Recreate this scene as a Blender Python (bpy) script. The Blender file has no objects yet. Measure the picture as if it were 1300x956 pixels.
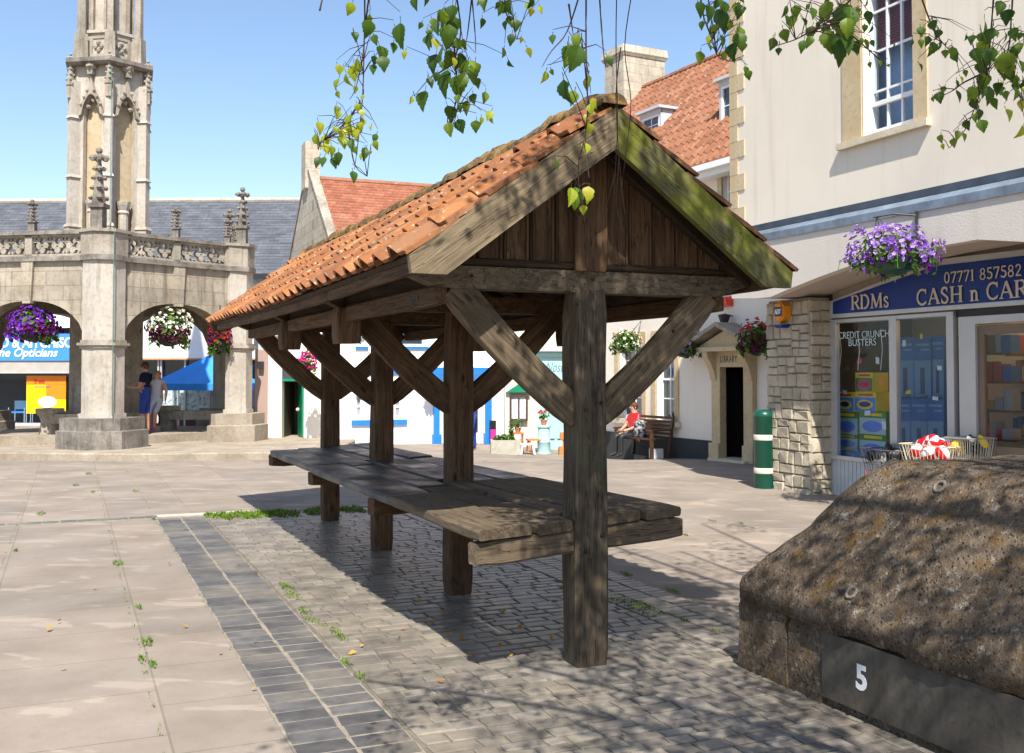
import bpy, math, random
from math import sin, cos, pi, radians, sqrt, atan2
from mathutils import Vector, Matrix, noise
from mathutils.geometry import tessellate_polygon
random.seed(11)
R = random.Random(5)
C = bpy.context.scene.collection
V = Vector

# ------------------------------------------------------------------ camera model (metres, camera at x=0, y=0)
F, CX, CY, HZ, CH = 1311.5, 650.0, 433.0, 473.2, 1.85
TH = math.atan((HZ - CY) / F)
def ray(px, py):
    u, v = (px - CX) / F, -(py - CY) / F
    d = V((u, cos(TH) - v * sin(TH), sin(TH) + v * cos(TH)))
    return d / d.y
def at(px, py, d):
    r = ray(px, py)
    return V((r.x * d, d, CH + r.z * d))
def G(px, py, z=0.0):
    r = ray(px, py)
    return at(px, py, (z - CH) / r.z)
def proj(p):
    x, y, z = p[0], p[1], p[2] - CH
    d = y * cos(TH) + z * sin(TH)
    if d < .05: return None
    return (CX + F * x / d, CY - F * (-y * sin(TH) + z * cos(TH)) / d, d)
def gz(x, y):
    return -.33 * math.exp(-((x - 2.2) / 2.6) ** 2 - ((y - 26) / 2.6) ** 2)

class Fr:                     # a local frame: u along a wall, v to the right of u, z up
    def __init__(s, o, ang=None, u=None):
        s.o = V((o[0], o[1], 0))
        if u is None: u = (-sin(ang), cos(ang))
        l = math.hypot(*u)
        s.u = V((u[0] / l, u[1] / l, 0)); s.v = V((s.u.y, -s.u.x, 0))
    def P(s, u, v, z): return s.o + s.u * u + s.v * v + V((0, 0, z))
    def hit(s, px, py, v=0.0):    # (u, z) where the sight line meets the plane v
        r = ray(px, py); q = s.o + s.v * v
        t = q.dot(s.v) / r.dot(s.v)
        p = r * t
        return (p - s.o).dot(s.u), CH + r.z * t
    def uv(s, p):
        q = V((p[0], p[1], 0)) - s.o
        return q.dot(s.u), q.dot(s.v)

# ------------------------------------------------------------------ mesh building
class MB:
    def __init__(s): s.v = []; s.f = []; s.m = []
    def add(s, vs, fs, m=0):
        b = len(s.v); s.v += [tuple(p) for p in vs]
        for f in fs: s.f.append(tuple(i + b for i in f)); s.m.append(m)
        return b
    def hexa(s, p, m=0):      # eight corners: bottom ring, top ring
        s.add(p, [(3, 2, 1, 0), (4, 5, 6, 7), (0, 1, 5, 4), (1, 2, 6, 5), (2, 3, 7, 6), (3, 0, 4, 7)], m)
    def box(s, fr, u0, u1, v0, v1, z0, z1, m=0):
        s.hexa([fr.P(u, v, z) for z in (z0, z1) for (u, v) in ((u0, v0), (u1, v0), (u1, v1), (u0, v1))], m)
    def taper(s, c, w0, d0, w1, d1, z0, z1, ang=0, m=0):
        ca, sa = cos(ang), sin(ang)
        p = []
        for (w, d, z) in ((w0, d0, z0), (w1, d1, z1)):
            for (x, y) in ((-1, -1), (1, -1), (1, 1), (-1, 1)):
                X, Y = x * w / 2, y * d / 2
                p.append((c[0] + X * ca - Y * sa, c[1] + X * sa + Y * ca, z))
        s.hexa(p, m)
    def plate(s, fr, v0, v1, outer, holes=(), m=0):
        loops = [list(outer)] + [list(h) for h in holes]
        pts = [p for l in loops for p in l]
        tris = tessellate_polygon([[V((p[0], p[1], 0)) for p in l] for l in loops])
        n = len(pts)
        vs = [fr.P(p[0], v0, p[1]) for p in pts] + [fr.P(p[0], v1, p[1]) for p in pts]
        fs = [tuple(t) for t in tris] + [tuple(i + n for i in reversed(t)) for t in tris]
        k = 0
        for l in loops:
            for i in range(len(l)):
                j = (i + 1) % len(l)
                fs.append((k + i, k + j, n + k + j, n + k + i))
            k += len(l)
        s.add(vs, fs, m)
    def prism(s, ring, z0, z1, m=0, top=None):
        n = len(ring); top = top or ring
        vs = [(p[0], p[1], z0) for p in ring] + [(p[0], p[1], z1) for p in top]
        s.add(vs, [tuple(range(n))[::-1], tuple(range(n, 2 * n))] + [(i, (i + 1) % n, n + (i + 1) % n, n + i) for i in range(n)], m)
    def tube(s, path, rad, n=6, m=0, cap=True):
        path = [V(p) for p in path]; k = len(path)
        if not hasattr(rad, '__len__'): rad = [rad] * k
        rings = []
        for i, p in enumerate(path):
            t = (path[min(i + 1, k - 1)] - path[max(i - 1, 0)])
            if t.length < 1e-9: t = V((0, 0, 1))
            t.normalize()
            a = V((0, 0, 1)) if abs(t.z) < .9 else V((1, 0, 0))
            x = t.cross(a).normalized(); y = t.cross(x)
            rings.append([p + (x * cos(2 * pi * j / n) + y * sin(2 * pi * j / n)) * rad[i] for j in range(n)])
        vs = [q for r in rings for q in r]; fs = []
        for i in range(k - 1):
            for j in range(n):
                fs.append((i * n + j, i * n + (j + 1) % n, (i + 1) * n + (j + 1) % n, (i + 1) * n + j))
        if cap: fs += [tuple(range(n))[::-1], tuple(range((k - 1) * n, k * n))]
        s.add(vs, fs, m)
    def lathe(s, c, prof, n=12, m=0, sx=1, sy=1):
        vs = [(c[0] + r * sx * cos(2 * pi * j / n), c[1] + r * sy * sin(2 * pi * j / n), c[2] + z) for (r, z) in prof for j in range(n)]
        k = len(prof); fs = []
        for i in range(k - 1):
            for j in range(n):
                fs.append((i * n + j, i * n + (j + 1) % n, (i + 1) * n + (j + 1) % n, (i + 1) * n + j))
        fs += [tuple(range(n))[::-1], tuple(range((k - 1) * n, k * n))]
        s.add(vs, fs, m)
    def ball(s, c, rx, ry=None, rz=None, n=10, k=7, m=0, jit=0):
        ry = ry or rx; rz = rz or rx
        vs = []
        for i in range(k + 1):
            a = -pi / 2 + pi * i / k
            for j in range(n):
                q = 1 + jit * noise.noise(V((cos(a) * cos(2 * pi * j / n), cos(a) * sin(2 * pi * j / n), sin(a))) * 2.3 + V(c))
                vs.append((c[0] + rx * q * cos(a) * cos(2 * pi * j / n), c[1] + ry * q * cos(a) * sin(2 * pi * j / n), c[2] + rz * q * sin(a)))
        s.add(vs, [(i * n + j, i * n + (j + 1) % n, (i + 1) * n + (j + 1) % n, (i + 1) * n + j) for i in range(k) for j in range(n)], m)
    def build(s, name, mat, parent=None, loc=None, smooth=False, angle=None):
        me = bpy.data.meshes.new(name)
        off = V(loc) if loc is not None else V((0, 0, 0))
        me.from_pydata([V(p) - off for p in s.v], [], s.f)
        for mm in (mat if isinstance(mat, (list, tuple)) else [mat]): me.materials.append(mm)
        for i, p in enumerate(me.polygons):
            p.material_index = s.m[i]; p.use_smooth = smooth
        me.update(); me.validate()
        o = bpy.data.objects.new(name, me); C.objects.link(o)
        o.location = off
        if smooth and angle:
            try: me.set_sharp_from_angle(angle=radians(angle))
            except Exception: pass
        if parent: par(o, parent)
        return o
ROOTLOC = {}
def par(o, p):
    o.parent = p
    o.matrix_parent_inverse = Matrix.Translation(-worldloc(p))
def worldloc(o):
    if o.parent is None: return V(o.location)
    return worldloc(o.parent) + (o.matrix_parent_inverse @ V(o.location))
def tag(o, label, cat, group=None):
    o['label'] = label; o['category'] = cat
    if group: o['group'] = group
    return o
def empty(name, loc, label, cat, group=None):
    o = bpy.data.objects.new(name, None); C.objects.link(o)
    o.location = loc; o.empty_display_size = .2
    return tag(o, label, cat, group)
def struct(o, kind='structure'):
    o['kind'] = kind; return o
def copy_tree(o, delta, parent=None):
    c = o.copy(); C.objects.link(c)
    if parent: c.parent = parent
    else: c.location = V(o.location) + V(delta)
    for ch in list(o.children): copy_tree(ch, delta, c)
    return c

def beam(name, p0, p1, w, h, side, mat, parent, bow=0.0, seed=0, ch=.012, jit=.006, seg=10, loc_label=None, twist=0):
    """a squared timber: local X runs along the grain; side gives the direction of its width"""
    p0, p1 = V(p0), V(p1); L = (p1 - p0).length
    x = (p1 - p0) / L; y = V(side); y = (y - x * y.dot(x)).normalized(); z = x.cross(y)
    rr = random.Random(seed * 7 + 3)
    o3 = V((rr.random() * 50, rr.random() * 50, rr.random() * 50))
    sec = [(-w / 2 + ch, -h / 2), (w / 2 - ch, -h / 2), (w / 2, -h / 2 + ch), (w / 2, h / 2 - ch), (w / 2 - ch, h / 2), (-w / 2 + ch, h / 2), (-w / 2, h / 2 - ch), (-w / 2, -h / 2 + ch)]
    vs = []; fs = []
    for i in range(seg + 1):
        t = i / seg; X = t * L
        end = ch * .7 if i in (0, seg) else 0
        for (a, b) in sec:
            k = 1 - 2 * end / max(w, h)
            q = V((X * 1.3, a * 3, b * 3)) + o3
            a2 = a * k + jit * noise.noise(q); b2 = b * k + jit * noise.noise(q + V((9, 9, 9))) + bow * 4 * t * (1 - t)
            Xj = X + (jit * .8 * noise.noise(q * 3 + V((3, 1, 7))) if i in (0, seg) else 0)
            vs.append((Xj, a2, b2))
    for i in range(seg):
        for j in range(8):
            fs.append((i * 8 + j, i * 8 + (j + 1) % 8, (i + 1) * 8 + (j + 1) % 8, (i + 1) * 8 + j))
    fs += [tuple(range(8))[::-1], tuple(range(seg * 8, seg * 8 + 8))]
    me = bpy.data.meshes.new(name); me.from_pydata(vs, [], fs); me.materials.append(mat)
    me.update()
    o = bpy.data.objects.new(name, me); C.objects.link(o)
    o.matrix_basis = Matrix(((x.x, y.x, z.x, p0.x), (x.y, y.y, z.y, p0.y), (x.z, y.z, z.z, p0.z), (0, 0, 0, 1)))
    if parent: par(o, parent)
    return o

# ------------------------------------------------------------------ materials
def s2l(c):
    if isinstance(c, str):
        c = [int(c[i:i + 2], 16) / 255 for i in (0, 2, 4)]
        c = [((x + .055) / 1.055) ** 2.4 if x > .04045 else x / 12.92 for x in c]
    return (c[0], c[1], c[2], 1)
class N:
    def __init__(s, name):
        s.mat = bpy.data.materials.new(name); s.mat.use_nodes = True
        s.t = s.mat.node_tree; s.b = s.t.nodes['Principled BSDF']; s.out = s.t.nodes['Material Output']
    def n(s, typ, **k):
        q = s.t.nodes.new(typ)
        for a, b in k.items(): setattr(q, a, b)
        return q
    def l(s, a, b): s.t.links.new(a, b)
    def coord(s, scale=(1, 1, 1), rot=0, kind='Object', loc=(0, 0, 0)):
        tc = s.n('ShaderNodeTexCoord'); mp = s.n('ShaderNodeMapping')
        s.l(tc.outputs[kind], mp.inputs['Vector'])
        mp.inputs['Scale'].default_value = scale; mp.inputs['Rotation'].default_value = (0, 0, rot); mp.inputs['Location'].default_value = loc
        return mp.outputs['Vector']
    def noise(s, vec, scale, detail=6, rough=.6, dist=0):
        q = s.n('ShaderNodeTexNoise'); q.inputs['Scale'].default_value = scale; q.inputs['Detail'].default_value = detail
        q.inputs['Roughness'].default_value = rough; q.inputs['Distortion'].default_value = dist
        s.l(vec, q.inputs['Vector']); return q.outputs['Fac']
    def ramp(s, fac, cols):
        q = s.n('ShaderNodeValToRGB'); e = q.color_ramp.elements
        while len(e) < len(cols): e.new(.5)
        for i, (p, c) in enumerate(cols):
            e[i].position = p; e[i].color = s2l(c)
        s.l(fac, q.inputs['Fac']); return q.outputs['Color']
    def mask(s, fac, lo, hi):
        q = s.n('ShaderNodeMapRange'); q.inputs['From Min'].default_value = lo; q.inputs['From Max'].default_value = hi
        s.l(fac, q.inputs['Value']); return q.outputs['Result']
    def mix(s, fac, a, b, mode='MIX'):
        q = s.n('ShaderNodeMix', data_type='RGBA', blend_type=mode)
        for (v, i) in ((fac, 0), (a, 6), (b, 7)):
            if isinstance(v, (int, float)): q.inputs[i].default_value = v
            elif isinstance(v, (tuple, list, str)): q.inputs[i].default_value = s2l(v)
            else: s.l(v, q.inputs[i])
        return q.outputs[2]
    def math(s, op, a, b=0.0):
        q = s.n('ShaderNodeMath', operation=op)
        for i, v in enumerate((a, b)):
            if isinstance(v, (int, float)): q.inputs[i].default_value = v
            else: s.l(v, q.inputs[i])
        return q.outputs[0]
    def bump(s, h, strength=.3, dist=.01, prev=None):
        q = s.n('ShaderNodeBump'); q.inputs['Strength'].default_value = strength; q.inputs['Distance'].default_value = dist
        s.l(h, q.inputs['Height'])
        if prev: s.l(prev, q.inputs['Normal'])
        return q.outputs['Normal']
    def rnd(s, island=True):
        if island: return s.n('ShaderNodeNewGeometry').outputs['Random Per Island']
        return s.n('ShaderNodeObjectInfo').outputs['Random']
    def vary(s, col, amt, island=True, hue=0.0):
        r = s.rnd(island)
        hsv = s.n('ShaderNodeHueSaturation')
        s.l(col, hsv.inputs['Color'])
        m = s.n('ShaderNodeMapRange'); m.inputs['To Min'].default_value = 1 - amt; m.inputs['To Max'].default_value = 1 + amt
        s.l(r, m.inputs['Value']); s.l(m.outputs['Result'], hsv.inputs['Value'])
        if hue:
            m2 = s.n('ShaderNodeMapRange'); m2.inputs['To Min'].default_value = .5 - hue; m2.inputs['To Max'].default_value = .5 + hue
            s.l(s.math('FRACT', s.math('MULTIPLY', r, 7.31)), m2.inputs['Value']); s.l(m2.outputs['Result'], hsv.inputs['Hue'])
        return hsv.outputs['Color']
    def fin(s, col, rough=.8, normal=None, spec=.3, metal=0):
        if isinstance(col, (tuple, str)): s.b.inputs['Base Color'].default_value = s2l(col)
        else: s.l(col, s.b.inputs['Base Color'])
        if isinstance(rough, (int, float)): s.b.inputs['Roughness'].default_value = rough
        else: s.l(rough, s.b.inputs['Roughness'])
        s.b.inputs['Specular IOR Level'].default_value = spec; s.b.inputs['Metallic'].default_value = metal
        if normal: s.l(normal, s.b.inputs['Normal'])
        return s.mat

def plain(name, col, rough=.6, spec=.3, var=.12, scale=3.0, bump=.08, metal=0, fine=60):
    m = N(name); v = m.coord()
    n1 = m.noise(v, scale, 6, .65)
    c = m.mix(m.mask(n1, .3, .7), tuple(x * (1 - var) for x in s2l(col)[:3]), tuple(min(1, x * (1 + var)) for x in s2l(col)[:3]))
    return m.fin(c, rough, m.bump(m.noise(v, fine, 3), bump, .004) if bump else None, spec, metal)

def wood(name, dark, mid, light, moss=None, mossamt=(.5, .62), rough=.82, spec=.25, stain=.55, gloss=None):
    m = N(name)
    oi = m.n('ShaderNodeObjectInfo'); tc = m.n('ShaderNodeTexCoord')
    add = m.n('ShaderNodeVectorMath', operation='ADD'); mul = m.n('ShaderNodeVectorMath', operation='SCALE')
    comb = m.n('ShaderNodeCombineXYZ')
    for i in range(3): m.l(oi.outputs['Random'], comb.inputs[i])
    m.l(comb.outputs[0], mul.inputs[0]); mul.inputs['Scale'].default_value = 37
    m.l(tc.outputs['Object'], add.inputs[0]); m.l(mul.outputs[0], add.inputs[1])
    mp = m.n('ShaderNodeMapping'); m.l(add.outputs[0], mp.inputs['Vector']); mp.inputs['Scale'].default_value = (1.1, 16, 16)
    g = m.noise(mp.outputs[0], 2.2, 8, .7, .6)
    mp2 = m.n('ShaderNodeMapping'); m.l(add.outputs[0], mp2.inputs['Vector']); mp2.inputs['Scale'].default_value = (3, 90, 90)
    fine = m.noise(mp2.outputs[0], 1.5, 4, .6)
    base = m.ramp(g, [(.28, dark), (.5, mid), (.74, light)])
    big = m.noise(add.outputs[0], 2.3, 5, .6)
    base = m.mix(m.math('MULTIPLY', m.mask(big, .45, .72), stain), base, dark)
    base = m.mix(m.math('MULTIPLY', m.mask(fine, .56, .7), .45), base, tuple(x * .4 for x in s2l(dark)[:3]))
    # knots and shakes
    vor = m.n('ShaderNodeTexVoronoi'); mp3 = m.n('ShaderNodeMapping'); m.l(add.outputs[0], mp3.inputs['Vector']); mp3.inputs['Scale'].default_value = (2.2, 5.5, 5.5)
    m.l(mp3.outputs[0], vor.inputs['Vector']); vor.inputs['Scale'].default_value = 1
    kn = m.mask(vor.outputs['Distance'], .12, .05)
    base = m.mix(m.math('MULTIPLY', kn, .8), base, tuple(x * .3 for x in s2l(dark)[:3]))
    ck = m.noise((lambda q: (m.l(add.outputs[0], q.inputs['Vector']), setattr(q.inputs['Scale'], 'default_value', (.55, 9, 9)), q.outputs[0])[2])(m.n('ShaderNodeMapping')), 2.0, 3, .5, .25)
    crk = m.mask(m.math('ABSOLUTE', m.math('SUBTRACT', ck, .5)), .012, .003)
    base = m.mix(m.math('MULTIPLY', crk, .6), base, tuple(x * .22 for x in s2l(dark)[:3]))
    if moss:
        mo = m.noise(add.outputs[0], 3.1, 6, .65)
        base = m.mix(m.math('MULTIPLY', m.mask(mo, *mossamt), .85), base, moss)
    base = m.vary(base, .14, island=False)
    h = m.math('SUBTRACT', m.math('ADD', m.math('MULTIPLY', g, 1.0), m.math('MULTIPLY', fine, .6)), crk)
    nr = m.bump(h, .55, .012)
    r = rough
    if gloss:
        q = m.n('ShaderNodeMapRange'); q.inputs['To Min'].default_value = gloss; q.inputs['To Max'].default_value = rough
        m.l(m.mask(big, .35, .65), q.inputs['Value']); r = q.outputs['Result']
    return m.fin(base, r, nr, spec)

def stone(name, a, b, c, scale=2.5, block=None, mortar=None, rough=.9, bump=.4, lichen=None, rot=0, streak=.35, vary=0):
    """ashlar or rubble; block = (width, height) of a course along the local horizontal"""
    m = N(name); v = m.coord()
    n1 = m.noise(v, scale, 8, .68); n2 = m.noise(v, scale * 9, 6, .65); n3 = m.noise(v, scale * .45, 4, .55)
    col = m.ramp(n1, [(.3, a), (.5, b), (.7, c)])
    col = m.mix(m.math('MULTIPLY', m.mask(n2, .5, .72), .45), col, tuple(x * .55 for x in s2l(a)[:3]))
    sv = m.coord((5, 5, .5)); st = m.noise(sv, 1.3, 7, .66)
    col = m.mix(m.math('MULTIPLY', m.mask(st, .52, .72), streak), col, tuple(x * .5 for x in s2l(a)[:3]))
    if lichen:
        col = m.mix(m.math('MULTIPLY', m.mask(m.noise(v, scale * 3.3, 7, .7), .56, .66), .8), col, lichen)
    h = m.math('ADD', n1, m.math('MULTIPLY', n2, .7))
    nr = m.bump(h, bump, .02)
    if block:
        g = m.n('ShaderNodeNewGeometry')
        # horizontal run along whichever way the face turns: x+y rotated coordinates
        tc = m.n('ShaderNodeTexCoord'); sx = m.n('ShaderNodeSeparateXYZ'); m.l(tc.outputs['Object'], sx.inputs[0])
        cb = m.n('ShaderNodeCombineXYZ')
        m.l(m.math('ADD', m.math('MULTIPLY', sx.outputs[0], cos(rot)), m.math('MULTIPLY', sx.outputs[1], sin(rot))), cb.inputs[0]); m.l(sx.outputs[2], cb.inputs[1])
        br = m.n('ShaderNodeTexBrick'); m.l(cb.outputs[0], br.inputs['Vector'])
        br.inputs['Scale'].default_value = 1; br.inputs['Brick Width'].default_value = block[0]; br.inputs['Row Height'].default_value = block[1]
        br.inputs['Mortar Size'].default_value = .012; br.inputs['Mortar Smooth'].default_value = .3
        br.inputs['Color1'].default_value = (.86, .86, .86, 1); br.inputs['Color2'].default_value = (1.08, 1.06, 1.02, 1); br.inputs['Mortar'].default_value = (.62, .6, .57, 1)
        col = m.mix(.8, col, br.outputs['Color'], 'MULTIPLY')
        nr = m.bump(br.outputs['Fac'], -.35, .012, nr)
    if vary: col = m.vary(col, vary, island=True)
    return m.fin(col, rough, nr, .2)

def glass(name, tint=(.9, .95, 1), alpha=.35):
    m = N(name)
    tr = m.n('ShaderNodeBsdfTransparent'); tr.inputs[0].default_value = (*tint, 1)
    gl = m.n('ShaderNodeBsdfGlossy'); gl.inputs['Roughness'].default_value = .02
    fr = m.n('ShaderNodeFresnel'); fr.inputs['IOR'].default_value = 1.5
    mx = m.n('ShaderNodeMixShader'); bf = m.n('ShaderNodeNewGeometry').outputs['Backfacing']; m.l(m.math('MULTIPLY', m.math('SUBTRACT', 1.0, bf), fr.outputs[0]), mx.inputs[0]); m.l(tr.outputs[0], mx.inputs[1]); m.l(gl.outputs[0], mx.inputs[2])
    m.l(mx.outputs[0], m.out.inputs['Surface']); m.t.nodes.remove(m.b)
    return m.mat

def leafmat(name, c1, c2, c3, trans=.35, rough=.45):
    m = N(name); r = m.rnd(True)
    col = m.ramp(r, [(.0, c1), (.6, c2), (1, c3)])
    v = m.coord(); col = m.mix(m.math('MULTIPLY', m.mask(m.noise(v, 60, 3), .4, .7), .25), col, tuple(x * .5 for x in s2l(c1)[:3]))
    m.l(col, m.b.inputs['Base Color']); m.b.inputs['Roughness'].default_value = rough; m.b.inputs['Specular IOR Level'].default_value = .35
    t = m.n('ShaderNodeBsdfTranslucent'); m.l(m.mix(1, col, (1.5, 1.4, .5), 'MULTIPLY'), t.inputs[0])
    mx = m.n('ShaderNodeMixShader'); mx.inputs[0].default_value = trans
    m.l(m.b.outputs[0], mx.inputs[1]); m.l(t.outputs[0], mx.inputs[2]); m.l(mx.outputs[0], m.out.inputs['Surface'])
    return m.mat

def emit(name, col, s):
    m = N(name); m.b.inputs['Base Color'].default_value = s2l(col)
    m.b.inputs['Emission Color'].default_value = s2l(col); m.b.inputs['Emission Strength'].default_value = s
    return m.mat

MT = {}
MT['oak'] = wood('weathered_oak', (.034, .019, .0105), (.105, .058, .03), (.19, .115, .063))
MT['oak_brace'] = wood('brace_oak', (.05, .036, .022), (.125, .09, .056), (.22, .165, .105), stain=.65)
MT['oak_tie'] = wood('tie_oak', (.045, .033, .022), (.115, .086, .057), (.2, .157, .11), stain=.7)
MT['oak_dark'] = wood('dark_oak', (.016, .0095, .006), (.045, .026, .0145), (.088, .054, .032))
MT['oak_grey'] = wood('grey_oak', (.085, .062, .038), (.2, .15, .092), (.33, .26, .165), stain=.6)
MT['oak_green'] = wood('mossy_oak', (.055, .05, .026), (.12, .11, .05), (.2, .175, .09), moss=(.17, .18, .02), mossamt=(.42, .58))
MT['oak_post'] = wood('post_oak', (.022, .015, .01), (.068, .05, .034), (.145, .112, .076), moss=(.085, .085, .05), mossamt=(.5, .74), stain=.8)
MT['plank'] = wood('table_plank', (.02, .018, .017), (.05, .044, .04), (.095, .082, .072), rough=.6, spec=.6, gloss=.3)
MT['plank_end'] = wood('worn_plank', (.06, .042, .028), (.13, .094, .06), (.21, .155, .1), rough=.8)

def tile_mat(name, cols, lich=(.42, .38, .3), amt=.8, sc=9):
    m = N(name); v = m.coord(); r = m.rnd(True)
    col = m.ramp(r, cols)
    n1 = m.noise(v, sc, 7, .7)
    col = m.mix(m.math('MULTIPLY', m.mask(n1, .48, .7), amt), col, (.12, .055, .035))
    n2 = m.noise(v, sc * 3, 5, .6)
    col = m.mix(m.math('MULTIPLY', m.mask(n2, .6, .68), amt), col, lich)
    return m.fin(col, .85, m.bump(m.noise(v, 45, 5), .25, .006), .2)
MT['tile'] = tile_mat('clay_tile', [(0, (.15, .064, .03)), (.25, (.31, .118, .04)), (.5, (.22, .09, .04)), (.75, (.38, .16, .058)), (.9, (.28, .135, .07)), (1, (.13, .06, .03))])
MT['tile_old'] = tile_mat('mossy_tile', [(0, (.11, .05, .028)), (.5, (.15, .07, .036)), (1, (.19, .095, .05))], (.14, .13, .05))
m = N('ridge_moss'); v = m.coord()
n1 = m.noise(v, 7, 8, .72); n2 = m.noise(v, 22, 6, .7)
col = m.ramp(n1, [(.3, (.045, .035, .022)), (.48, (.13, .09, .05)), (.58, (.28, .16, .045)), (.72, (.3, .26, .18))])
col = m.mix(m.math('MULTIPLY', m.mask(n2, .55, .7), .6), col, (.3, .28, .23))
MT['ridge'] = m.fin(col, .95, m.bump(m.math('ADD', n1, n2), .8, .03), .1)

MT['cross'] = stone('cross_limestone', (0.228, 0.19, 0.142), (0.357, 0.31, 0.247), (0.433, 0.388, 0.32), 1.2, block=(.62, .33), rot=.6, streak=.8)
MT['cross_plain'] = stone('weathered_limestone', (0.205, 0.174, 0.135), (0.342, 0.299, 0.243), (0.433, 0.388, 0.329), 1.6, streak=.8)
MT['cross_dark'] = stone('dark_limestone', (0.0836, 0.0736, 0.065), (0.205, 0.183, 0.156), (0.319, 0.287, 0.251), 2.2, streak=.6)
MT['cross_fine'] = stone('pale_limestone', (0.334, 0.287, 0.229), (0.441, 0.396, 0.337), (0.502, 0.465, 0.416), 1.2, streak=.6)
MT['niche'] = stone('ochre_limestone', (0.395, 0.304, 0.182), (0.456, 0.365, 0.236), (0.471, 0.395, 0.289), .9, streak=.15, bump=.15)
MT['rubble'] = stone('rubble_stone', (.3, .25, .18), (.42, .365, .275), (.52, .46, .36), 3.0, streak=.1, bump=.7, vary=.13)
MT['mortar'] = plain('mortar', (.36, .32, .27), .95)
MT['step'] = stone('step_stone', (0.221, 0.178, 0.132), (0.323, 0.272, 0.212), (0.399, 0.348, 0.281), 1.8, streak=.2, bump=.5)
MT['quoin'] = stone('ochre_quoin', (0.468, 0.357, 0.204), (0.527, 0.416, 0.255), (0.578, 0.476, 0.315), 1.4, streak=.06, bump=.15)
MT['sillstone'] = stone('pale_sill_stone', (.5, .42, .29), (.6, .52, .38), (.66, .58, .44), 2, streak=.1, bump=.15)

def render_mat(name, c, dirt=.10, bump=.25, fine=70):
    m = N(name); v = m.coord()
    a = s2l(c)[:3]
    n1 = m.noise(v, .6, 6, .6); n2 = m.noise(m.coord((3, 3, .25)), 1.4, 5, .6)
    col = m.mix(m.math('MULTIPLY', m.mask(n1, .4, .75), dirt * 1.3), a, tuple(x * .75 for x in a))
    col = m.mix(m.math('MULTIPLY', m.mask(n2, .55, .8), dirt * 1.5), col, (a[0] * .7, a[1] * .66, a[2] * .58))
    return m.fin(col, .9, m.bump(m.noise(v, fine, 5), bump, .005), .15)
MT['cream'] = render_mat('cream_render', (.77, .69, .575), .34)
MT['roughcast'] = render_mat('roughcast_render', (.66, .6, .53), .2, .8, 55)
MT['library'] = render_mat('library_render', (.76, .69, .6), .15)
MT['white'] = render_mat('white_render', (.82, .82, .81), .06)
MT['ivory'] = render_mat('ivory_render', (.78, .72, .63), .1)
MT['greywall'] = render_mat('grey_render', (.6, .58, .5), .15)
MT['mauve'] = render_mat('mauve_render', (.36, .26, .22), .2)
MT['plinth'] = render_mat('dark_plinth', (.05, .052, .056), .2)
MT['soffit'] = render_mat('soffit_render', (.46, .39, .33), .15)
MT['lead'] = plain('lead_sheet', (.25, .29, .34), .55, .5, .35, 2.2, .2)
MT['leadlight'] = plain('pale_lead', (.5, .53, .56), .6, .4, .12, 3, .1)
MT['gutter'] = plain('grey_gutter', (.42, .44, .46), .5, .4)
MT['iron'] = plain('black_iron', (.02, .02, .022), .5, .5)
MT['wire'] = plain('chrome_wire', (.55, .55, .52), .3, .6, metal=.6)
MT['wireblk'] = plain('dark_wire', (.12, .12, .12), .4, .5)
MT['wirecream'] = plain('cream_wire', (.62, .55, .38), .4, .5)
MT['whitepaint'] = plain('white_paint', (.8, .8, .79), .4, .4, .04)
MT['alu'] = plain('aluminium_frame', (.52, .52, .52), .4, .5, .06, metal=.3)
MT['blue'] = plain('blue_paint', (.02, .19, .62), .45, .4, .1)
MT['signblue'] = plain('sign_blue', (.006, .03, .19), .4, .3, .15)
MT['optblue'] = plain('optician_blue', (.05, .24, .72), .4, .4, .05)
MT['gold'] = plain('letter_cream', (.58, .5, .43), .5)
MT['teal'] = plain('pale_teal_paint', (.36, .56, .57), .5, .3, .06)
MT['tealdk'] = plain('grey_teal', (.14, .24, .25), .5)
MT['green'] = plain('green_paint', (.0, .2, .1), .4, .5, .1)
MT['bingreen'] = plain('bin_green', (.003, .065, .04), .35, .5, .15)
MT['brownwood'] = plain('brown_wood', (.07, .032, .018), .5, .4, .3)
MT['orangewood'] = plain('orange_wood', (.5, .2, .07), .55, .3, .2)
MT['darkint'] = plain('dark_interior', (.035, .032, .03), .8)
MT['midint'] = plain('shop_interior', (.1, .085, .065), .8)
MT['shelf'] = plain('shelf_wood', (.16, .085, .035), .6)
MT['slate_panel'] = stone('slate_board', (.045, .038, .031), (.08, .069, .057), (.125, .108, .09), 2.5, streak=.4, bump=.15, rough=.45)
MT['rust'] = plain('rusty_iron', (.03, .018, .012), .8)
MT['glass'] = glass('window_glass')
MT['glassdk'] = plain('dark_pane', (.03, .045, .07), .06, .8, .2, 1.5, 0)
MT['greypane'] = plain('grey_pane', (.3, .33, .37), .1, .6, .3, 4, 0)
MT['blind'] = plain('red_brown_blind', (.3, .085, .055), .6)
MT['skin'] = plain('skin', (.5, .28, .19), .55, .3, .08, 8, 0)
MT['skin2'] = plain('tanned_skin', (.42, .22, .14), .55, .3, .08, 8, 0)
MT['hair'] = plain('brown_hair', (.09, .035, .015), .6, .3, .3, 30)
MT['hairblond'] = plain('fair_hair', (.35, .2, .09), .6, .3, .3, 30)
MT['navy'] = plain('navy_cotton', (.012, .014, .035), .85, .1, .2)
MT['jeans'] = plain('blue_denim', (.03, .06, .25), .85, .1, .2)
MT['pink'] = plain('pink_rubber', (.75, .03, .3), .5)
MT['stripes'] = plain('striped_cotton', (.5, .48, .55), .8)
MT['red'] = plain('red_paint', (.55, .012, .012), .4, .4)
MT['redplastic'] = plain('alarm_red', (.7, .06, .04), .4, .4)
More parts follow.
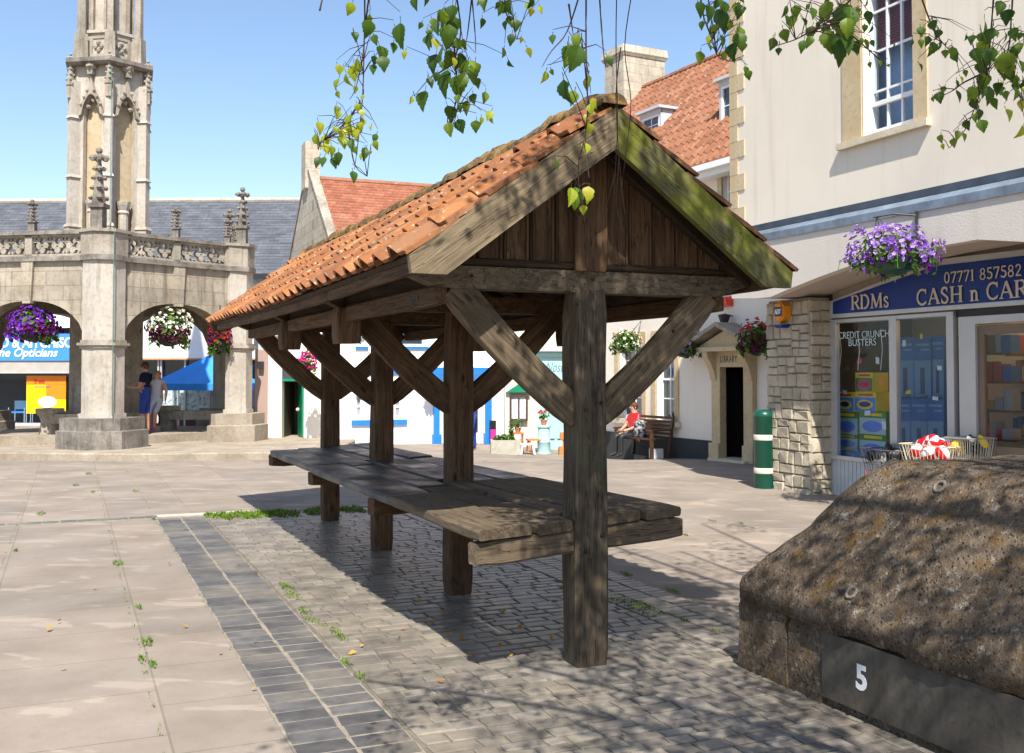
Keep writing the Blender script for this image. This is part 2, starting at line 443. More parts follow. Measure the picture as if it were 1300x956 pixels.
MT['orange'] = plain('alarm_orange', (.75, .27, .01), .4, .4, .05)
MT['canopyblue'] = plain('blue_canvas', (.05, .29, .82), .7, .2, .08)
MT['cleargreen'] = plain('potplant_leaf', (.09, .22, .02), .6)
MT['terracotta'] = plain('terracotta', (.48, .17, .07), .8)
MT['trough'] = stone('trough_stone', (.3, .29, .23), (.42, .4, .33), (.5, .48, .41), 3)
MT['black'] = plain('black_plastic', (.015, .015, .017), .45, .4)
m = N('patterned_bag'); v = m.coord(); MT['bag'] = m.fin(m.ramp(m.noise(v, 16, 3, .6), [(.46, (.02, .02, .022)), (.56, (.32, .32, .33))]), .7)
MT['yellow'] = plain('yellow_card', (.8, .6, .02), .5)
MT['concrete'] = plain('rough_concrete', (.19, .17, .145), .9, .1, .25, 6, .4)
MT['bark'] = stone('birch_bark', (.12, .1, .08), (.4, .38, .34), (.55, .53, .5), 4, streak=.1)
MT['twig'] = plain('birch_twig', (.05, .028, .02), .7)
MT['leaf'] = leafmat('birch_leaf', (.026, .068, .006), (.068, .138, .01), (.17, .24, .016), .44)
MT['leafy'] = leafmat('birch_leaf_young', (.2, .28, .012), (.32, .36, .015), (.4, .36, .03), .4)
MT['bleaf'] = leafmat('basket_leaf', (.03, .08, .01), (.06, .14, .015), (.14, .24, .03), .3)
MT['weed'] = leafmat('weed_leaf', (.07, .14, .01), (.12, .22, .015), (.2, .28, .03), .3)
MT['dryleaf'] = leafmat('dry_leaf', (.3, .09, .02), (.45, .28, .04), (.35, .12, .03), .1)
def flowermat(name, a, b, c): return leafmat(name, a, b, c, .25, .6)
MT['f_purple'] = flowermat('purple_petal', (.12, .01, .32), (.2, .02, .48), (.3, .08, .6))
MT['f_lilac'] = flowermat('lilac_petal', (.22, .09, .55), (.4, .25, .7), (.62, .5, .8))
MT['f_white'] = flowermat('white_petal', (.7, .72, .6), (.8, .8, .74), (.8, .8, .76))
MT['f_wine'] = flowermat('wine_petal', (.09, .005, .03), (.16, .008, .06), (.12, .01, .12))
MT['f_red'] = flowermat('red_petal', (.5, .01, .02), (.62, .02, .04), (.5, .02, .08))
MT['f_pink'] = flowermat('pink_petal', (.75, .02, .32), (.8, .05, .4), (.7, .03, .25))
# ================================================================== GROUND
A = Fr((.5044, 6.4682), ang=.4048)      # u runs along the market stall, v to its right
def paving():
    m = N('paving'); PH = .4048
    v = m.coord((1, 1, 1), -PH, loc=(0, 0, 0))
    # columns of slabs run along u (local y after turning)
    tc = m.n('ShaderNodeSeparateXYZ'); m.l(v, tc.inputs[0])
    cb = m.n('ShaderNodeCombineXYZ'); m.l(tc.outputs[1], cb.inputs[0]); m.l(m.math('ADD', tc.outputs[0], -.49), cb.inputs[1])
    br = m.n('ShaderNodeTexBrick'); m.l(cb.outputs[0], br.inputs['Vector'])
    br.inputs['Scale'].default_value = 1; br.inputs['Brick Width'].default_value = .8; br.inputs['Row Height'].default_value = 1.02; br.offset = .37
    br.inputs['Mortar Size'].default_value = .008; br.inputs['Mortar Smooth'].default_value = .4
    br.inputs['Color1'].default_value = (.86, .87, .88, 1); br.inputs['Color2'].default_value = (1.09, 1.06, 1.03, 1); br.inputs['Mortar'].default_value = (.72, .72, .64, 1)
    w = m.coord()
    n1 = m.noise(w, 1.1, 7, .62); n2 = m.noise(w, 38, 4, .7); n3 = m.noise(w, .35, 4, .5)
    col = m.ramp(n1, [(.3, (.205, .17, .138)), (.5, (.258, .217, .18)), (.7, (.308, .262, .22))])
    pale = m.mask(m.noise(m.coord((1.2, 2.6, 1), .5), 1.25, 3, .55, .3), .585, .63)
    col = m.mix(m.math('MULTIPLY', pale, .5), col, (.4, .335, .28))
    col = m.mix(m.math('MULTIPLY', m.mask(n2, .5, .75), .3), col, (.2, .16, .13))
    dark = m.mask(m.noise(w, 2.7, 5, .65), .63, .75)
    col = m.mix(m.math('MULTIPLY', dark, .35), col, (.17, .135, .11))
    col = m.mix(.9, col, br.outputs['Color'], 'MULTIPLY')
    gum = m.n('ShaderNodeTexVoronoi'); gum.inputs['Scale'].default_value = 1.7; m.l(w, gum.inputs['Vector'])
    col = m.mix(m.math('MULTIPLY', m.mask(gum.outputs['Distance'], .045, .03), .45), col, (.12, .1, .09))
    col = m.mix(m.math('MULTIPLY', m.mask(m.noise(w, 150, 2, .5), .56, .7), .35), col, (.13, .105, .085))
    nr = m.bump(br.outputs['Fac'], -.25, .006, m.bump(n2, .3, .006))
    return m.fin(col, .85, nr, .25)
MT['paving'] = paving()
g = MB()
xs = sorted(set([-220, -120, -60, -30] + [-20 + i * 1.0 for i in range(41)] + [30, 60, 120, 220]))
ys = sorted(set([-220, -100, -40, -10] + [-4 + i * 1.0 for i in range(50)] + [60, 100, 200, 320]))
b = g.add([(x, y, gz(x, y)) for y in ys for x in xs], [])
nx = len(xs)
for j in range(len(ys) - 1):
    for i in range(nx - 1):
        g.f.append((j * nx + i, j * nx + i + 1, (j + 1) * nx + i + 1, (j + 1) * nx + i)); g.m.append(0)
struct(g.build('paving', MT['paving'], smooth=True))

def cobmat(name, cols, rough=.7, spec=.4, gloss=None, amt=.22):
    m = N(name); v = m.coord(); n1 = m.noise(v, 5, 7, .65); n2 = m.noise(v, 60, 5, .7)
    col = m.ramp(n1, cols); col = m.vary(col, amt, True, .012)
    col = m.mix(m.math('MULTIPLY', m.mask(n2, .5, .7), .35), col, tuple(x * .6 for x in cols[0][1]))
    col = m.mix(m.math('MULTIPLY', m.mask(m.noise(v, 1.3, 5, .6), .5, .7), .4), col, (.36, .3, .22))
    return m.fin(col, rough, m.bump(n2, .35, .006, m.bump(n1, .3, .02)), spec)
MT['cob'] = cobmat('cobblestone', [(.3, (.12, .103, .087)), (.5, (.19, .166, .138)), (.7, (.26, .226, .185))], .42, .5)
MT['setts'] = cobmat('dark_setts', [(.3, (.07, .067, .068)), (.5, (.105, .1, .098)), (.7, (.15, .14, .132))], .5, .45, amt=.25)
MT['joint'] = plain('sand_joint', (.265, .228, .183), .95, .1, .25, 9)
MT['joint_dark'] = plain('earth_joint', (.17, .145, .11), .95, .1, .3, 9)
MT['paleslab'] = plain('pale_slab', (.5, .44, .36), .85, .2, .12, 5)

def sett(mb, u, v, du, dv, z, rr, h=.014, e=.014):
    c = [(u - du / 2, v - dv / 2), (u + du / 2, v - dv / 2), (u + du / 2, v + dv / 2), (u - du / 2, v + dv / 2)]
    c = [(a + rr.uniform(-.008, .008), b + rr.uniform(-.008, .008)) for a, b in c]
    tz = [z + h * rr.uniform(.55, 1.1) for _ in range(4)]
    cu, cv = u, v
    bot = [A.P(a, b, z - .006) for a, b in c]
    mid = [A.P(a, b, z + h * .45) for a, b in c]
    top = [A.P(a + (cu - a) * 2 * e / du, b + (cv - b) * 2 * e / dv, t) for (a, b), t in zip(c, tz)]
    mb.add(bot + mid + top, [(0, 1, 5, 4), (1, 2, 6, 5), (2, 3, 7, 6), (3, 0, 4, 7), (4, 5, 9, 8), (5, 6, 10, 9), (6, 7, 11, 10), (7, 4, 8, 11), (8, 9, 10, 11)])
rr = random.Random(3)
bed = MB(); bed.box(A, -4.0, 8.1, -1.39, 1.64, -.05, .004); struct(bed.build('cobble_bed', MT['joint_dark']))
cb = MB(); u = -4.0
while u < 8.0:
    p = rr.uniform(.1, .15); v0 = -1.375
    while v0 < .98:
        w = min(rr.uniform(.12, .27), 1.0 - v0)
        if w > .05: sett(cb, u + p / 2 + .014 * sin(v0 * 3 + u), v0 + w / 2, p - .012, w - .012, .006, rr, .009, .011)
        v0 += w
    u += p
u = -4.0
while u < 8.0:                                   # the narrow bricks along the right edge
    p = rr.uniform(.09, .12); v0 = 1.01
    for k in range(3):
        sett(cb, u + p / 2, v0 + .1, p - .012, .195, .006, rr, .01, .008); v0 += .208
    u += p
struct(cb.build('cobbles', MT['cob']))
bed = MB(); bed.box(A, -4.0, 8.3, -1.985, -1.393, -.05, .005); bed.box(A, 8.1, 8.42, -14, 1.6, -.05, .003); struct(bed.build('sett_bed', MT['joint']))
st = MB(); u = -4.0
while u < 7.9:
    p = .172
    for v0 in (-1.98 + .145, -1.395 - .145): sett(st, u + p / 2, v0, p - .022, .272, .006, rr, .004, .006)
    u += p
u = -13.9
while u < 1.5:
    if not -2.0 < u < -.9: sett(st, 8.28, u + .1, .15, .185, .004, rr, .007, .006)
    u += .2
struct(st.build('sett_strip', MT['setts']))
ps = MB()
for (u0, v0, w) in ((8.2, -1.95, .62), (8.2, -1.32, .55)): ps.box(A, u0 + .02, u0 + .2, v0, v0 + w, 0, .012)
struct(ps.build('pale_slabs', MT['paleslab']))
fp = MB()
ring = []
for i in range(22):
    a = 2 * pi * i / 22; q = .36 * (1 + .22 * noise.noise(V((cos(a) * 1.5, sin(a) * 1.5, 3))))
    p = A.P(.1 + q * cos(a), q * 1.25 * sin(a), 0); ring.append((p.x, p.y))
top = [(A.P(.1, 0, 0).x + (x - A.P(.1, 0, 0).x) * .8, A.P(.1, 0, 0).y + (y - A.P(.1, 0, 0).y) * .8) for x, y in ring]
fp.prism(ring, -.02, .026, top=top); struct(fp.build('concrete_footing', MT['concrete']))

# small weeds in the joints and fallen leaves
def tuft(mb, p, r, n, h):
    for _ in range(n):
        a = R.uniform(0, 2 * pi); q = r * sqrt(R.random()); off = A.u * (q * cos(a) * 1.7) + A.v * (q * sin(a) * .45); x, y = p[0] + off.x, p[1] + off.y; z = p[2]
        b = R.uniform(0, 2 * pi); hh = h * R.uniform(.4, 1.0); w = hh * R.uniform(.2, .45); t = R.uniform(.6, 1.6) * hh
        mb.add([(x - w * sin(b), y + w * cos(b), z), (x + w * sin(b), y - w * cos(b), z), (x + t * cos(b), y + t * sin(b), z + hh)], [(0, 1, 2)])
wd = MB()
for _ in range(60):
    tuft(wd, A.P(R.uniform(7.7, 8.12), R.uniform(-1.35, .6), .01), .14, 50, .045)
for (px, py, r, n) in ((365, 748, .1, 40), (372, 758, .12, 60), (388, 778, .1, 40), (395, 790, .06, 20), (408, 794, .07, 25), (432, 810, .1, 35), (425, 803, .06, 20), (360, 745, .07, 30), (440, 843, .06, 16), (458, 860, .06, 14),
                       (785, 766, .1, 30), (800, 767, .13, 60), (822, 772, .12, 60), (815, 778, .12, 45), (838, 780, .06, 20), (868, 789, .05, 15), (912, 804, .05, 14), (795, 730, .06, 20), (855, 752, .06, 18), (862, 660, .05, 12), (870, 680, .05, 12), (905, 662, .05, 10), (940, 665, .05, 10),
                       (545, 794, .04, 9), (52, 653, .12, 26), (96, 617, .12, 26), (113, 602, .14, 34), (20, 700, .05, 12), (149, 716, .1, 24), (175, 772, .05, 14), (187, 816, .08, 26), (194, 845, .05, 14), (172, 624, .1, 14), (118, 625, .08, 14), (180, 838, .06, 14), (195, 660, .06, 10), (560, 690, .1, 20), (520, 650, .1, 20), (720, 750, .08, 20)):
    tuft(wd, G(px, py) + V((0, 0, .008)), r, n * 3, .022)
for k in range(260):                          # thin moss along the slab joints
    tuft(wd, A.P(R.uniform(-1, 15), R.choice((-2.56, -2.56, -3.58, -1.99)) + R.uniform(-.01, .01), .004), .02, 3, .014)
o = wd.build('weeds', MT['weed'], loc=G(400, 780)); o['kind'] = 'stuff'; o['label'] = 'small green weeds and grass growing in the paving joints'; o['category'] = 'weeds'
lf = MB()
def flatleaf(mb, p, s, z=.02, tilt=.5):
    a = R.uniform(0, 6.28); t = [V((-.5, -.1, 0)), V((-.1, -.33, 0)), V((.6, 0, R.uniform(0, tilt))), V((-.1, .33, R.uniform(0, tilt)))]
    rt = Matrix.Rotation(a, 3, 'Z')
    mb.add([p + (rt @ q) * s + V((0, 0, z)) for q in t], [(0, 1, 2, 3)])
for (px, py) in ((447, 834), (325, 818), (62, 802), (185, 830), (280, 832), (235, 798), (80, 852), (322, 878), (580, 857), (600, 786), (618, 792), (620, 786), (684, 821), (560, 870), (540, 790), (215, 718), (75, 792), (303, 720), (325, 730), (120, 749), (640, 780), (660, 800), (700, 812), (715, 790), (630, 835), (586, 815), (570, 810), (500, 730), (470, 735), (735, 790)) + tuple((R.uniform(430, 760), R.uniform(720, 850)) for _ in range(30)):
    flatleaf(lf, G(px, py), R.uniform(.025, .06))
o = lf.build('fallen_leaves', MT['dryleaf'], loc=G(447, 834)); o['kind'] = 'stuff'; o['label'] = 'brown and yellow fallen leaves scattered on the cobbles'; o['category'] = 'leaves'

# ================================================================== MARKET STALL
S = empty('market_stall', A.P(3, 0, 0), 'old timber market stall with a plank table under a steep red tiled roof', 'market stall')
L = 2.3154; PW = .215
up = V((0, 0, 1)); au, av = A.u, A.v
TIE0, TIE1 = 2.355, 2.49
for k in range(4):
    s = k * L + PW / 2
    wv = .225 if k == 0 else .2
    beam('post', A.P(s, 0, -.02), A.P(s, 0, TIE0 + .02), wv, PW, av, MT['oak_post'] if k == 0 else MT['oak'], S, seed=k + 1, ch=.016, jit=.012, seg=16)
    # tie beam with shaped ends
    tb = MB(); e = 1.24
    prof = [(-e, TIE1), (-e - .01, TIE1 - .05), (-e + .1, TIE1 - .075), (-e + .2, TIE0 + .02), (-e + .3, TIE0), (e - .3, TIE0), (e - .2, TIE0 + .02), (e - .1, TIE1 - .075), (e + .01, TIE1 - .05), (e, TIE1)]
    fr2 = Fr((A.P(s, 0, 0).x, A.P(s, 0, 0).y), u=(av.x, av.y))
    tb.plate(fr2, -.075, .075, prof)
    tb.build('tie_beam', MT['oak_tie'] if k == 0 else MT['oak'], S, loc=A.P(s, 0, TIE0))
    for sg in (-1, 1):
        off = -.02 if k == 0 else 0
        p0 = A.P(s + off, sg * .06, 1.58); p1 = A.P(s + off, sg * .9, TIE0 + .02)
        d = (p1 - p0).normalized()
        sd = au
        beam('brace', p0, p1, .085, .2, au, MT['oak_brace'] if (k == 0) else MT['oak'], S, bow=-.035 * sg, seed=20 + k * 2 + (sg > 0), ch=.01, jit=.006)
    if k in (1, 2):
        for sg in (-1, 1):
            beam('bracket_block', A.P(s - .12, sg * .99, 2.08), A.P(s - .12, sg * .99, 2.36), .2, .2, av, MT['oak'], S, seed=40 + k + sg, seg=4)
for sg in (-1, 1):
    for k in range(3):
        beam('wall_plate', A.P(k * L - .05 + PW / 2, sg * .985, 2.315), A.P((k + 1) * L - .046 + PW / 2, sg * .985, 2.315), .09, .12, av, MT['oak'], S, seed=50 + k + 5 * sg, jit=.004)
for (vv, zz_) in ((-.05, 1.62), (.06, 1.66), (-.8, TIE1 - .06), (.8, TIE1 - .06), (-.62, 2.1), (.62, 2.12), (.02, TIE1 - .05)):
    pg = MB(); c = A.P(-.008 if abs(vv) < .2 and zz_ < 2 else .03 if zz_ > 2.3 else .05, vv, zz_); pg.tube([c + au * .03, c - au * .006], .012, 7); pg.build('peg', MT['oak_dark'], S, loc=c)
for sg in (-1, 1):
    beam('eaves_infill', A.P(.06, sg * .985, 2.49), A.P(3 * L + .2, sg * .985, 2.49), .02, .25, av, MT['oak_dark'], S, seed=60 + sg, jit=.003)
# worn post bolts
for (px, py) in ((743.5, 700.5), (764, 679.5)):
    q = at(px, py, A.P(0, 0, 0).y - .02); u, v = A.hit(px, py, 0), 0
    bm = MB(); t = ray(px, py); k = (A.P(-.004, 0, 0)).dot(A.u) / t.dot(A.u); p = t * k + V((0, 0, CH))
    bm.ball(p, .014, .014, .014, 8, 5); bm.build('bolt', MT['rust'], S, loc=p)

RZ, EZ, EW, EN, EF = 3.44, 2.50, 1.27, -.267, 8.3     # roof: underside apex, eave height, half width, near and far verge
slope = Fr((0, 0), u=(1, 0))
sl = V((EW, RZ - EZ)); SLEN = sl.length; sc_, ss_ = EW / SLEN, (RZ - EZ) / SLEN
def RP(u, q, h, sg):   # point on a roof slope: q metres up from the eave, h above the boarding
    v = EW - q * sc_ + h * ss_
    sag = -.03 * sin(pi * max(0, min(1, (u - EN) / (EF - EN))))
    return A.P(u, sg * v, EZ + q * ss_ + h * sc_ + sag)
for sg in (-1, 1):
    bd = MB()
    n = 14
    for i in range(n):
        u0, u1 = EN + .03 + (EF - EN - .06) * i / n, EN + .03 + (EF - EN - .06) * (i + 1) / n
        bd.hexa([RP(u0, -.02, -.02, sg), RP(u1, -.02, -.02, sg), RP(u1, SLEN, -.02, sg), RP(u0, SLEN, -.02, sg), RP(u0, -.02, .012, sg), RP(u1, -.02, .012, sg), RP(u1, SLEN, .012, sg), RP(u0, SLEN, .012, sg)])
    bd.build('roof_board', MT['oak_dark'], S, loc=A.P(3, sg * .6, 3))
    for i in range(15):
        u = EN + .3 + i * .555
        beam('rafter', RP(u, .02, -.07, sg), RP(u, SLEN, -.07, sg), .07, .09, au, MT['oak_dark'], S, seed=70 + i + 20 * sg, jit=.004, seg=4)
    # eaves board
    for i in range(4):
        u0 = EN + .05 + i * 2.07
        beam('eaves_board', RP(u0, .0, -.06, sg), RP(min(u0 + 2.085, EF - .05), .0, -.06, sg), .05, .1, V((0, 0, 1)).cross(au), MT['oak'], S, seed=110 + i + 9 * sg, jit=.01)
    # barge boards, near and far
    for (uu, mt) in ((EN, 'oak_grey' if sg < 0 else 'oak_green'), (EF, 'oak')):
        bb = MB(); w = .25
        prof = [(0, RZ + .01), (0, RZ + .01 - w), (EW - .19, 2.50 - .1), (EW + .015, 2.50 - .1), (EW + .03, EZ + .0)]
        if sg < 0: prof = [(-x, z) for x, z in prof]
        # subdivided along its length so that the surface can be gently uneven
        o3 = V((sg * 3, uu, 0)); m_ = 12
        top = [(x * i / m_, z0 + (z1 - z0) * i / m_) for i in range(m_ + 1) for (x, z0, z1) in [(prof[4][0], prof[0][1], prof[4][1])]]
        low = [(prof[2][0] * i / (m_ - 1), prof[1][1] + (prof[2][1] - prof[1][1]) * i / (m_ - 1)) for i in range(m_)] + [prof[3]]
        vs = []
        for d in (-.05, .0):
            for (a, b) in zip(top, low):
                j1 = .005 * noise.noise(V((a[0] * 4, a[1] * 4, d)) + o3); j2 = .006 * noise.noise(V((b[0] * 4, b[1] * 4, d + 5)) + o3)
                # local x along the board so the grain follows it
                vs += [A.P(uu + d + j1, a[0], a[1] + j1), A.P(uu + d + j2, b[0], b[1] + j2)]
        fs = []; k2 = 2 * (m_ + 1)
        for i in range(m_):
            a = 2 * i
            fs += [(a, a + 2, a + 3, a + 1), (k2 + a, k2 + a + 1, k2 + a + 3, k2 + a + 2), (a, k2 + a, k2 + a + 2, a + 2), (a + 1, a + 3, k2 + a + 3, k2 + a + 1)]
        fs += [(0, 1, k2 + 1, k2), (2 * m_, k2 + 2 * m_, k2 + 2 * m_ + 1, 2 * m_ + 1)]
        # orient the object along the slope
        x = (A.P(0, sg * EW, EZ) - A.P(0, 0, RZ)).normalized(); y = au; z = x.cross(y)
        M4 = Matrix(((x.x, y.x, z.x, 0), (x.y, y.y, z.y, 0), (x.z, y.z, z.z, 0), (0, 0, 0, 1)))
        p = A.P(uu, 0, RZ); M4.translation = p; Mi = M4.inverted()
        me = bpy.data.meshes.new('barge_board'); me.from_pydata([Mi @ q for q in vs], [], fs); me.materials.append(MT[mt]); me.update()
        o = bpy.data.objects.new('barge_board', me); C.objects.link(o); o.matrix_basis = M4; par(o, S)
        if uu == EN: o['label'] = 'pale barge board dappled with shade' if sg < 0 else 'barge board stained green with algae'
    # tiles
    tl = MB(); rt = random.Random(9 + sg)
    ncol = 34; cw = (EF - EN + .06) / ncol; gauge = .318; nrow = 5
    prof = [(0, .0), (.16, .002), (.36, .0), (.5, .004), (.6, .03), (.7, .052), (.8, .06), (.9, .05), (1.0, .022), (1.08, .004)]
    for r in range(nrow):
        for c in range(ncol):
            u0 = EN - .045 + c * cw + rt.uniform(-.006, .006); q0 = -.05 + r * gauge + rt.uniform(-.014, .014) - (.03 if rt.random() < .1 else 0)
            q1 = q0 + gauge + .06; lift = .018 + rt.uniform(0, .012) + (.02 if rt.random() < .08 else 0) + (.025 if sg > 0 and c == 0 else 0); tw = rt.uniform(-.012, .012)
            if r == nrow - 1: q1 = SLEN - .02
            vs = []
            for (q, l) in ((q0, lift + .026), ((q0 + q1) / 2, lift * .5 + .03), (q1, .026)):
                for (a, h) in prof: vs.append(RP(u0 + a * cw + tw * (1 if q == q0 else -1) * .6, q + tw * (a - .5) * .8, h + l, sg))
            np_ = len(prof)
            for (a, h) in prof: vs.append(RP(u0 + a * cw + tw * .6, q0 + .004 + tw * (a - .5) * .8, h + lift + .004, sg))
            fs = []
            for i in range(np_ - 1):
                fs += [(i, i + 1, np_ + i + 1, np_ + i), (np_ + i, np_ + i + 1, 2 * np_ + i + 1, 2 * np_ + i), (3 * np_ + i, 3 * np_ + i + 1, i + 1, i)]
            # thickness at the two sides
            e0 = len(vs); vs += [RP(u0, q0, lift + .0, sg), RP(u0, q1, .004, sg), RP(u0 + 1.08 * cw, q0, lift, sg), RP(u0 + 1.08 * cw, q1, .004, sg)]
            fs += [(0, np_, 2 * np_, e0 + 1, e0), (np_ - 1, e0 + 2, e0 + 3, 3 * np_ - 1, 2 * np_ - 1)]
            tl.add(vs, fs)
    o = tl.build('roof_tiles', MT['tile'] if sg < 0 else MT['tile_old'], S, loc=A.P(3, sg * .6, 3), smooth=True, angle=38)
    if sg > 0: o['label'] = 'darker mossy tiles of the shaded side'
# ridge
rg = MB(); rt = random.Random(2)
nr_ = 20; seg_ = (EF - EN + .05) / nr_
for i in range(nr_):
    u0 = EN - .03 + i * seg_; dz = rt.uniform(-.012, .012) - .03 * sin(pi * i / nr_)
    nn, mm_ = 9, 6; vs = []
    for j in range(mm_ + 1):
        uu = u0 + (seg_ + .02) * j / mm_
        for k in range(nn):
            a = pi * (k / (nn - 1)); rad = (.1 + .012 * (1 - j / mm_)) * (min(1, .62 + .1 * j) if i == 0 else 1)
            q = A.P(uu, rad * 1.15 * cos(a), RZ + .025 + dz + rad * sin(a) * .95)
            d = .035 * noise.noise(q * 7) + .018 * noise.noise(q * 21)
            if k in (0, nn - 1): d *= 1.4
            q += V((av.x * cos(a), av.y * cos(a), sin(a))) * d
            vs.append(q)
    fs = [(j * nn + k, j * nn + k + 1, (j + 1) * nn + k + 1, (j + 1) * nn + k) for j in range(mm_) for k in range(nn - 1)]
    fs += [tuple(range(nn)), tuple(range(mm_ * nn, mm_ * nn + nn))[::-1]]
    rg.add(vs, fs)
rg.build('ridge_tiles', MT['ridge'], S, loc=A.P(4, 0, RZ), smooth=True, angle=60)
GRAF = True
# gable boards: near and far
for (ug, near) in ((PW / 2 - .03, True), (3 * L + PW / 2 + .03, False)):
    v = -1.1; i = 0
    while v < 1.08:
        w = .175
        zt = lambda q: RZ - .06 - abs(q) * (RZ - EZ) / EW
        if not (near and -.13 < v + w / 2 < .13):
            a, b_ = v + .006, v + w - .006
            pts = [(a, TIE1 - .02), (b_, TIE1 - .02), (b_, zt(b_)), (a, zt(a))]
            if a < 0 < b_: pts = pts[:3] + [(0, zt(0))] + pts[3:]
            if min(zt(a), zt(b_)) > TIE1 + .02:
                fr2 = Fr((A.P(ug, 0, 0).x, A.P(ug, 0, 0).y), u=(av.x, av.y))
                gb = MB(); d = rt.uniform(-.004, .004)
                gb.plate(fr2, -.012 + d, .012 + d, pts)
                for q in (a + .01, b_ - .022):
                    if zt(q) > TIE1 + .1: gb.plate(fr2, .0115 + d, .024 + d, [(q, TIE1), (q + .012, TIE1), (q + .012, zt(q + .012) - .01), (q, zt(q) - .01)])
                p = A.P(ug, v, TIE1)
                o = gb.build('gable_board', MT['oak'], S)
                # rotate local frame so the grain runs upright
                Mv = Matrix(((0, av.x, au.x, p.x), (0, av.y, au.y, p.y), (1, 0, 0, p.z), (0, 0, 0, 1)))
                Mi = Mv.inverted(); o.data.transform(Mi); o.matrix_basis = Mv
        v += w; i += 1
beam('king_post', A.P(PW / 2 - .085, .0, TIE1 - .004), A.P(PW / 2 - .085, 0, RZ - .2), .23, .05, av, MT['oak'], S, seed=140, jit=.004)
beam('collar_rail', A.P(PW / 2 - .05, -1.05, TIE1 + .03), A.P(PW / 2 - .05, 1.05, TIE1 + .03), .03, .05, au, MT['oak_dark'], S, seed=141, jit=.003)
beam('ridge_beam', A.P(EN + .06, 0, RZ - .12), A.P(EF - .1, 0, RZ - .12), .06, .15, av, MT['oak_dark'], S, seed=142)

# table: planks between skewed ends, measured off the photograph
TZ = .941
def TP(a, b, z):     # a 0..1 across from left to right edge, b 0..1 from near to far end
    lu = -.18 + (6.43 + .18) * b; ru = .3 + (7.44 - .3) * b
    lv, rv = -.85, .857 + (.6 - .857) * b
    return A.P(lu + (ru - lu) * a, lv + (rv - lv) * a, z)
cuts = [0, .25, .44, .555, .775, 1.0]
rt = random.Random(21)
for i in range(5):
    lens = [0, .3 + rt.uniform(-.06, .12), .66 + rt.uniform(-.06, .06), 1.0]
    for j in range(3):
        a0, a1 = cuts[i] + .004, cuts[i + 1] - .004
        b0, b1 = lens[j] + (.002 if j else 0), lens[j + 1] - (.002 if j < 2 else 0)
        if i == 2:                      # middle board is cut to fit between the posts
            b0 = [.018 + .022, .0185 + .3557, .0185 + .69][j]; b1 = [.35, .675, 1.0][j]
        dz = rt.uniform(-.007, .007); th = .068
        c0, c1 = TP((a0 + a1) / 2, b0, TZ - th / 2 + dz), TP((a0 + a1) / 2, b1, TZ - th / 2 + dz + rt.uniform(-.006, .006))
        w = (TP(a1, (b0 + b1) / 2, 0) - TP(a0, (b0 + b1) / 2, 0)).dot(av)
        o = beam('table_plank', c0, c1, w, th, av, MT['plank_end'] if j == 0 else MT['plank'], S, seed=150 + i * 3 + j, ch=.014, jit=.008, seg=14)
        # skew the near and far ends to follow the table's own angle
        sk = .25
        for vv in o.data.vertices: vv.co.x += vv.co.y * .3 * (1 if abs(vv.co.x) < 1e9 else 0)
for k in range(4):
    uc = k * L + PW / 2
    p0 = A.P(uc - .2 + (.0 if k else .0), -.83 + .02 * k, TZ - .068 - .075); p1 = A.P(uc + .24, .83 - .06 * k, TZ - .068 - .075)
    beam('bearer', p0, p1, .12, .145, au, MT['plank_end'] if k == 0 else MT['oak'], S, seed=180 + k, jit=.012, ch=.014)

# ================================================================== MARKET CROSS
XC = (-10.43, 26.6); XR = 3.73; XA = radians(-69.8)
XZ = .16                                    # platform
def hx(i, r, off=0.0): a = XA + i * pi / 3 + off; return V((XC[0] + r * cos(a), XC[1] + r * sin(a), 0))
pf = MB()
pts = [(-16, 24.4), (-10.9, 22.0), (-7.86, 21.65), (-4.95, 22.1), (-3.9, 24.6), (-4.2, 29.6), (-8, 32), (-14, 31.5), (-17, 28)]
pts = pts[::-1]
# irregular kerb edge
ring = []
for i in range(len(pts)):
    a, b = V(pts[i]), V(pts[(i + 1) % len(pts)])
    n_ = max(2, int((b - a).length / .35))
    for k in range(n_):
        q = a.lerp(b, k / n_); q += V((noise.noise(V((q.x, q.y, 0)) * 1.4), noise.noise(V((q.x, q.y, 5)) * 1.4))) * .06
        ring.append((q.x, q.y))
ring = ring[::-1]
cx_ = sum(p[0] for p in ring) / len(ring); cy_ = sum(p[1] for p in ring) / len(ring)
inn = [(cx_ + (x - cx_) * .995, cy_ + (y - cy_) * .995) for x, y in ring]
pf.prism(ring, -.05, XZ - .03); pf.prism(ring, XZ - .03, XZ, top=inn)
struct(pf.build('stone_platform', MT['step']))

X = empty('market_cross', (XC[0], XC[1], XZ), 'pale stone market cross with open arches and a tall carved spire', 'monument')
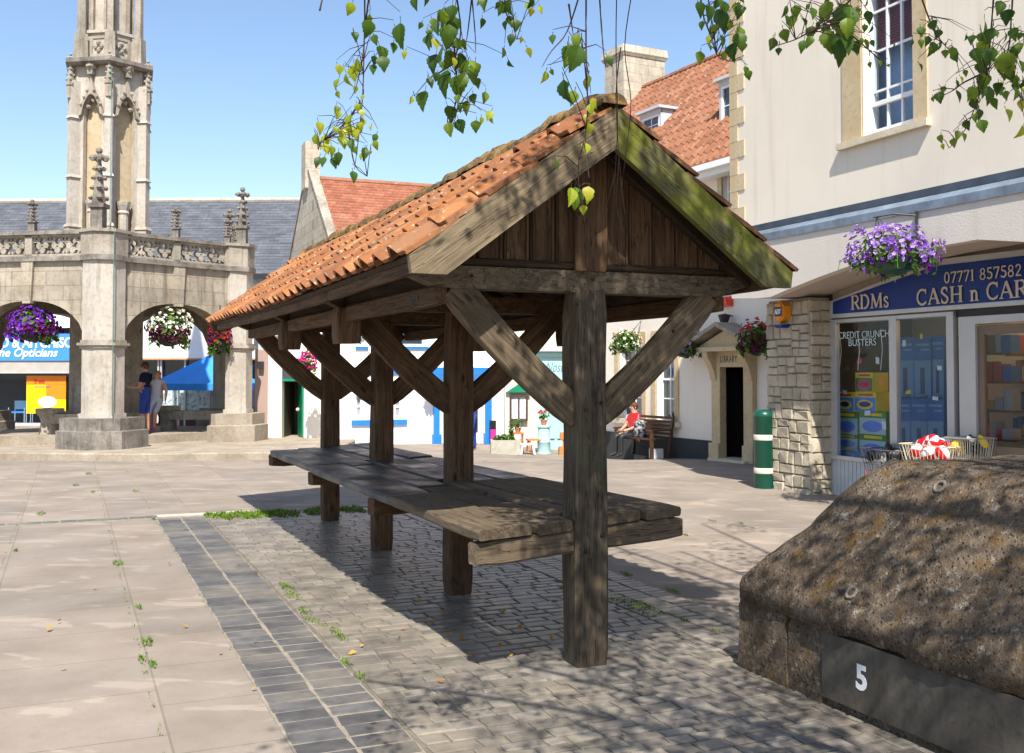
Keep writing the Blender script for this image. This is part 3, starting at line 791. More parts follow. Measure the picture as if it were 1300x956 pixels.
# arcade walls, one per side
def arch(c, hw, spring, rise, n=9):
    pts = []
    for i in range(n * 2 + 1):
        t = -1 + i / n
        pts.append((c - t * hw if False else c + t * hw, spring + rise * (1 - abs(t) ** 2.35) ** .62))
    return pts
WALLT = 4.37; SIDE = XR
for i in range(6):
    p, q = hx(i, XR), hx(i + 1, XR)
    if i >= 3: pass
    fr = Fr((q.x, q.y), u=((p - q).x, (p - q).y))        # u from q to p, v into the hexagon
    if (V((XC[0], XC[1], 0)) - fr.P(0, 0, 0)).dot(fr.v) < 0: fr = Fr((p.x, p.y), u=((q - p).x, (q - p).y))
    w = MB()
    ap = arch(SIDE / 2, 1.42, 2.6, .88)
    outer = [(.08, WALLT), (.08, 2.5), (SIDE / 2 - 1.42, 2.5)] + ap + [(SIDE / 2 + 1.42, 2.5), (SIDE - .08, 2.5), (SIDE - .08, WALLT)]
    w.plate(fr, .0, .5, outer)
    # keystone and hood rib
    w.taper(fr.P(SIDE / 2, -.0, 0), .2, .16, .3, .16, 3.42, WALLT, atan2(fr.u.y, fr.u.x))
    wl = w.build('arch_wall', MT['cross'], X, loc=fr.P(SIDE / 2, 0, 2.5))
    c = MB()
    for (z0, z1, o0) in ((WALLT, WALLT + .06, -.1), (WALLT + .06, WALLT + .12, -.06)): c.box(fr, .02, SIDE - .02, o0, .45, z0, z1)
    c.build('string_course', MT['cross_dark'], X, loc=fr.P(SIDE / 2, 0, WALLT))
    # parapet with pierced panels
    pz0, pz1 = WALLT + .12, 4.98
    holes = []
    for s0 in (.62, 1.98):
        for k in range(3):
            uc = s0 + .2 + k * .38; zc = (pz0 + pz1) / 2
            for (du, dz) in ((.085, 0), (-.085, 0), (0, .1), (0, -.1)):
                holes.append([(uc + du + .068 * cos(2 * pi * j / 8), zc + dz + .075 * sin(2 * pi * j / 8)) for j in range(8)])
            for (du, dz) in ((.15, .15), (-.15, .15), (.15, -.15), (-.15, -.15)):
                holes.append([(uc + du * .97 + .028 * cos(2 * pi * j / 5), zc + dz + .03 * sin(2 * pi * j / 5)) for j in range(5)])
    pp = MB(); pp.plate(fr, .06, .16, [(.1, pz0), (SIDE - .1, pz0), (SIDE - .1, pz1), (.1, pz1)], holes)
    for s0 in (.3, 1.8, 3.22): pp.box(fr, s0, s0 + .18, .0, .22, pz0, pz1)
    pp.box(fr, .1, SIDE - .1, .0, .22, pz0, pz0 + .05); pp.box(fr, .1, SIDE - .1, .0, .22, pz1 - .05, pz1)
    pp.build('pierced_parapet', MT['cross_plain'], X, loc=fr.P(SIDE / 2, 0, pz0))
    c = MB(); c.box(fr, 0, SIDE, -.06, .28, pz1, pz1 + .05); c.box(fr, 0.0, SIDE, -.02, .24, pz1 + .05, pz1 + .09)
    c.build('coping', MT['cross_dark'], X, loc=fr.P(SIDE / 2, 0, pz1))
    # piers at the corner: a ring of six points round the vertex
for i in range(6):
    def rg(r0, w, t):   # outline of a pier standing on vertex i
        a = XA + i * pi / 3; d = V((cos(a), sin(a), 0)); s = V((-d.y, d.x, 0)); c = hx(i, XR)
        f0 = c + d * r0
        return [(p.x, p.y) for p in (f0 - s * w * .42, f0 + s * w * .42, c + s * w - d * (w * .33), c + s * w * .85 - d * t, c - s * w * .85 - d * t, c - s * w - d * (w * .33))][::1]
    pm = MB()
    pm.prism(rg(.16, .45, .3), .84, 2.42); pm.prism(rg(.19, .5, .33), .84, .94); pm.prism(rg(.16, .45, .3), 2.5, 4.37)
    pm.build('pier', MT['cross_fine'], X, loc=hx(i, XR) + V((0, 0, .9)))
    cm = MB(); cm.prism(rg(.2, .5, .34), 2.40, 2.46); cm.prism(rg(.24, .56, .38), 2.46, 2.52); cm.prism(rg(.19, .49, .33), 2.52, 2.58)
    cm.build('capital', MT['cross_plain'], X, loc=hx(i, XR) + V((0, 0, 2.4)))
    pm = MB(); pm.prism(rg(.19, .5, .35), WALLT + .12, 5.0); pm.prism(rg(.24, .56, .4), 5.0, 5.07); pm.build('corner_block', MT['cross_plain'], X, loc=hx(i, XR) + V((0, 0, 4.5)))
    cc = MB(); cc.prism(rg(.23, .52, .5), WALLT, WALLT + .12); cc.build('string_course', MT['cross_dark'], X, loc=hx(i, XR) + V((0, 0, 4.4)))
    bm = MB(); bm.prism(rg(.5, .98, .55), XZ - .02, .55); bm.prism(rg(.5, .98, .55), .55, .57, top=rg(.44, .9, .5))
    bm.prism(rg(.42, .9, .48), .57, .84)
    bm.build('pier_base', MT['step'] if i else MT['cross_dark'], X, loc=hx(i, XR) + V((0, 0, .2)))
    # finials on the parapet
    def finial(c, h, r, mat, name):
        f = MB()
        f.prism([(c[0] + r * cos(pi / 4 + k * pi / 2), c[1] + r * sin(pi / 4 + k * pi / 2)) for k in range(4)], c[2], c[2] + h * .3)
        f.prism([(c[0] + r * 1.35 * cos(pi / 4 + k * pi / 2), c[1] + r * 1.35 * sin(pi / 4 + k * pi / 2)) for k in range(4)], c[2] + h * .28, c[2] + h * .33)
        f.prism([(c[0] + r * .85 * cos(k * pi / 4), c[1] + r * .85 * sin(k * pi / 4)) for k in range(8)], c[2] + h * .33, c[2] + h * .92, top=[(c[0] + r * .18 * cos(k * pi / 4), c[1] + r * .18 * sin(k * pi / 4)) for k in range(8)])
        for t, k3 in ((.4, .8), (.52, .68), (.64, .58), (.75, .5)):
            for k in range(4):
                a = k * pi / 2 + .5; q = r * (.95 - .67 * (t - .33) / .59)
                f.ball((c[0] + q * cos(a), c[1] + q * sin(a), c[2] + h * t), r * .36, r * .36, r * .3, 6, 4, jit=.4)
        for k in range(4): f.ball((c[0] + r * .7 * cos(k * pi / 2 + .5), c[1] + r * .7 * sin(k * pi / 2 + .5), c[2] + h * .88), r * .5, r * .5, r * .42, 6, 4, jit=.4)
        f.ball((c[0], c[1], c[2] + h * .97), r * .42, n=7, k=5)
        return f.build(name, mat, X, loc=c)
    vx = hx(i, XR - .05)
    if i != 0: finial((vx.x, vx.y, 5.07), 1.45, .16, MT['cross_dark'], 'pinnacle')
    e_ = hx(i, XR - .12).lerp(hx(i + 1, XR - .12), .5)
    finial((e_.x, e_.y, 5.07), .72, .11, MT['cross_dark'], 'pinnacle')
    if i in (0, 5, 1):
        e_ = hx(i, XR - .12).lerp(hx(i + 1, XR - .12), .13 if i != 0 else .9); finial((e_.x, e_.y, 5.07), .62, .1, MT['cross_dark'], 'pinnacle')
# the tall crocketed pinnacle standing on the front corner
vx = hx(0, XR - .25)
finial((vx.x - .15, vx.y, 5.05), 1.9, .19, MT['cross_dark'], 'pinnacle')
# roof behind the parapet and the floor inside
rm = MB(); rm.prism([(hx(i, XR - .3).x, hx(i, XR - .3).y) for i in range(6)], 4.2, 4.3); rm.build('roof', MT['cross_plain'], X, loc=(XC[0], XC[1], 4.2))
# central tower
tw = MB()
def tr(r, off=0): return [(hx(i, r, off).x, hx(i, r, off).y) for i in range(6)]
tw.prism(tr(.68), XZ, 9.75)
tw.build('tower_core', MT['niche'], X, loc=(XC[0], XC[1], 4.3))
bs = MB(); bs.prism(tr(1.5), XZ, .5); bs.prism(tr(1.3), .5, .85); bs.prism(tr(1.0), .85, 4.2); bs.build('tower_base', MT['cross_plain'], X, loc=(XC[0], XC[1], .2))
for i in range(6):
    a = XA + i * pi / 3
    bt = MB(); c = hx(i, .95)
    bt.taper(c, .34, .26, .34, .26, 4.3, 5.55, a); bt.taper(c, .26, .2, .26, .2, 5.5, 9.2, a); bt.taper(c, .38, .32, .32, .26, 5.5, 5.58, a)
    for z in (6.75, 8.25): bt.taper(c, .34, .28, .28, .22, z, z + .07, a)
    bt.build('buttress', MT['cross_fine'], X, loc=c + V((0, 0, 4.4)))
    # pinnacle on each buttress
    c2 = hx(i, 1.06); finial((c2.x, c2.y, 8.75), 1.15, .1, MT['cross_plain'], 'pinnacle')
    p, q = hx(i, .97), hx(i + 1, .97)
    fr = Fr((p.x, p.y), u=((q - p).x, (q - p).y))
    if (V((XC[0], XC[1], 0)) - fr.P(0, 0, 0)).dot(fr.v) < 0: fr = Fr((q.x, q.y), u=((p - q).x, (p - q).y))
    W = .97
    def ogee(c, hw, z0, z1):    # pointed arch outline from spring to apex
        pts = []
        for k in range(13):
            t = -1 + k / 6; z = z0 + (z1 - z0) * (1 - abs(t) ** 1.8) ** .75
            pts.append((c + t * hw, z))
        return pts
    hole = [(W / 2 - .25, 4.85)] + ogee(W / 2, .25, 8.35, 8.85) + [(W / 2 + .25, 4.85)]
    fm = MB(); fm.plate(fr, .06, .2, [(0, 4.3), (W, 4.3), (W, 9.62), (0, 9.62)], [hole])
    fm.build('niche_panel', MT['cross_fine'], X, loc=fr.P(W / 2, 0, 4.3))
    hm = MB()
    outer = []
    for k in range(15):
        t = -1 + k / 7; z = 8.3 + .62 * (1 - abs(t) ** 1.9) ** .8 + (.42 * max(0, 1 - abs(t) / .38) ** 1.7)
        outer.append((W / 2 + t * .34, z))
    inner = ogee(W / 2, .255, 8.35, 8.85)
    hm.plate(fr, -.04, .07, outer + inner[::-1]); hm.box(fr, W / 2 - .07, W / 2 + .07, -.1, .07, 9.34, 9.5)
    hm.ball(fr.P(W / 2, -.04, 9.55), .15, .15, .1, 8, 5, jit=.4)
    for t in (-.75, -.5, -.28, .28, .5, .75): hm.ball(fr.P(W / 2 + t * .36, -.05, 8.42 + .72 * (1 - abs(t))), .045, n=6, k=4, jit=.4)
    for t in (-.5, 0, .5): hm.ball(fr.P(W / 2 + t * .3, .1, 8.72 - abs(t) * .32), .07, .07, .06, 6, 4, jit=.3)
    hm.build('ogee_hood', MT['cross_plain'], X, loc=fr.P(W / 2, 0, 8.4))
    cm = MB(); pc = fr.P(W / 2, .12, 0)
    cm.lathe((pc.x, pc.y, 4.3), [(.16, 0), (.16, .55), (.12, .6), (.12, 1.55), (.15, 1.6), (.12, 1.66), (.17, 1.8), (.19, 1.88), (.1, 1.9)], 10)
    cm.build('niche_column', MT['cross_fine'], X, loc=pc + V((0, 0, 4.3)))
# cornice, upper stage and spire
cm = MB(); cm.prism(tr(1.12), 9.58, 9.64, top=tr(1.2)); cm.prism(tr(1.2), 9.64, 9.74); cm.prism(tr(1.2), 9.74, 9.82, top=tr(.9)); cm.build('cornice', MT['cross_dark'], X, loc=(XC[0], XC[1], 9.6))
us = MB(); us.prism(tr(.62), 9.75, 10.5); us.prism(tr(.68), 10.5, 10.58); us.prism(tr(.54), 10.58, 12.6); us.prism(tr(.54), 12.6, 15.2, top=tr(.08)); us.build('upper_stage', MT['cross_fine'], X, loc=(XC[0], XC[1], 9.8))
for i in range(6):
    a = XA + i * pi / 3; c = hx(i, .8)
    sm = MB(); sm.taper(c, .26, .26, .24, .24, 9.8, 10.45, a); sm.taper(c, .15, .15, .13, .13, 10.45, 12.8, a); sm.taper(c, .13, .13, .02, .02, 12.8, 13.6, a)
    sm.build('shaft', MT['cross_plain'], X, loc=c + V((0, 0, 9.8)))
    p, q = hx(i, .62), hx(i + 1, .62)
    fr = Fr((p.x, p.y), u=((q - p).x, (q - p).y))
    if (V((XC[0], XC[1], 0)) - fr.P(0, 0, 0)).dot(fr.v) < 0: fr = Fr((q.x, q.y), u=((p - q).x, (p - q).y))
    pm = MB(); pm.plate(fr, -.025, .02, [(.09, 9.9), (.53, 9.9), (.53, 10.42), (.09, 10.42)], [[(.15, 9.96), (.47, 9.96), (.47, 10.36), (.15, 10.36)]])
    for (du, dz) in ((0, .1), (0, -.1), (.09, 0), (-.09, 0)): pm.ball(fr.P(.31 + du * .9, 0, 10.16 + dz), .07, .07, .07, 6, 4, jit=.3)
    pm.box(fr, .1, .16, -.03, .1, 10.6, 12.5); pm.box(fr, .46, .52, -.03, .1, 10.6, 12.5)
    pm.build('tracery_panel', MT['cross_plain'], X, loc=fr.P(.33, 0, 10))
# lightning conductor down the front
q = [hx(0, 1.16) + V((.06, 0, z)) for z in (4.9, 6, 7.5, 9.5)]
lc = MB(); lc.tube(q, .009, 5); f0 = hx(0, XR + .215); lc.tube([V((f0.x + .2, f0.y + .05, z)) for z in (.9, 2.4, 4.3, 5.1)], .009, 5)
lc.build('lightning_conductor', plain('verdigris', (.06, .2, .17), .6), X, loc=f0)
# stone seats on moulded pedestals seen through the arches
for (px, d, lab) in ((63, 25.2, 'moulded stone seat with a slab inside the left arch of the cross'), (212, 27.2, 'moulded stone seat with a slab inside the right arch of the cross')):
    t_ = at(px, 550, d); sb = MB()
    sb.lathe((t_.x, t_.y, XZ), [(.34, 0), (.34, .1), (.26, .2), (.22, .5), (.26, .62), (.36, .72), (.36, .82)], 6)
    sb.box(Fr((t_.x, t_.y), u=(1, .15)), .1, 1.6, -.2, .25, .62, .85)
    sb.box(Fr((t_.x, t_.y), u=(1, .15)), 1.1, 1.45, -.15, .2, XZ, .62)
    tag(sb.build('stone_seat', MT['cross_plain'], None, loc=(t_.x, t_.y, XZ)), lab, 'stone seat', 'stone seats inside the market cross')
# ================================================================== helpers for buildings
def text(body, fr, u, v, z, h, mat, parent, width=None, ext=.006, align='LEFT', shear=0, off=0.0, name='lettering', spacing=1.0, loc=None):
    cu = bpy.data.curves.new('t', 'FONT'); cu.body = body; cu.size = h / .7; cu.extrude = ext; cu.align_x = align; cu.shear = shear; cu.offset = off; cu.space_character = spacing; cu.resolution_u = 3
    o = bpy.data.objects.new('t', cu); C.objects.link(o)
    bpy.context.view_layer.update()
    me = bpy.data.meshes.new_from_object(o.evaluated_get(bpy.context.evaluated_depsgraph_get()))
    bpy.data.objects.remove(o)
    xs_ = [q.co.x for q in me.vertices]; k = 1
    if width and xs_: k = width / (max(xs_) - min(xs_))
    p = fr.P(u, v, z)
    for q in me.vertices:
        a = q.co.copy(); q.co = fr.u * (-a.x * k) + V((0, 0, a.y)) - fr.v * a.z
    me.materials.clear(); me.materials.append(mat)
    for q in me.polygons: q.use_smooth = False; q.material_index = 0
    t = bpy.data.objects.new(name, me); C.objects.link(t); t.location = p
    if parent: par(t, parent)
    return t

def serif(body, fr, u, v, z, h, mat, parent, width, edge=None, depth=.012, name='lettering'):
    """capitals and figures drawn as thick and thin strokes with serifs; h = capital height"""
    T, t = .16, .075
    def arc(cx, cz, rx, rz, a0, a1, n=10): return [(cx + rx * cos(radians(a0 + (a1 - a0) * i / n)), cz + rz * sin(radians(a0 + (a1 - a0) * i / n))) for i in range(n + 1)]
    def sf(x, zz, w=.16): return ([(x - w, zz), (x + w, zz)], t * .8)
    GL = {
        'R': (.78, [([(.16, 0), (.16, 1)], T), ([(.16, .96), (.42, .96)], t), (arc(.42, .73, .22, .235, 90, -90), T * .75), ([(.42, .5), (.16, .5)], t), ([(.4, .5), (.74, .02)], T * .9), sf(.16, .03), sf(.1, .97, .1)]),
        'D': (.86, [([(.16, 0), (.16, 1)], T), ([(.16, .965), (.38, .965)], t), (arc(.38, .5, .37, .465, 90, -90, 14), T * .85), ([(.38, .035), (.16, .035)], t), sf(.1, .03, .1), sf(.1, .97, .1)]),
        'M': (1.08, [([(.14, 0), (.2, 1)], t * 1.1), ([(.2, .96), (.52, .06)], T), ([(.52, .04), (.84, .96)], t * 1.1), ([(.86, 1), (.92, 0)], T), sf(.14, .03, .13), sf(.92, .03, .15), sf(.15, .97, .1), sf(.9, .97, .1)]),
        'S': (.62, [(arc(.31, .74, .2, .23, 40, 200, 10) + [(.2, .6), (.42, .42)] + arc(.31, .26, .21, .235, 30, -150, 10), T * .8), ([(.47, .98), (.47, .72)], t), ([(.1, .02), (.1, .3)], t)]),
        'C': (.84, [(arc(.46, .5, .36, .47, 50, 310, 18), T * .8), ([(.73, 1.0), (.73, .7)], t), ([(.71, .08), (.75, .24)], t)]),
        'A': (.86, [([(.08, .03), (.41, 1)], t * 1.1), ([(.4, 1), (.76, .03)], T), ([(.2, .36), (.63, .36)], t), sf(.1, .03, .12), sf(.76, .03, .15)]),
        'H': (.92, [([(.17, 0), (.17, 1)], T), ([(.75, 0), (.75, 1)], T), ([(.17, .5), (.75, .5)], t), sf(.17, .03), sf(.17, .97), sf(.75, .03), sf(.75, .97)]),
        'Y': (.84, [([(.08, .97), (.42, .45)], T), ([(.42, .45), (.74, .97)], t), ([(.42, .47), (.42, 0)], T), sf(.42, .03), sf(.1, .97, .14), sf(.74, .97, .12)]),
        'n': (.62, [([(.15, 0), (.15, .62)], T * .85), (arc(.31, .42, .15, .19, 150, 0, 8) + [(.46, 0)], T * .8), sf(.15, .03, .13), sf(.47, .03, .13), ([(.02, .62), (.15, .62)], t)]),
        '0': (.66, [(arc(.33, .5, .23, .46, 0, 360, 20), T * .72)]),
        '1': (.46, [([(.24, 0), (.24, 1)], T * .85), sf(.24, .03), ([(.08, .84), (.24, .97)], t)]),
        '7': (.6, [([(.06, .94), (.56, .94)], T * .7), ([(.54, .94), (.22, 0)], T * .7), ([(.07, .98), (.07, .78)], t)]),
        '8': (.62, [(arc(.31, .74, .18, .22, 0, 360, 16), T * .6), (arc(.31, .26, .22, .24, 0, 360, 16), T * .66)]),
        '5': (.6, [([(.14, .95), (.52, .95)], T * .7), ([(.16, .95), (.13, .58)], t), (arc(.28, .32, .23, .28, 110, -150, 12), T * .75)]),
        '2': (.62, [(arc(.3, .72, .2, .24, 170, -30, 10) + [(.1, .06)], T * .65), ([(.08, .06), (.55, .06)], T * .75)]),
        ' ': (.36, []), 's': (.5, None)}
    adv = []; x = 0
    for c in body:
        w = GL['S'][0] * .72 if c == 's' else GL[c][0]
        if c == 'r': w = .6
        adv.append(x); x += w + .05
    k = width / x
    mb = MB(); lay = [(mat, 1.0, 0.0)] if edge is None else [(edge, 1.55, .004), (mat, 1.0, 0.0)]
    for li, (mt, fat, back) in enumerate(lay):
        for c, x0 in zip(body, adv):
            sc2 = .72 if c == 's' else 1
            for (pts, wd) in GL['S' if c == 's' else c][1]:
                pts = [(a * sc2, b * sc2) for a, b in pts]; hw = (wd * fat * sc2 if c != 's' else wd * fat * .9) / 2 + (.0 if li or edge is None else 0)
                n = len(pts); L_, R_ = [], []
                for i in range(n):
                    a, b = pts[max(i - 1, 0)], pts[min(i + 1, n - 1)]
                    dx, dz = b[0] - a[0], b[1] - a[1]; l = math.hypot(dx, dz) or 1
                    nx_, nz_ = -dz / l * hw, dx / l * hw
                    L_.append((pts[i][0] + nx_, pts[i][1] + nz_)); R_.append((pts[i][0] - nx_, pts[i][1] - nz_))
                W_ = lambda q, d: fr.P(u - (x0 + q[0]) * k, v - d, z + q[1] * h)
                dd = depth - back + .0007 * (pts[0][0] + len(mb.f) % 7 * .3)
                b = mb.add([W_(q, dd) for q in L_] + [W_(q, dd) for q in R_] + [W_(q, 0) for q in L_] + [W_(q, 0) for q in R_], [], li)
                for i in range(n - 1):
                    for f in ((i, i + 1, n + i + 1, n + i), (i, 2 * n + i, 2 * n + i + 1, i + 1), (n + i, n + i + 1, 3 * n + i + 1, 3 * n + i)):
                        mb.f.append(tuple(b + q for q in f)); mb.m.append(len(lay) - 1 - li if edge is not None and False else li)
                mb.f.append((b, b + n, b + 3 * n, b + 2 * n)); mb.m.append(li); mb.f.append((b + n - 1, b + 3 * n - 1, b + 4 * n - 1, b + 2 * n - 1)); mb.m.append(li)
    return mb.build(name, [q[0] for q in lay], parent, loc=fr.P(u, v, z))

def sash(fr, u0, u1, z0, z1, v, parent, cols=2, rows=4, frame='whitepaint', pane='glassdk', bar=.022, depth=.09, fw=.05, split=True, name='window'):
    """white sash window standing in plane v: frame (top part), panes"""
    f = MB(); a, b = min(u0, u1), max(u0, u1)
    f.box(fr, a, a + fw, v, v + depth, z0, z1); f.box(fr, b - fw, b, v, v + depth, z0, z1)
    f.box(fr, a + fw, b - fw, v, v + depth, z0, z0 + fw * 1.3); f.box(fr, a + fw, b - fw, v, v + depth, z1 - fw, z1)
    zm = (z0 + z1) / 2
    if split: f.box(fr, a + fw, b - fw, v + .015, v + depth, zm - .025, zm + .025)
    for i in range(1, cols):
        u = a + fw + (b - a - 2 * fw) * i / cols; f.box(fr, u - bar / 2, u + bar / 2, v + .03, v + .07, z0 + fw, z1 - fw)
    for i in range(1, rows):
        z = z0 + fw + (z1 - z0 - 2 * fw) * i / rows
        if not (split and abs(z - zm) < .06): f.box(fr, a + fw, b - fw, v + .032, v + .068, z - bar / 2, z + bar / 2)
    w = f.build(name, MT[frame], parent, loc=fr.P((a + b) / 2, v, z0))
    p = MB(); p.box(fr, a + fw * .5, b - fw * .5, v + .045, v + .055, z0 + fw * .5, z1 - fw * .5); p.build('pane', MT[pane], w, loc=fr.P((a + b) / 2, v, z0))
    return w
def bx(name, fr, u0, u1, v0, v1, z0, z1, mat, parent=None):
    b = MB(); b.box(fr, min(u0, u1), max(u0, u1), v0, v1, z0, z1)
    return b.build(name, MT[mat] if isinstance(mat, str) else mat, parent, loc=fr.P((u0 + u1) / 2, v0, z0))
def roofslab(mb, fr, u0, u1, v0, z0, v1, z1, t=.1, m=0):
    n = V((0, 0, 1)); mb.hexa([fr.P(u0, v0, z0), fr.P(u1, v0, z0), fr.P(u1, v1, z1), fr.P(u0, v1, z1), fr.P(u0, v0, z0 + t), fr.P(u1, v0, z0 + t), fr.P(u1, v1, z1 + t), fr.P(u0, v1, z1 + t)], m)

# ================================================================== RIGHT-HAND SHOP BUILDING
B = Fr((4.537, 15.74), ang=.4048)
BL = empty('shop_building', B.P(-4, 1, 0), 'cream rendered shop building with a blue CASH n CARRY sign under a concrete canopy', 'shop building')
VF, VU, VS = -.57, -.43, .40
hu = lambda px, py, v: B.hit(px, py, v)
MT['leadblue'] = plain('weathered_lead', (.15, .185, .235), .6, .3, .35, 3.5, .2); MT['leadshade'] = plain('shaded_lead', (.06, .075, .1), .6, .3, .3, 3, .2)  # darker copy for the upstand: shade below the render edge put into the colour
# canopy fascia
low = [hu(px, py, VF) for px, py in ((929, 379), (960, 378.8), (978, 377), (1000, 367.5), (1040, 351.5), (1080, 337), (1161, 318), (1241, 304), (1300, 307))]
zt = (hu(972, 303, VF)[1] + hu(1124, 276, VF)[1] + hu(1298, 239, VF)[1]) / 3
zl = (hu(958, 284, VU)[1] + hu(1230, 220, VU)[1]) / 2
UE = low[0][0]
fas = low + [(-4.6, low[-1][1] - .02), (-7.5, low[-1][1] - .2), (-9.5, low[-1][1] - .5), (-9.5, zt), (UE, zt)]
fm = MB(); fm.plate(B, VF, VF + .16, fas); fm.build('canopy_fascia', MT['roughcast'], BL, loc=B.P(-3, VF, 3))
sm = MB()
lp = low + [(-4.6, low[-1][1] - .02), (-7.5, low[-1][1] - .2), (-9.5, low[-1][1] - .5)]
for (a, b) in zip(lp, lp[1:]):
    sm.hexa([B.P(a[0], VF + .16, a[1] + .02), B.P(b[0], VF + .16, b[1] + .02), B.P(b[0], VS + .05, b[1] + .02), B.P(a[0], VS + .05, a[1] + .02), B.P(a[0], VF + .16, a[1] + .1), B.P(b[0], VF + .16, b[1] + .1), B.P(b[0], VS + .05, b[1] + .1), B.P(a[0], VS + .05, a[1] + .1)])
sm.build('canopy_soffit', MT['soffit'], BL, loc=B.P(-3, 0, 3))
ld = MB(); zu = zl - .15
ld.hexa([B.P(-9.5, VF - .025, zt - .03), B.P(UE + .02, VF - .025, zt - .03), B.P(UE + .02, VU, zt), B.P(-9.5, VU, zt), B.P(-9.5, VF - .02, zt + .08), B.P(UE + .02, VF - .02, zt + .08), B.P(UE + .02, VU, zu), B.P(-9.5, VU, zu)])
ld.build('lead_flashing', MT['leadblue'], BL, loc=B.P(-3, VF, zt))
ld = MB(); ld.box(B, -9.5, UE + .02, VU - .012, VU + .1, zu, zl - .052); ld.build('lead_upstand', MT['leadshade'], BL, loc=B.P(-3, VU, zu))
# upper wall with its window
(wa, z_), (wb, _), (wc, _), (wd_, _) = hu(1070, 100, VU), hu(1094, 100, VU), hu(1160, 100, VU), hu(1178, 100, VU)
zs = (hu(1070, 182, VU)[1] + hu(1178, 153, VU)[1]) / 2
ZT = 9.2; wt = zs + 2.35; uc = hu(928, 200, VU)[0]
w2 = (uc - .02)
um = MB(); um.plate(B, VU, VU + .3, [(-12, zl - .05), (uc, zl - .05), (uc, ZT), (-12, ZT)], [[(wc, zs), (wb, zs), (wb, wt), (wc, wt)], [(wc - 3.4, zs), (wb - 3.4, zs), (wb - 3.4, wt), (wc - 3.4, wt)]])
um.box(B, uc - .3, uc, VU + .3, 6, zl - .3, ZT); um.box(B, -12, uc, 5.7, 6, 0, ZT); um.box(B, -12, -11.7, VU + .3, 5.7, zl - .05, ZT)
um.build('upper_wall', MT['cream'], BL, loc=B.P(-3, VU, 5))
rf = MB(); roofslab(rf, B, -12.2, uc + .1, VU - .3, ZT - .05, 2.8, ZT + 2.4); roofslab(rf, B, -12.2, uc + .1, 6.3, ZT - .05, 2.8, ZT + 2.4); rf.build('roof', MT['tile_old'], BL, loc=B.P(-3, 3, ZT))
for k, du in enumerate((0, -3.4)):
    a, b, c, d = wa + du, wb + du, wc + du, wd_ + du
    s2 = MB(); s2.plate(B, VU - .018, VU + .02, [(d, zs), (a, zs), (a, wt + .16), (d, wt + .16)], [[(c, zs + .0005), (b, zs + .0005), (b, wt), (c, wt)]])
    w_ = s2.build('window_surround', MT['quoin'], BL, loc=B.P(b, VU, zs))
    bx('sill', B, d - .05, a + .05, VU - .09, VU + .16, zs - .09, zs + .001, 'sillstone', w_)
    w_ = sash(B, c + .005, b - .005, zs + .003, wt - .003, VU + .1, BL, cols=3, rows=4, pane='glass', fw=.075, bar=.03, split=False)
    m1 = MB(); m1.box(B, c + .08, b - .08, VU + .1, VU + .16, zs + .42, zs + .48); m1.build('meeting_rail', MT['whitepaint'], w_, loc=B.P(b, VU, zs + .5))
    bl = MB()
    for i in range(26): 
        z0 = wt - .1 - i * .042
        bl.hexa([B.P(c + .08, VU + .22, z0), B.P(b - .08, VU + .22, z0), B.P(b - .08, VU + .245, z0 + .02), B.P(c + .08, VU + .245, z0 + .02), B.P(c + .08, VU + .22, z0 + .004), B.P(b - .08, VU + .22, z0 + .004), B.P(b - .08, VU + .245, z0 + .024), B.P(c + .08, VU + .245, z0 + .024)])
    bl.box(B, c + .08, b - .08, VU + .25, VU + .256, wt - 1.1, wt - .05)
    bl.build('blind', MT['blind'], w_, loc=B.P(b, VU, wt))
    bx('reflection_sheet', B, c - .3, b + .3, VU + .42, VU + .45, zs - .2, wt + .2, plain('sky_reflection', (.3, .38, .5), .9), BL)  # blue-grey sheet behind the glass; sky reflection is put into its colour
# quoins up the corner
z = zl + .02; i = 0
while z < ZT - .3:
    w = .38 if i % 2 == 0 else .2
    q = MB(); q.box(B, uc - w, uc + .014, VU - .016, VU + .1, z, z + .265); q.build('quoin', MT['quoin'], BL, loc=B.P(uc, VU, z)); z += .272; i += 1
# stone pillar built of rubble blocks
PL = empty('p', (0, 0, 0), 'x', 'x'); bpy.data.objects.remove(PL)
u1p = hu(975, 500, 0)[0]; pv1 = .45
pm = MB(); pm.box(B, .015, u1p - .02, .015, .39, -.3, 3.0); pil = pm.build('pillar', MT['mortar'], BL, loc=B.P(.4, 0, 0))
rp = MB(); rt = random.Random(4)
def stoneblock(P4, dep, nrm):   # P4 four corners of the face, slightly cushioned
    c = sum(P4, V((0, 0, 0))) / 4
    base = [p - nrm * .05 for p in P4]; mid = [p + nrm * dep * .3 for p in P4]; top = [c + (p - c) * .86 + nrm * dep * rt.uniform(.6, 1.5) for p in P4]
    rp.add(base + mid + top, [(0, 1, 5, 4), (1, 2, 6, 5), (2, 3, 7, 6), (3, 0, 4, 7), (4, 5, 9, 8), (5, 6, 10, 9), (6, 7, 11, 10), (7, 4, 8, 11), (8, 9, 10, 11)])
def split_rect(x0, x1, z0, z1, out):
    w, h = x1 - x0, z1 - z0
    if w < .15 or (w * h < .07 and w < .46 and h < .24) or (h < .15 and w < .44):
        if h > .26: 
            m_ = z0 + h * rt.uniform(.4, .6); out += [(x0, x1, z0, m_), (x0, x1, m_, z1)]
        else: out.append((x0, x1, z0, z1))
        return
    if h > w * .75 and h > .17: m_ = z0 + h * rt.uniform(.36, .64); split_rect(x0, x1, z0, m_, out); split_rect(x0, x1, m_, z1, out)
    else: m_ = x0 + w * rt.uniform(.34, .66); split_rect(x0, m_, z0, z1, out); split_rect(m_, x1, z0, z1, out)
j = lambda: rt.uniform(-.007, .007)
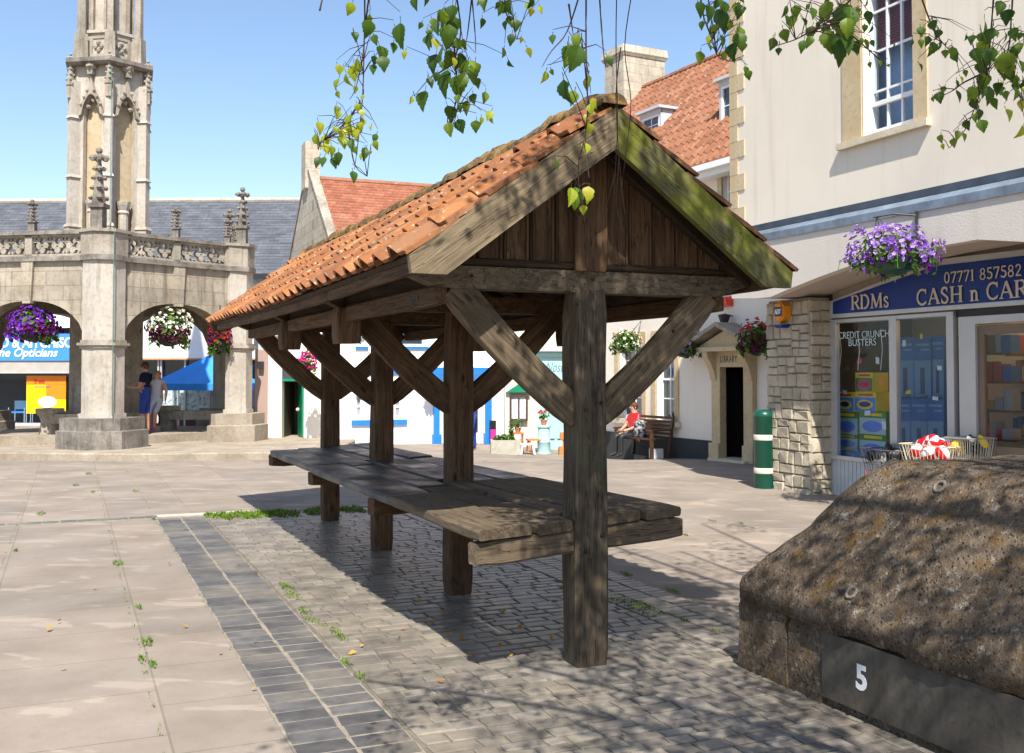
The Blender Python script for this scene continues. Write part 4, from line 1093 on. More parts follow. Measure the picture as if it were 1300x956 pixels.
for (wd_lim, fn, nrm) in ((u1p, lambda x, z: B.P(x, .0, z), -B.v), (pv1, lambda x, z: B.P(0, x, z), -B.u)):
    zc = -.1
    while zc < 2.95:
        hh = min(rt.uniform(.3, .62), 2.97 - zc); out = []
        if 2.97 - zc - hh < .15: hh = 2.97 - zc
        split_rect(-.012 if wd_lim == u1p else 0, wd_lim, zc, zc + hh, out)
        for (x0, x1, z0, z1) in out: stoneblock([fn(x0 + .005 + j(), z0 + .005 + j()), fn(x1 - .007 + j(), z0 + .007 + j()), fn(x1 - .007 + j(), z1 - .007 + j()), fn(x0 + .007 + j(), z1 - .007 + j())], .032, nrm)
        zc += hh
rp.build('rubble_facing', MT['rubble'], pil, loc=B.P(.4, 0, .5), smooth=False)
# alarm box on the pillar
AL = MB(); (ua, za) = hu(992, 396, -.12)
hexr = [(ua + .145 * cos(pi / 6 + k * pi / 3) * .95, za + .175 * sin(pi / 6 + k * pi / 3)) for k in range(6)]
AL.plate(B, -.16, -.03, hexr); AL.plate(B, -.18, -.16, [(ua + (x - ua) * .8, za + (y - za) * .8) for x, y in hexr])
AL.plate(B, -.1795, -.03, [(ua - .1, za - .2), (ua + .1, za - .2), (ua + .07, za - .25), (ua - .07, za - .25)], m=1)
AL.box(B, ua - .085, ua + .085, -.186, -.15, za - .07, za + .075, 1)
alarm = tag(AL.build('alarm_box', [MT['orange'], MT['signblue']], None, loc=B.P(ua, 0, za)), 'orange hexagonal burglar alarm box high on the stone pillar', 'alarm box')
text('ADT', B, ua + .075, -.187, za - .035, .075, MT['whitepaint'], alarm, width=.15, off=.004)
# shopfront
fz0 = hu(1056, 582, VS)[1]; fz1 = (hu(1059, 408, VS)[1] + hu(1205, 394, VS)[1]) / 2 - .0
ub = [hu(px, 480, VS)[0] for px in (1055, 1063, 1131, 1140, 1204, 1213, 1219, 1240)]
fm = MB()
for (a, b) in ((0, 1), (2, 3), (4, 5)): fm.box(B, ub[b], ub[a], VS - .03, VS + .05, fz0, fz1)
fm.box(B, ub[5], ub[0], VS - .02, VS + .045, fz1 - .05, fz1); fm.box(B, ub[5], ub[0], VS - .05, VS + .045, fz0, fz0 + .06)
sf_ = fm.build('shop_window', MT['alu'], BL, loc=B.P(-.8, VS, fz0))
gl = MB(); gl.box(B, ub[2], ub[1], VS + .005, VS + .013, fz0 + .06, fz1 - .05); gl.box(B, ub[4], ub[3], VS + .005, VS + .013, fz0 + .06, fz1 - .05)
gl.build('pane', MT['glass'], sf_, loc=B.P(-.8, VS, fz0))
bx('stall_riser', B, ub[5], ub[0], VS - .01, VS + .08, 0, fz0, 'leadlight', BL)
rm_ = MB(); u = ub[5]
while u < ub[0]: rm_.box(B, u, u + .075, VS - .022, VS - .009, 0, fz0 - .01); u += .085
rm_.build('riser_boards', MT['leadlight'], BL, loc=B.P(-.8, VS, 0))
t1 = (hu(1063, 431, VS - .001)[1]); (tu0, _), (tu1, _) = hu(1063, 435, VS), hu(1130, 435, VS)
MT['winletter'] = plain('window_lettering', (.5, .62, .62), .6)
zc = hu(1063, 430.5, VS)[1]; text('CREDIT CRUNCH', B, tu0 - .03, VS - .003, zc, .105, MT['winletter'], sf_, width=abs(tu0 - tu1) - .05, ext=.001)
zc = hu(1078, 439.5, VS)[1]; text('BUSTERS', B, hu(1077, 440, VS)[0], VS - .003, zc, .105, MT['winletter'], sf_, width=abs(hu(1077, 440, VS)[0] - hu(1112, 440, VS)[0]), ext=.001)
MT['brownalu'] = plain('bronze_frame', (.2, .15, .11), .45)
# door and more shopfront to the right
dz1 = hu(1230, 402, VS)[1]
fm = MB(); fm.box(B, ub[7], ub[6], VS - .02, VS + .1, 0, dz1); fm.box(B, ub[7] - 1.0, ub[7], VS - .02, VS + .1, dz1 - .1, dz1); fm.box(B, ub[7] - 1.08, ub[7] - 1.0, VS - .02, VS + .1, 0, dz1)
df = fm.build('door_frame', MT['alu'], BL, loc=B.P(ub[6], VS, 0))
fm = MB(); a, b = ub[7] - 1.0, ub[7]
zb_ = .0
fm.box(B, b - .1, b - .01, VS + .02, VS + .07, 0.02, dz1 - .12); fm.box(B, a + .01, a + .1, VS + .02, VS + .07, .02, dz1 - .12); fm.box(B, a + .1, b - .1, VS + .02, VS + .07, dz1 - .24, dz1 - .12); fm.box(B, a + .1, b - .1, VS + .02, VS + .07, .02, .22); fm.box(B, a + .1, b - .1, VS + .02, VS + .07, .78, .92)
dr = fm.build('door', MT['brownalu'], df, loc=B.P(b, VS, 0))
bx('pane', B, a + .1, b - .1, VS + .04, VS + .048, .22, dz1 - .24, 'glass', dr) if False else None
fm = MB(); fm.box(B, -9.5, a - .6, VS, VS + .1, 0, dz1); fm.box(B, ub[6], ub[5] - .0, VS + .06, VS + .1, 0, dz1); fm.box(B, -9.5, ub[5], VS + .02, VS + .1, dz1 + .002, dz1 + .1); fm.build('shopfront_panel', MT['iron'], BL, loc=B.P(-3, VS, 0))
gp = MB(); gp.box(B, a - .6, a - .09, VS + .02, VS + .03, .4, dz1); gp.box(B, a + .1, b - .1, VS + .04, VS + .048, .22, dz1 - .24); gp.build('pane', MT['glass'], df, loc=B.P(a, VS, 1))
fm = MB(); fm.box(B, a - .6, a - .09, VS + .0, VS + .06, .0, .4); fm.build('riser', MT['alu'], df, loc=B.P(a, VS, 0))
# sign
sg_ = [hu(1053, 406, VS - .06), hu(1053, 383, VS - .06), hu(1189, 329.5, VS - .06), hu(1300, 316.5, VS - .06), (-6.0, hu(1300, 316.5, VS - .06)[1] - .1), (-8.8, fz1 + .3), (-8.8, hu(1053, 406, VS - .06)[1])]
zsb = (hu(1053, 406, VS - .06)[1] + hu(1300, 384.5, VS - .06)[1]) / 2
sg_[0] = (sg_[0][0], zsb); sg_[-1] = (sg_[-1][0], zsb)
cx0 = sum(p[0] for p in sg_) / len(sg_); 
fm = MB(); fm.plate(B, VS - .06, VS + .04, sg_); brd = fm.build('sign_frame', MT['alu'], BL, loc=B.P(-1, VS, zsb))
inn = [(sg_[0][0] - .09, zsb + .06), (sg_[1][0] - .09, sg_[1][1] - .01), (sg_[2][0] + .02, sg_[2][1] - .085), (sg_[3][0], sg_[3][1] - .08), (-6.0, sg_[4][1] - .08), (-8.7, sg_[5][1] - .08), (-8.7, zsb + .06)]
fm = MB(); fm.plate(B, VS - .07, VS - .055, inn); sb_ = fm.build('sign_board', MT['signblue'], brd, loc=B.P(-1, VS, zsb))
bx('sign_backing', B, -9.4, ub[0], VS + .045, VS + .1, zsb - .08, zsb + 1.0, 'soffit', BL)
VT = VS - .0705
def srf(body, pxl, pyb, pxr, capx):
    (u0, z0), (u1, z1) = hu(pxl, pyb, VT), hu(pxr, pyb, VT)
    h_ = hu(pxl, pyb - capx, VT)[1] - z0
    return serif(body, B, u0, VT, z0, h_, MT['gold'], sb_, u0 - u1, edge=MT['iron'])
srf('RDMs', 1081, 393.5, 1130, 18)
srf('07771 857582', 1199, 360, 1299, 14)
(u0, z0) = hu(1164, 388, VT); u1_ = hu(1295, 386, VT)[0]
h_ = hu(1164, 368, VT)[1] - z0
serif('CASH n CARRY', B, u0, VT, z0, h_, MT['gold'], sb_, (u0 - u1_) * 1.32, edge=MT['iron'])
# inside of the shop
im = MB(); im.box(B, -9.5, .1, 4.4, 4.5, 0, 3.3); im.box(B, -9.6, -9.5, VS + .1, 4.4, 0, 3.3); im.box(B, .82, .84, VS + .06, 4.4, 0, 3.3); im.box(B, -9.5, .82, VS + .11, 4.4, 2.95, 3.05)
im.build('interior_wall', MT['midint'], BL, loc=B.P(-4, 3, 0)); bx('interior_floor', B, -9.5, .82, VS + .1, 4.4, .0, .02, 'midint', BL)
bx('ground_wall', B, .85, .95, .46, 5.7, 0, 3.4, 'cream', BL)
shl = MB(); gd = MB(); rt = random.Random(8)
for (vv, ua_, ub_) in ((2.6, -7.5, -1.3), (1.5, -2.35, -1.9)):
    for z in (.1, .5, .9, 1.3, 1.7, 2.1):
        shl.box(B, ua_, ub_, vv, vv + .35, z, z + .03); u = ua_ + .02
        while u < ub_ - .1:
            w = rt.uniform(.06, .2); gd.box(B, u, u + w * .9, vv + .02, vv + .2, z + .03, z + rt.uniform(.15, .34), rt.randrange(6)); u += w
shl.build('shelf', MT['shelf'], BL, loc=B.P(-4, 2.6, 1))
gd.build('shelf_goods', [plain('goods_%s' % n, c, .5) for n, c in (('ochre', (.5, .28, .06)), ('grey', (.35, .35, .33)), ('blue', (.05, .13, .35)), ('white', (.6, .58, .5)), ('brown', (.2, .1, .04)), ('red', (.4, .06, .04)))], BL, loc=B.P(-4, 2.6, 1))
lt = MB()
for vv in (2.0, 3.4): lt.box(B, -7.5, -1.0, vv, vv + .08, 2.9, 2.94)
lt.build('tube_light', emit('warm_tube', (1, .6, .25), 9), BL, loc=B.P(-4, 2, 2.9))
for (u, z, w, h, c) in ((-2.86, 1.42, .18, .24, 'redplastic'), (-2.88, .98, .19, .27, 'redplastic'), (-2.87, 1.18, .14, .2, 'signblue')):
    bx('card', B, u, u + w, VS + .1, VS + .105, z, z + h, c, df)

# goods in the window: cartons
def carton(fr, u0, u1, v0, v1, z0, z1, kind, label, group):
    a, b = min(u0, u1), max(u0, u1); m = MB(); m.box(fr, a, b, v0, v1, z0, z1, 0)
    w, h = b - a, z1 - z0; uc, zc_ = (a + b) / 2, (z0 + z1) / 2
    if kind == 'toy':
        m.box(fr, a + .01, b - .01, v0 - .004, v0, z0 + .01, z1 - h * .28, 1)
        el = [(uc + w * .38 * cos(k * pi / 8), z0 + h * .36 + h * .24 * sin(k * pi / 8)) for k in range(16)]
        m.plate(fr, v0 - .008, v0 - .0041, el, m=2)
        m.plate(fr, v0 - .011, v0 - .0082, [(uc + (x - uc) * .7, z0 + h * .38 + (y - z0 - h * .36) * .6) for x, y in el], m=3)
        m.box(fr, a + w * .15, b - w * .2, v0 - .004, v0, z1 - h * .2, z1 - h * .08, 4)
    else:
        m.box(fr, a + .008, b - .008, v0 - .004, v0, z0 + .01, z0 + h * .62, 1)
        m.box(fr, uc - w * .12, uc + w * .12, v0 - .008, v0 - .004, z0 + h * .08, z0 + h * .5, 2)
        m.lathe((fr.P(uc, v0 - .006, 0).x, fr.P(uc, v0 - .006, 0).y, z0 + .02), [(w * .3, 0), (w * .3, .02), (w * .1, .03)], 8, 3)
        m.box(fr, a + w * .1, b - w * .1, v0 - .004, v0, z1 - h * .14, z1 - h * .1, 3); m.box(fr, a + w * .1, b - w * .4, v0 - .004, v0, z1 - h * .22, z1 - h * .19, 3)
    return m
pal = {'y1': ['yellow', 'optblue', 'yellow', 'signblue', 'redplastic'], 'y2': ['cleargreen', 'teal', 'f_lilac', 'optblue', 'yellow'], 'y3': ['yellow', 'cleargreen', 'f_pink', 'red', 'redplastic'], 'fan': ['fanblue', 'fanpale', 'fandark', 'fanpale']}
MT['fanblue'] = plain('carton_blue', (.012, .1, .27), .4); MT['fanpale'] = plain('carton_pale_blue', (.13, .25, .35), .4); MT['fandark'] = plain('carton_dark', (.03, .07, .14), .4); MT['f_lilac2'] = plain('carton_violet', (.18, .2, .6), .4)
pal['y2'] = ['cleargreen', 'teal', 'f_lilac2', 'optblue', 'yellow']; pal['y3'] = ['yellow', 'cleargreen', 'pink', 'red', 'redplastic']; pal['y4'] = ['teal', 'canopyblue', 'teal', 'optblue', 'yellow']
VC = .75
def goods(name, kind, palname, x0, y0, x1, y1, label, group, dv=0.0):
    (a, zb), (b, zt_) = hu(x0, y1, VC + dv), hu(x1, y0, VC + dv)
    m = carton(B, a, b, VC + dv, VC + dv + .3, zb, zt_, kind, label, group)
    return tag(m.build(name, [MT[q] for q in pal[palname]], None, loc=B.P((a + b) / 2, VC + dv, zb)), label, 'carton', group)
bx('display_shelf', B, ub[5] + .02, .75, VC - .28, VC + .5, fz0 - .06, fz0 - .0, 'shelf', BL)
zz = lambda x, y: y
gp_ = 'paddling pool cartons in the shop window'
goods('toy_carton', 'toy', 'y3', 1086, 473, 1108, 497, 'small yellow and pink carton topmost in the shop window stack', gp_, .02)
goods('toy_carton', 'toy', 'y1', 1062, 498, 1084, 522, 'yellow and blue carton on the left of the second row down', gp_)
goods('toy_carton', 'toy', 'y1', 1085, 498, 1112, 522, 'yellow and blue carton on the right of the second row down', gp_)
goods('toy_carton', 'toy', 'y2', 1062, 523, 1089, 551, 'green and violet carton on the left of the third row down', gp_)
goods('toy_carton', 'toy', 'y2', 1091, 523, 1125, 551, 'larger green and violet carton on the right of the third row down', gp_)
goods('toy_carton', 'toy', 'y2', 1062, 552, 1089, 568, 'flat green carton second from the bottom on the left', gp_)
goods('toy_carton', 'toy', 'y2', 1091, 552, 1125, 580, 'green carton at the bottom right of the stack behind the dark wire basket', gp_)
goods('toy_carton', 'toy', 'y4', 1062, 568.5, 1089, 582, 'flat turquoise carton at the very bottom left of the stack', gp_)
gp2 = 'blue fan cartons in the shop window'
for (x0, y0, x1, y1, lb, dv) in ((1139, 506, 1156, 581, 'tall blue fan carton, leftmost of the lower row in the window', 0), (1157, 506, 1177, 581, 'tall blue fan carton, middle of the lower row in the window', 0), (1178, 506, 1198, 581, 'tall blue fan carton, rightmost of the lower row in the window', 0),
                                (1139, 428, 1160, 505, 'tall blue fan carton, leftmost of the upper row in the window', .1), (1161, 428, 1182, 505, 'tall blue fan carton, middle of the upper row in the window', .1), (1175, 426, 1197, 505, 'tall blue fan carton, rightmost of the upper row in the window', .12)):
    if x0 == 1175: x0 = 1183; x1 = 1198
    goods('fan_carton', 'fan', 'fan', x0, y0, x1, y1, lb, gp2, dv)
rt = random.Random(77)
for (px, py, w, h, mt) in ((1070, 500, .09, .06, 'whitepaint'), (1098, 527, .12, .07, 'whitepaint'), (1116, 490, .1, .14, 'orange'), (1112, 462, .07, .1, 'whitepaint'), (1088, 462, .1, .07, 'redplastic'), (1146, 440, .06, .09, 'whitepaint'), (1168, 430, .05, .07, 'yellow'), (1190, 470, .08, .06, 'whitepaint'), (1150, 500, .1, .05, 'yellow'), (1184, 508, .1, .05, 'whitepaint'), (1072, 470, .12, .09, 'shelf'), (1120, 545, .08, .12, 'whitepaint')):
    u_, z_ = hu(px, py, VC - .03); cd_ = MB(); tl_ = rt.uniform(-.012, .012); cd_.hexa([B.P(u_, VC - .034, z_ + tl_), B.P(u_ - w, VC - .034, z_ - tl_), B.P(u_ - w, VC - .03, z_ - tl_), B.P(u_, VC - .03, z_ + tl_), B.P(u_, VC - .034, z_ + h + tl_), B.P(u_ - w, VC - .034, z_ + h - tl_), B.P(u_ - w, VC - .03, z_ + h - tl_), B.P(u_, VC - .03, z_ + h + tl_)]); cd_.build('price_card', MT[mt], sf_, loc=B.P(u_, VC - .03, z_))
for (px, y0, y1) in ((1066, 425, 466), (1089, 420, 470), (1118, 418, 470), (1202, 420, 560)):  # reflections in the glass drawn as thin white tubes added behind it
    (u_, z1_), (_, z0_) = hu(px, y0, VS + .12), hu(px, y1, VS + .12); cd_ = MB(); cd_.tube([B.P(u_, VS + .12, z1_), B.P(u_ - .02, VS + .13, (z0_ + z1_) / 2), B.P(u_ + .01, VS + .12, z0_)], .006, 5); cd_.build('reflection_line', MT['whitepaint'], sf_, loc=B.P(u_, VS + .12, z0_))
# wire baskets standing in front of the window
def wire_basket(pxl, pxr, pyt, pyb, vv, mat, label, legs=True):
    (a, zt_), (b, _) = hu(pxl, pyt, vv), hu(pxr, pyt, vv); a, b = min(a, b), max(a, b)
    zb = hu((pxl + pxr) / 2, pyb, vv)[1]; dv = .42; k = .78
    uc, vc = (a + b) / 2, vv + dv / 2; hw, hd = (b - a) / 2, dv / 2
    root = empty('wire_basket', B.P(uc, vc, 0), label, 'wire basket', 'wire baskets outside the shop')
    w = MB()
    def pt(x, y, t): q = k + (1 - k) * t; return B.P(uc + x * hw * q, vc + y * hd * q, zb + (zt_ - zb) * t)
    for t in (0, .35, 1.0):
        r = .006 if t < 1 else .009
        cs = [pt(-1, -1, t), pt(1, -1, t), pt(1, 1, t), pt(-1, 1, t), pt(-1, -1, t)]
        for p, q in zip(cs, cs[1:]): w.tube([p, q], r, 5)
    for i in range(13):
        x = -1 + 2 * i / 12
        for y in (-1, 1): w.tube([pt(x, y, 0), pt(x, y, 1)], .0045, 4)
    for i in range(9):
        y = -1 + 2 * i / 8
        for x in (-1, 1): w.tube([pt(x, y, 0), pt(x, y, 1)], .0045, 4)
        w.tube([pt(-1, y, 0), pt(1, y, 0)], .0045, 4)
    w.build('basket', MT[mat], root, loc=B.P(uc, vc, zb))
    for (x, y) in ((-1, -1), (1, -1), (1, 1), (-1, 1)):
        lg = MB(); lg.tube([pt(x, y, .0), B.P(uc + x * hw * .9, vc + y * hd * .9, .0)], .01, 5); lg.build('leg', MT['redplastic'] if mat == 'wireblk' else MT[mat], root, loc=B.P(uc + x * hw * .9, vc + y * hd * .9, 0))
    return uc, vc, zb, zt_, hw, hd
k1 = wire_basket(1091, 1142, 569, 600, -.05, 'wireblk', 'dark wire basket of black goods beside the stone pillar')
k2 = wire_basket(1141, 1203, 563, 600, -.12, 'wirecream', 'cream wire basket heaped with red and white balls')
k3 = wire_basket(1199, 1234, 555, 596, -.0, 'wire', 'grey wire basket beside the shop door frame')
rt = random.Random(31)
def ballmat():
    m = N('red_white_ball'); v = m.coord(); s = m.n('ShaderNodeSeparateXYZ'); m.l(v, s.inputs[0])
    a = m.math('ARCTAN2', s.outputs[1], s.outputs[0]); st_ = m.math('SINE', m.math('MULTIPLY', a, 3.0))
    return m.fin(m.mix(m.mask(st_, -.05, .05), (.62, .01, .02), (.8, .78, .76)), .5)
MT['rwball'] = ballmat()
for i, (x, y, t, r) in enumerate(((-.6, -.45, .72, .11), (.0, -.5, .7, .12), (.6, -.45, .72, .11), (-.35, .2, 1.0, .115), (.3, .1, 1.02, .12), (.72, .3, .95, .1), (-.75, .35, .95, .1), (-.05, -.25, 1.12, .105), (-.5, -.2, .3, .12), (.1, -.2, .3, .12), (.55, -.2, .3, .11))):
    uc, vc, zb, zt_, hw, hd = k2; p = B.P(uc + x * hw * .82, vc + y * hd * .8, zb + (zt_ - zb) * t)
    m = MB(); m.ball((0, 0, 0), r, r, r, 14, 9); o = m.build('ball', MT['rwball'], None, smooth=True); o.location = p; o.rotation_euler = (rt.uniform(0, 6), rt.uniform(0, 6), rt.uniform(0, 6))
    tag(o, 'red and white soft ball heaped in the cream wire basket', 'ball', 'red and white balls in the wire basket')
for (kk, nm, mats, lb, gname) in ((k1, 'packet', ('black', 'bag', 'iron'), 'black packet lying in the dark wire basket', 'packets in the dark wire basket'), (k3, 'packet', ('navy', 'bag', 'yellow'), 'dark or yellow packet lying in the grey wire basket', 'packets in the grey wire basket')):
    uc, vc, zb, zt_, hw, hd = kk
    for i in range(9):
        m = MB(); m.ball((0, 0, 0), rt.uniform(.07, .11), rt.uniform(.05, .08), .05, 8, 5, jit=.5); o = m.build(nm, MT[mats[i % 3] if i != 4 else mats[2]], None)
        o.location = B.P(uc + rt.uniform(-.75, .75) * hw, vc + rt.uniform(-.75, .7) * hd, zb + (zt_ - zb) * rt.uniform(.55, 1.0)); o.rotation_euler = (rt.uniform(0, 6), rt.uniform(0, 6), 0)
        tag(o, lb, 'packet', gname)

# ================================================================== LIBRARY
LB = Fr((4.84, 21.46), u=(-.46, .888))
LI = empty('library_building', LB.P(1, 1, 0), 'cream library building with a pedimented stone doorway and red pantile roof', 'library')
lh = lambda px, py, v=0: LB.hit(px, py, v)
LE = lh(748, 500)[0]
lez = (lh(926, 203, 0)[1] + lh(880, 217, 0)[1]) / 2
ud0, ud1 = lh(919.5, 500)[0], lh(949.5, 500)[0]       # door opening
zd = lh(935, 466)[1]
wins = []
for (pa, pb) in ((833, 857), (786, 798)):
    wins.append((lh(pb, 500)[0], lh(pa, 500)[0]))
wz0 = (lh(845, 535)[1]); wz1 = wz0 + 1.95
wins[1] = (wins[1][1] - 1.02, wins[1][1]); wins[0] = (wins[0][0], wins[0][1])
upw = (lh(958, 240)[0], lh(917, 240)[0]); uz0 = lh(925, 264)[1]; uz1 = lez - .25
jw_ = .279
wm = MB(); wm.plate(LB, 0, .35, [(-7, -.6), (LE, -.6), (LE, lez), (-7, lez)], [[(ud1 - jw_, -.5), (ud0 + jw_, -.5), (ud0 + jw_, zd + .33), (ud1 - jw_, zd + .33)]] + [[(a, wz0), (b, wz0), (b, wz1), (a, wz1)] for a, b in wins] + [[(upw[0], uz0), (upw[1], uz0), (upw[1], uz1), (upw[0], uz1)]])
wm.box(LB, LE - .35, LE, .35, 7, -.6, lez); wm.box(LB, -7, -6.7, .35, 7, 0, lez)
gb_ = [(0, lez), (3.6, lez + 2.9), (7.2, lez)]
frg = Fr((LB.P(LE, 0, 0).x, LB.P(LE, 0, 0).y), u=(LB.v.x, LB.v.y)); wm.plate(frg, 0, .3, [(0.02, lez - .01), (7.1, lez - .01), (3.6, lez + 2.85)])
wm.build('wall', MT['library'], LI, loc=LB.P(1, 0, 1))
pl_ = MB()
zp = lh(870, 556.5)[1]
pl_.plate(LB, -.045, .0, [(ud0 + .3, -.6), (LE, -.6), (LE, zp), (ud0 + .3, zp)]); pl_.plate(LB, -.045, 0, [(-7, -.6), (ud1 - .3, -.6), (ud1 - .3, zp), (-7, zp)]); pl_.build('plinth', MT['plinth'], LI, loc=LB.P(1, 0, 0))
for a, b in wins:
    s2 = MB(); s2.plate(LB, -.03, .02, [(a - .16, wz0), (b + .16, wz0), (b + .16, wz1 + .16), (a - .16, wz1 + .16)], [[(a, wz0 + .001), (b, wz0 + .001), (b, wz1), (a, wz1)]])
    ws = s2.build('window_surround', MT['quoin'], LI, loc=LB.P(a, 0, wz0)); bx('sill', LB, a - .24, b + .24, -.12, .1, wz0 - .11, wz0 + .0, 'sillstone', ws)
    sash(LB, a + .004, b - .004, wz0 + .003, wz1 - .003, .12, LI, cols=2, rows=4, fw=.07, bar=.03)
s2 = MB(); s2.plate(LB, -.03, .02, [(upw[0] - .14, uz0 - .14), (upw[1] + .14, uz0 - .14), (upw[1] + .14, uz1 + .1), (upw[0] - .14, uz1 + .1)], [[(upw[0], uz0), (upw[1], uz0), (upw[1], uz1), (upw[0], uz1)]]); s2.build('window_surround', MT['quoin'], LI, loc=LB.P(upw[0], 0, uz0))
sash(LB, upw[0] + .004, upw[1] - .004, uz0 + .003, uz1 - .003, .12, LI, cols=3, rows=2, fw=.06)
# doorway
dm = MB(); jw = .28
dm.box(LB, ud0, ud0 + jw, -.12, .05, -.5, zd); dm.box(LB, ud1 - jw, ud1, -.12, .05, -.5, zd); dm.box(LB, ud1 - jw, ud0 + jw, -.12, .05, zd, zd + .33)
dm.box(LB, ud0 + .0, ud0 + jw + .05, -.17, -.121, -.5, .35); dm.box(LB, ud1 - jw - .05, ud1, -.17, -.121, -.5, .35)
dm.box(LB, ud1 - jw - .2, ud0 + jw + .2, -.42, .0, zd + .33, zd + .42)
for uu in (ud0 + jw - .08, ud1 - jw + .08):
    fr2 = Fr((LB.P(uu, 0, 0).x, LB.P(uu, 0, 0).y), u=(LB.v.x, LB.v.y))
    dm.plate(fr2, -.09, .09, [(-.02, zd - .3), (-.14, zd - .28), (-.19, zd - .08), (-.28, zd + .1), (-.36, zd + .22), (-.38, zd + .325), (0, zd + .325)])
dw = dm.build('doorway', MT['quoin'], LI, loc=LB.P((ud0 + ud1) / 2, 0, 0))
uc = (ud0 + ud1) / 2; hw = (ud0 - ud1) / 2 + jw + .36; pz = zd + .42; ph = .43
pd = MB(); pd.plate(LB, -.3, .0, [(uc - hw + .1, pz), (uc + hw - .1, pz), (uc, pz + ph - .08)]); pd.build('pediment', MT['quoin'], dw, loc=LB.P(uc, 0, pz))
pd = MB()
for sg in (-1, 1): roofslab(pd, Fr((LB.P(uc, -.55, 0).x, LB.P(uc, -.55, 0).y), u=(LB.v.x, LB.v.y)), 0, .56, sg * hw * 1.04, pz + .0, 0, pz + ph, .085)
pd.build('pediment_coping', MT['cross_plain'], dw, loc=LB.P(uc, 0, pz))
text('LIBRARY', LB, uc + .36, -.1215, zd + .1, .14, MT['rust'], dw, width=.54, ext=.002, spacing=1.15)
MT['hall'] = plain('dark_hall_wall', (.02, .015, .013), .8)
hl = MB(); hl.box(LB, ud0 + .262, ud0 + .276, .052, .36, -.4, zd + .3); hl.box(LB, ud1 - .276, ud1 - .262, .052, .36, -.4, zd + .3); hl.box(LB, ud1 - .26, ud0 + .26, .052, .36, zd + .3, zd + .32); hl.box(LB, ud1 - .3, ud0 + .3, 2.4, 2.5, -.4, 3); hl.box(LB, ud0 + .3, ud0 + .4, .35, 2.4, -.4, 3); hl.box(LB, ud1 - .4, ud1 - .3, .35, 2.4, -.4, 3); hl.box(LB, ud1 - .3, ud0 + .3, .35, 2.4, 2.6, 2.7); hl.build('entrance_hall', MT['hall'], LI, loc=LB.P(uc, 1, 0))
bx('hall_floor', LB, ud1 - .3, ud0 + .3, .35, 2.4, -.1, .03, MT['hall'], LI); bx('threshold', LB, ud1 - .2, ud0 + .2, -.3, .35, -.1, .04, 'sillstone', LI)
dmm = MB(); dmm.hexa([LB.P(ud1 + .02, .36, .05), LB.P(ud1 + .07, .36, .05), LB.P(ud1 + .07, 1.2, .05), LB.P(ud1 + .02, 1.2, .05), LB.P(ud1 + .02, .36, zd), LB.P(ud1 + .07, .36, zd), LB.P(ud1 + .07, 1.2, zd), LB.P(ud1 + .02, 1.2, zd)])
dmm.build('door', plain('dark_door', (.03, .018, .013), .5), LI, loc=LB.P(ud1, .36, 0))
# roof of pantiles with dormers and chimney
RV = 3.6; rz_ = (lh(926, 62, RV)[1] + lh(826, 112, RV)[1]) / 2
rls = sqrt((RV + .35) ** 2 + (rz_ - lez) ** 2)
def LR(u, q, h):      # on the slope
    t = q / rls; return LB.P(u, -.35 + (RV + .35) * t, lez - .05 + (rz_ - lez + .05) * t + h)
lu1 = lh(814, 115, RV)[0]
tl = MB(); rt = random.Random(6); rows = 15; cw = .22
nu = int((lu1 + 7) / cw)
for r in range(rows):
    q0, q1 = r * rls / rows, (r + 1) * rls / rows + .07
    for c in range(nu):
        u0 = lu1 - (c + 1) * cw; l = .02 + rt.uniform(0, .012); pr = [(0, 0), (.3, .0), (.5, .02), (.68, .055), (.86, .055), (1.0, .015)]
        vs = [LR(u0 + a * cw, q0 + rt.uniform(-.008, .008), h + l + .02) for a, h in pr] + [LR(u0 + a * cw, q1, h + .008) for a, h in pr] + [LR(u0 + a * cw, q0, l - .01) for a, h in pr]
        tl.add(vs, [(i, i + 1, 7 + i, 6 + i) for i in range(5)] + [(12 + i, 13 + i, i + 1, i) for i in range(5)])
MT['pantile'] = tile_mat('pantile', [(0, (.2, .085, .046)), (.4, (.29, .124, .066)), (.75, (.25, .108, .062)), (1, (.33, .16, .095))], (.42, .34, .27), .55, 3)
lr = tl.build('roof', MT['pantile'], LI, loc=LB.P(1, 1, lez), smooth=True, angle=40)
rm = MB(); roofslab(rm, LB, -7, lu1, -.3, lez - .1, RV, rz_ - .09, .09); roofslab(rm, LB, -7, lu1, 2 * RV + .35, lez - .1, RV, rz_ - .09, .09)
rm.build('roof_back', MT['tile_old'], LI, loc=LB.P(1, 4, lez))
rm = MB()
for i in range(26): u0 = lu1 - (i + 1) * .4; rm.tube([LB.P(u0, RV, rz_ - .01), LB.P(u0 + .42, RV, rz_ + rt.uniform(-.01, .015))], .12, 8)
rm.build('ridge_tiles', MT['pantile'], LI, loc=LB.P(1, RV, rz_))
gm = MB(); gm.box(LB, -7, lu1 + .1, -.48, -.33, lez - .2, lez - .07); gm.box(LB, -7, lu1 + .05, -.33, .0, lez - .32, lez - .12); gm.build('gutter', MT['whitepaint'], LI, loc=LB.P(1, -.4, lez))
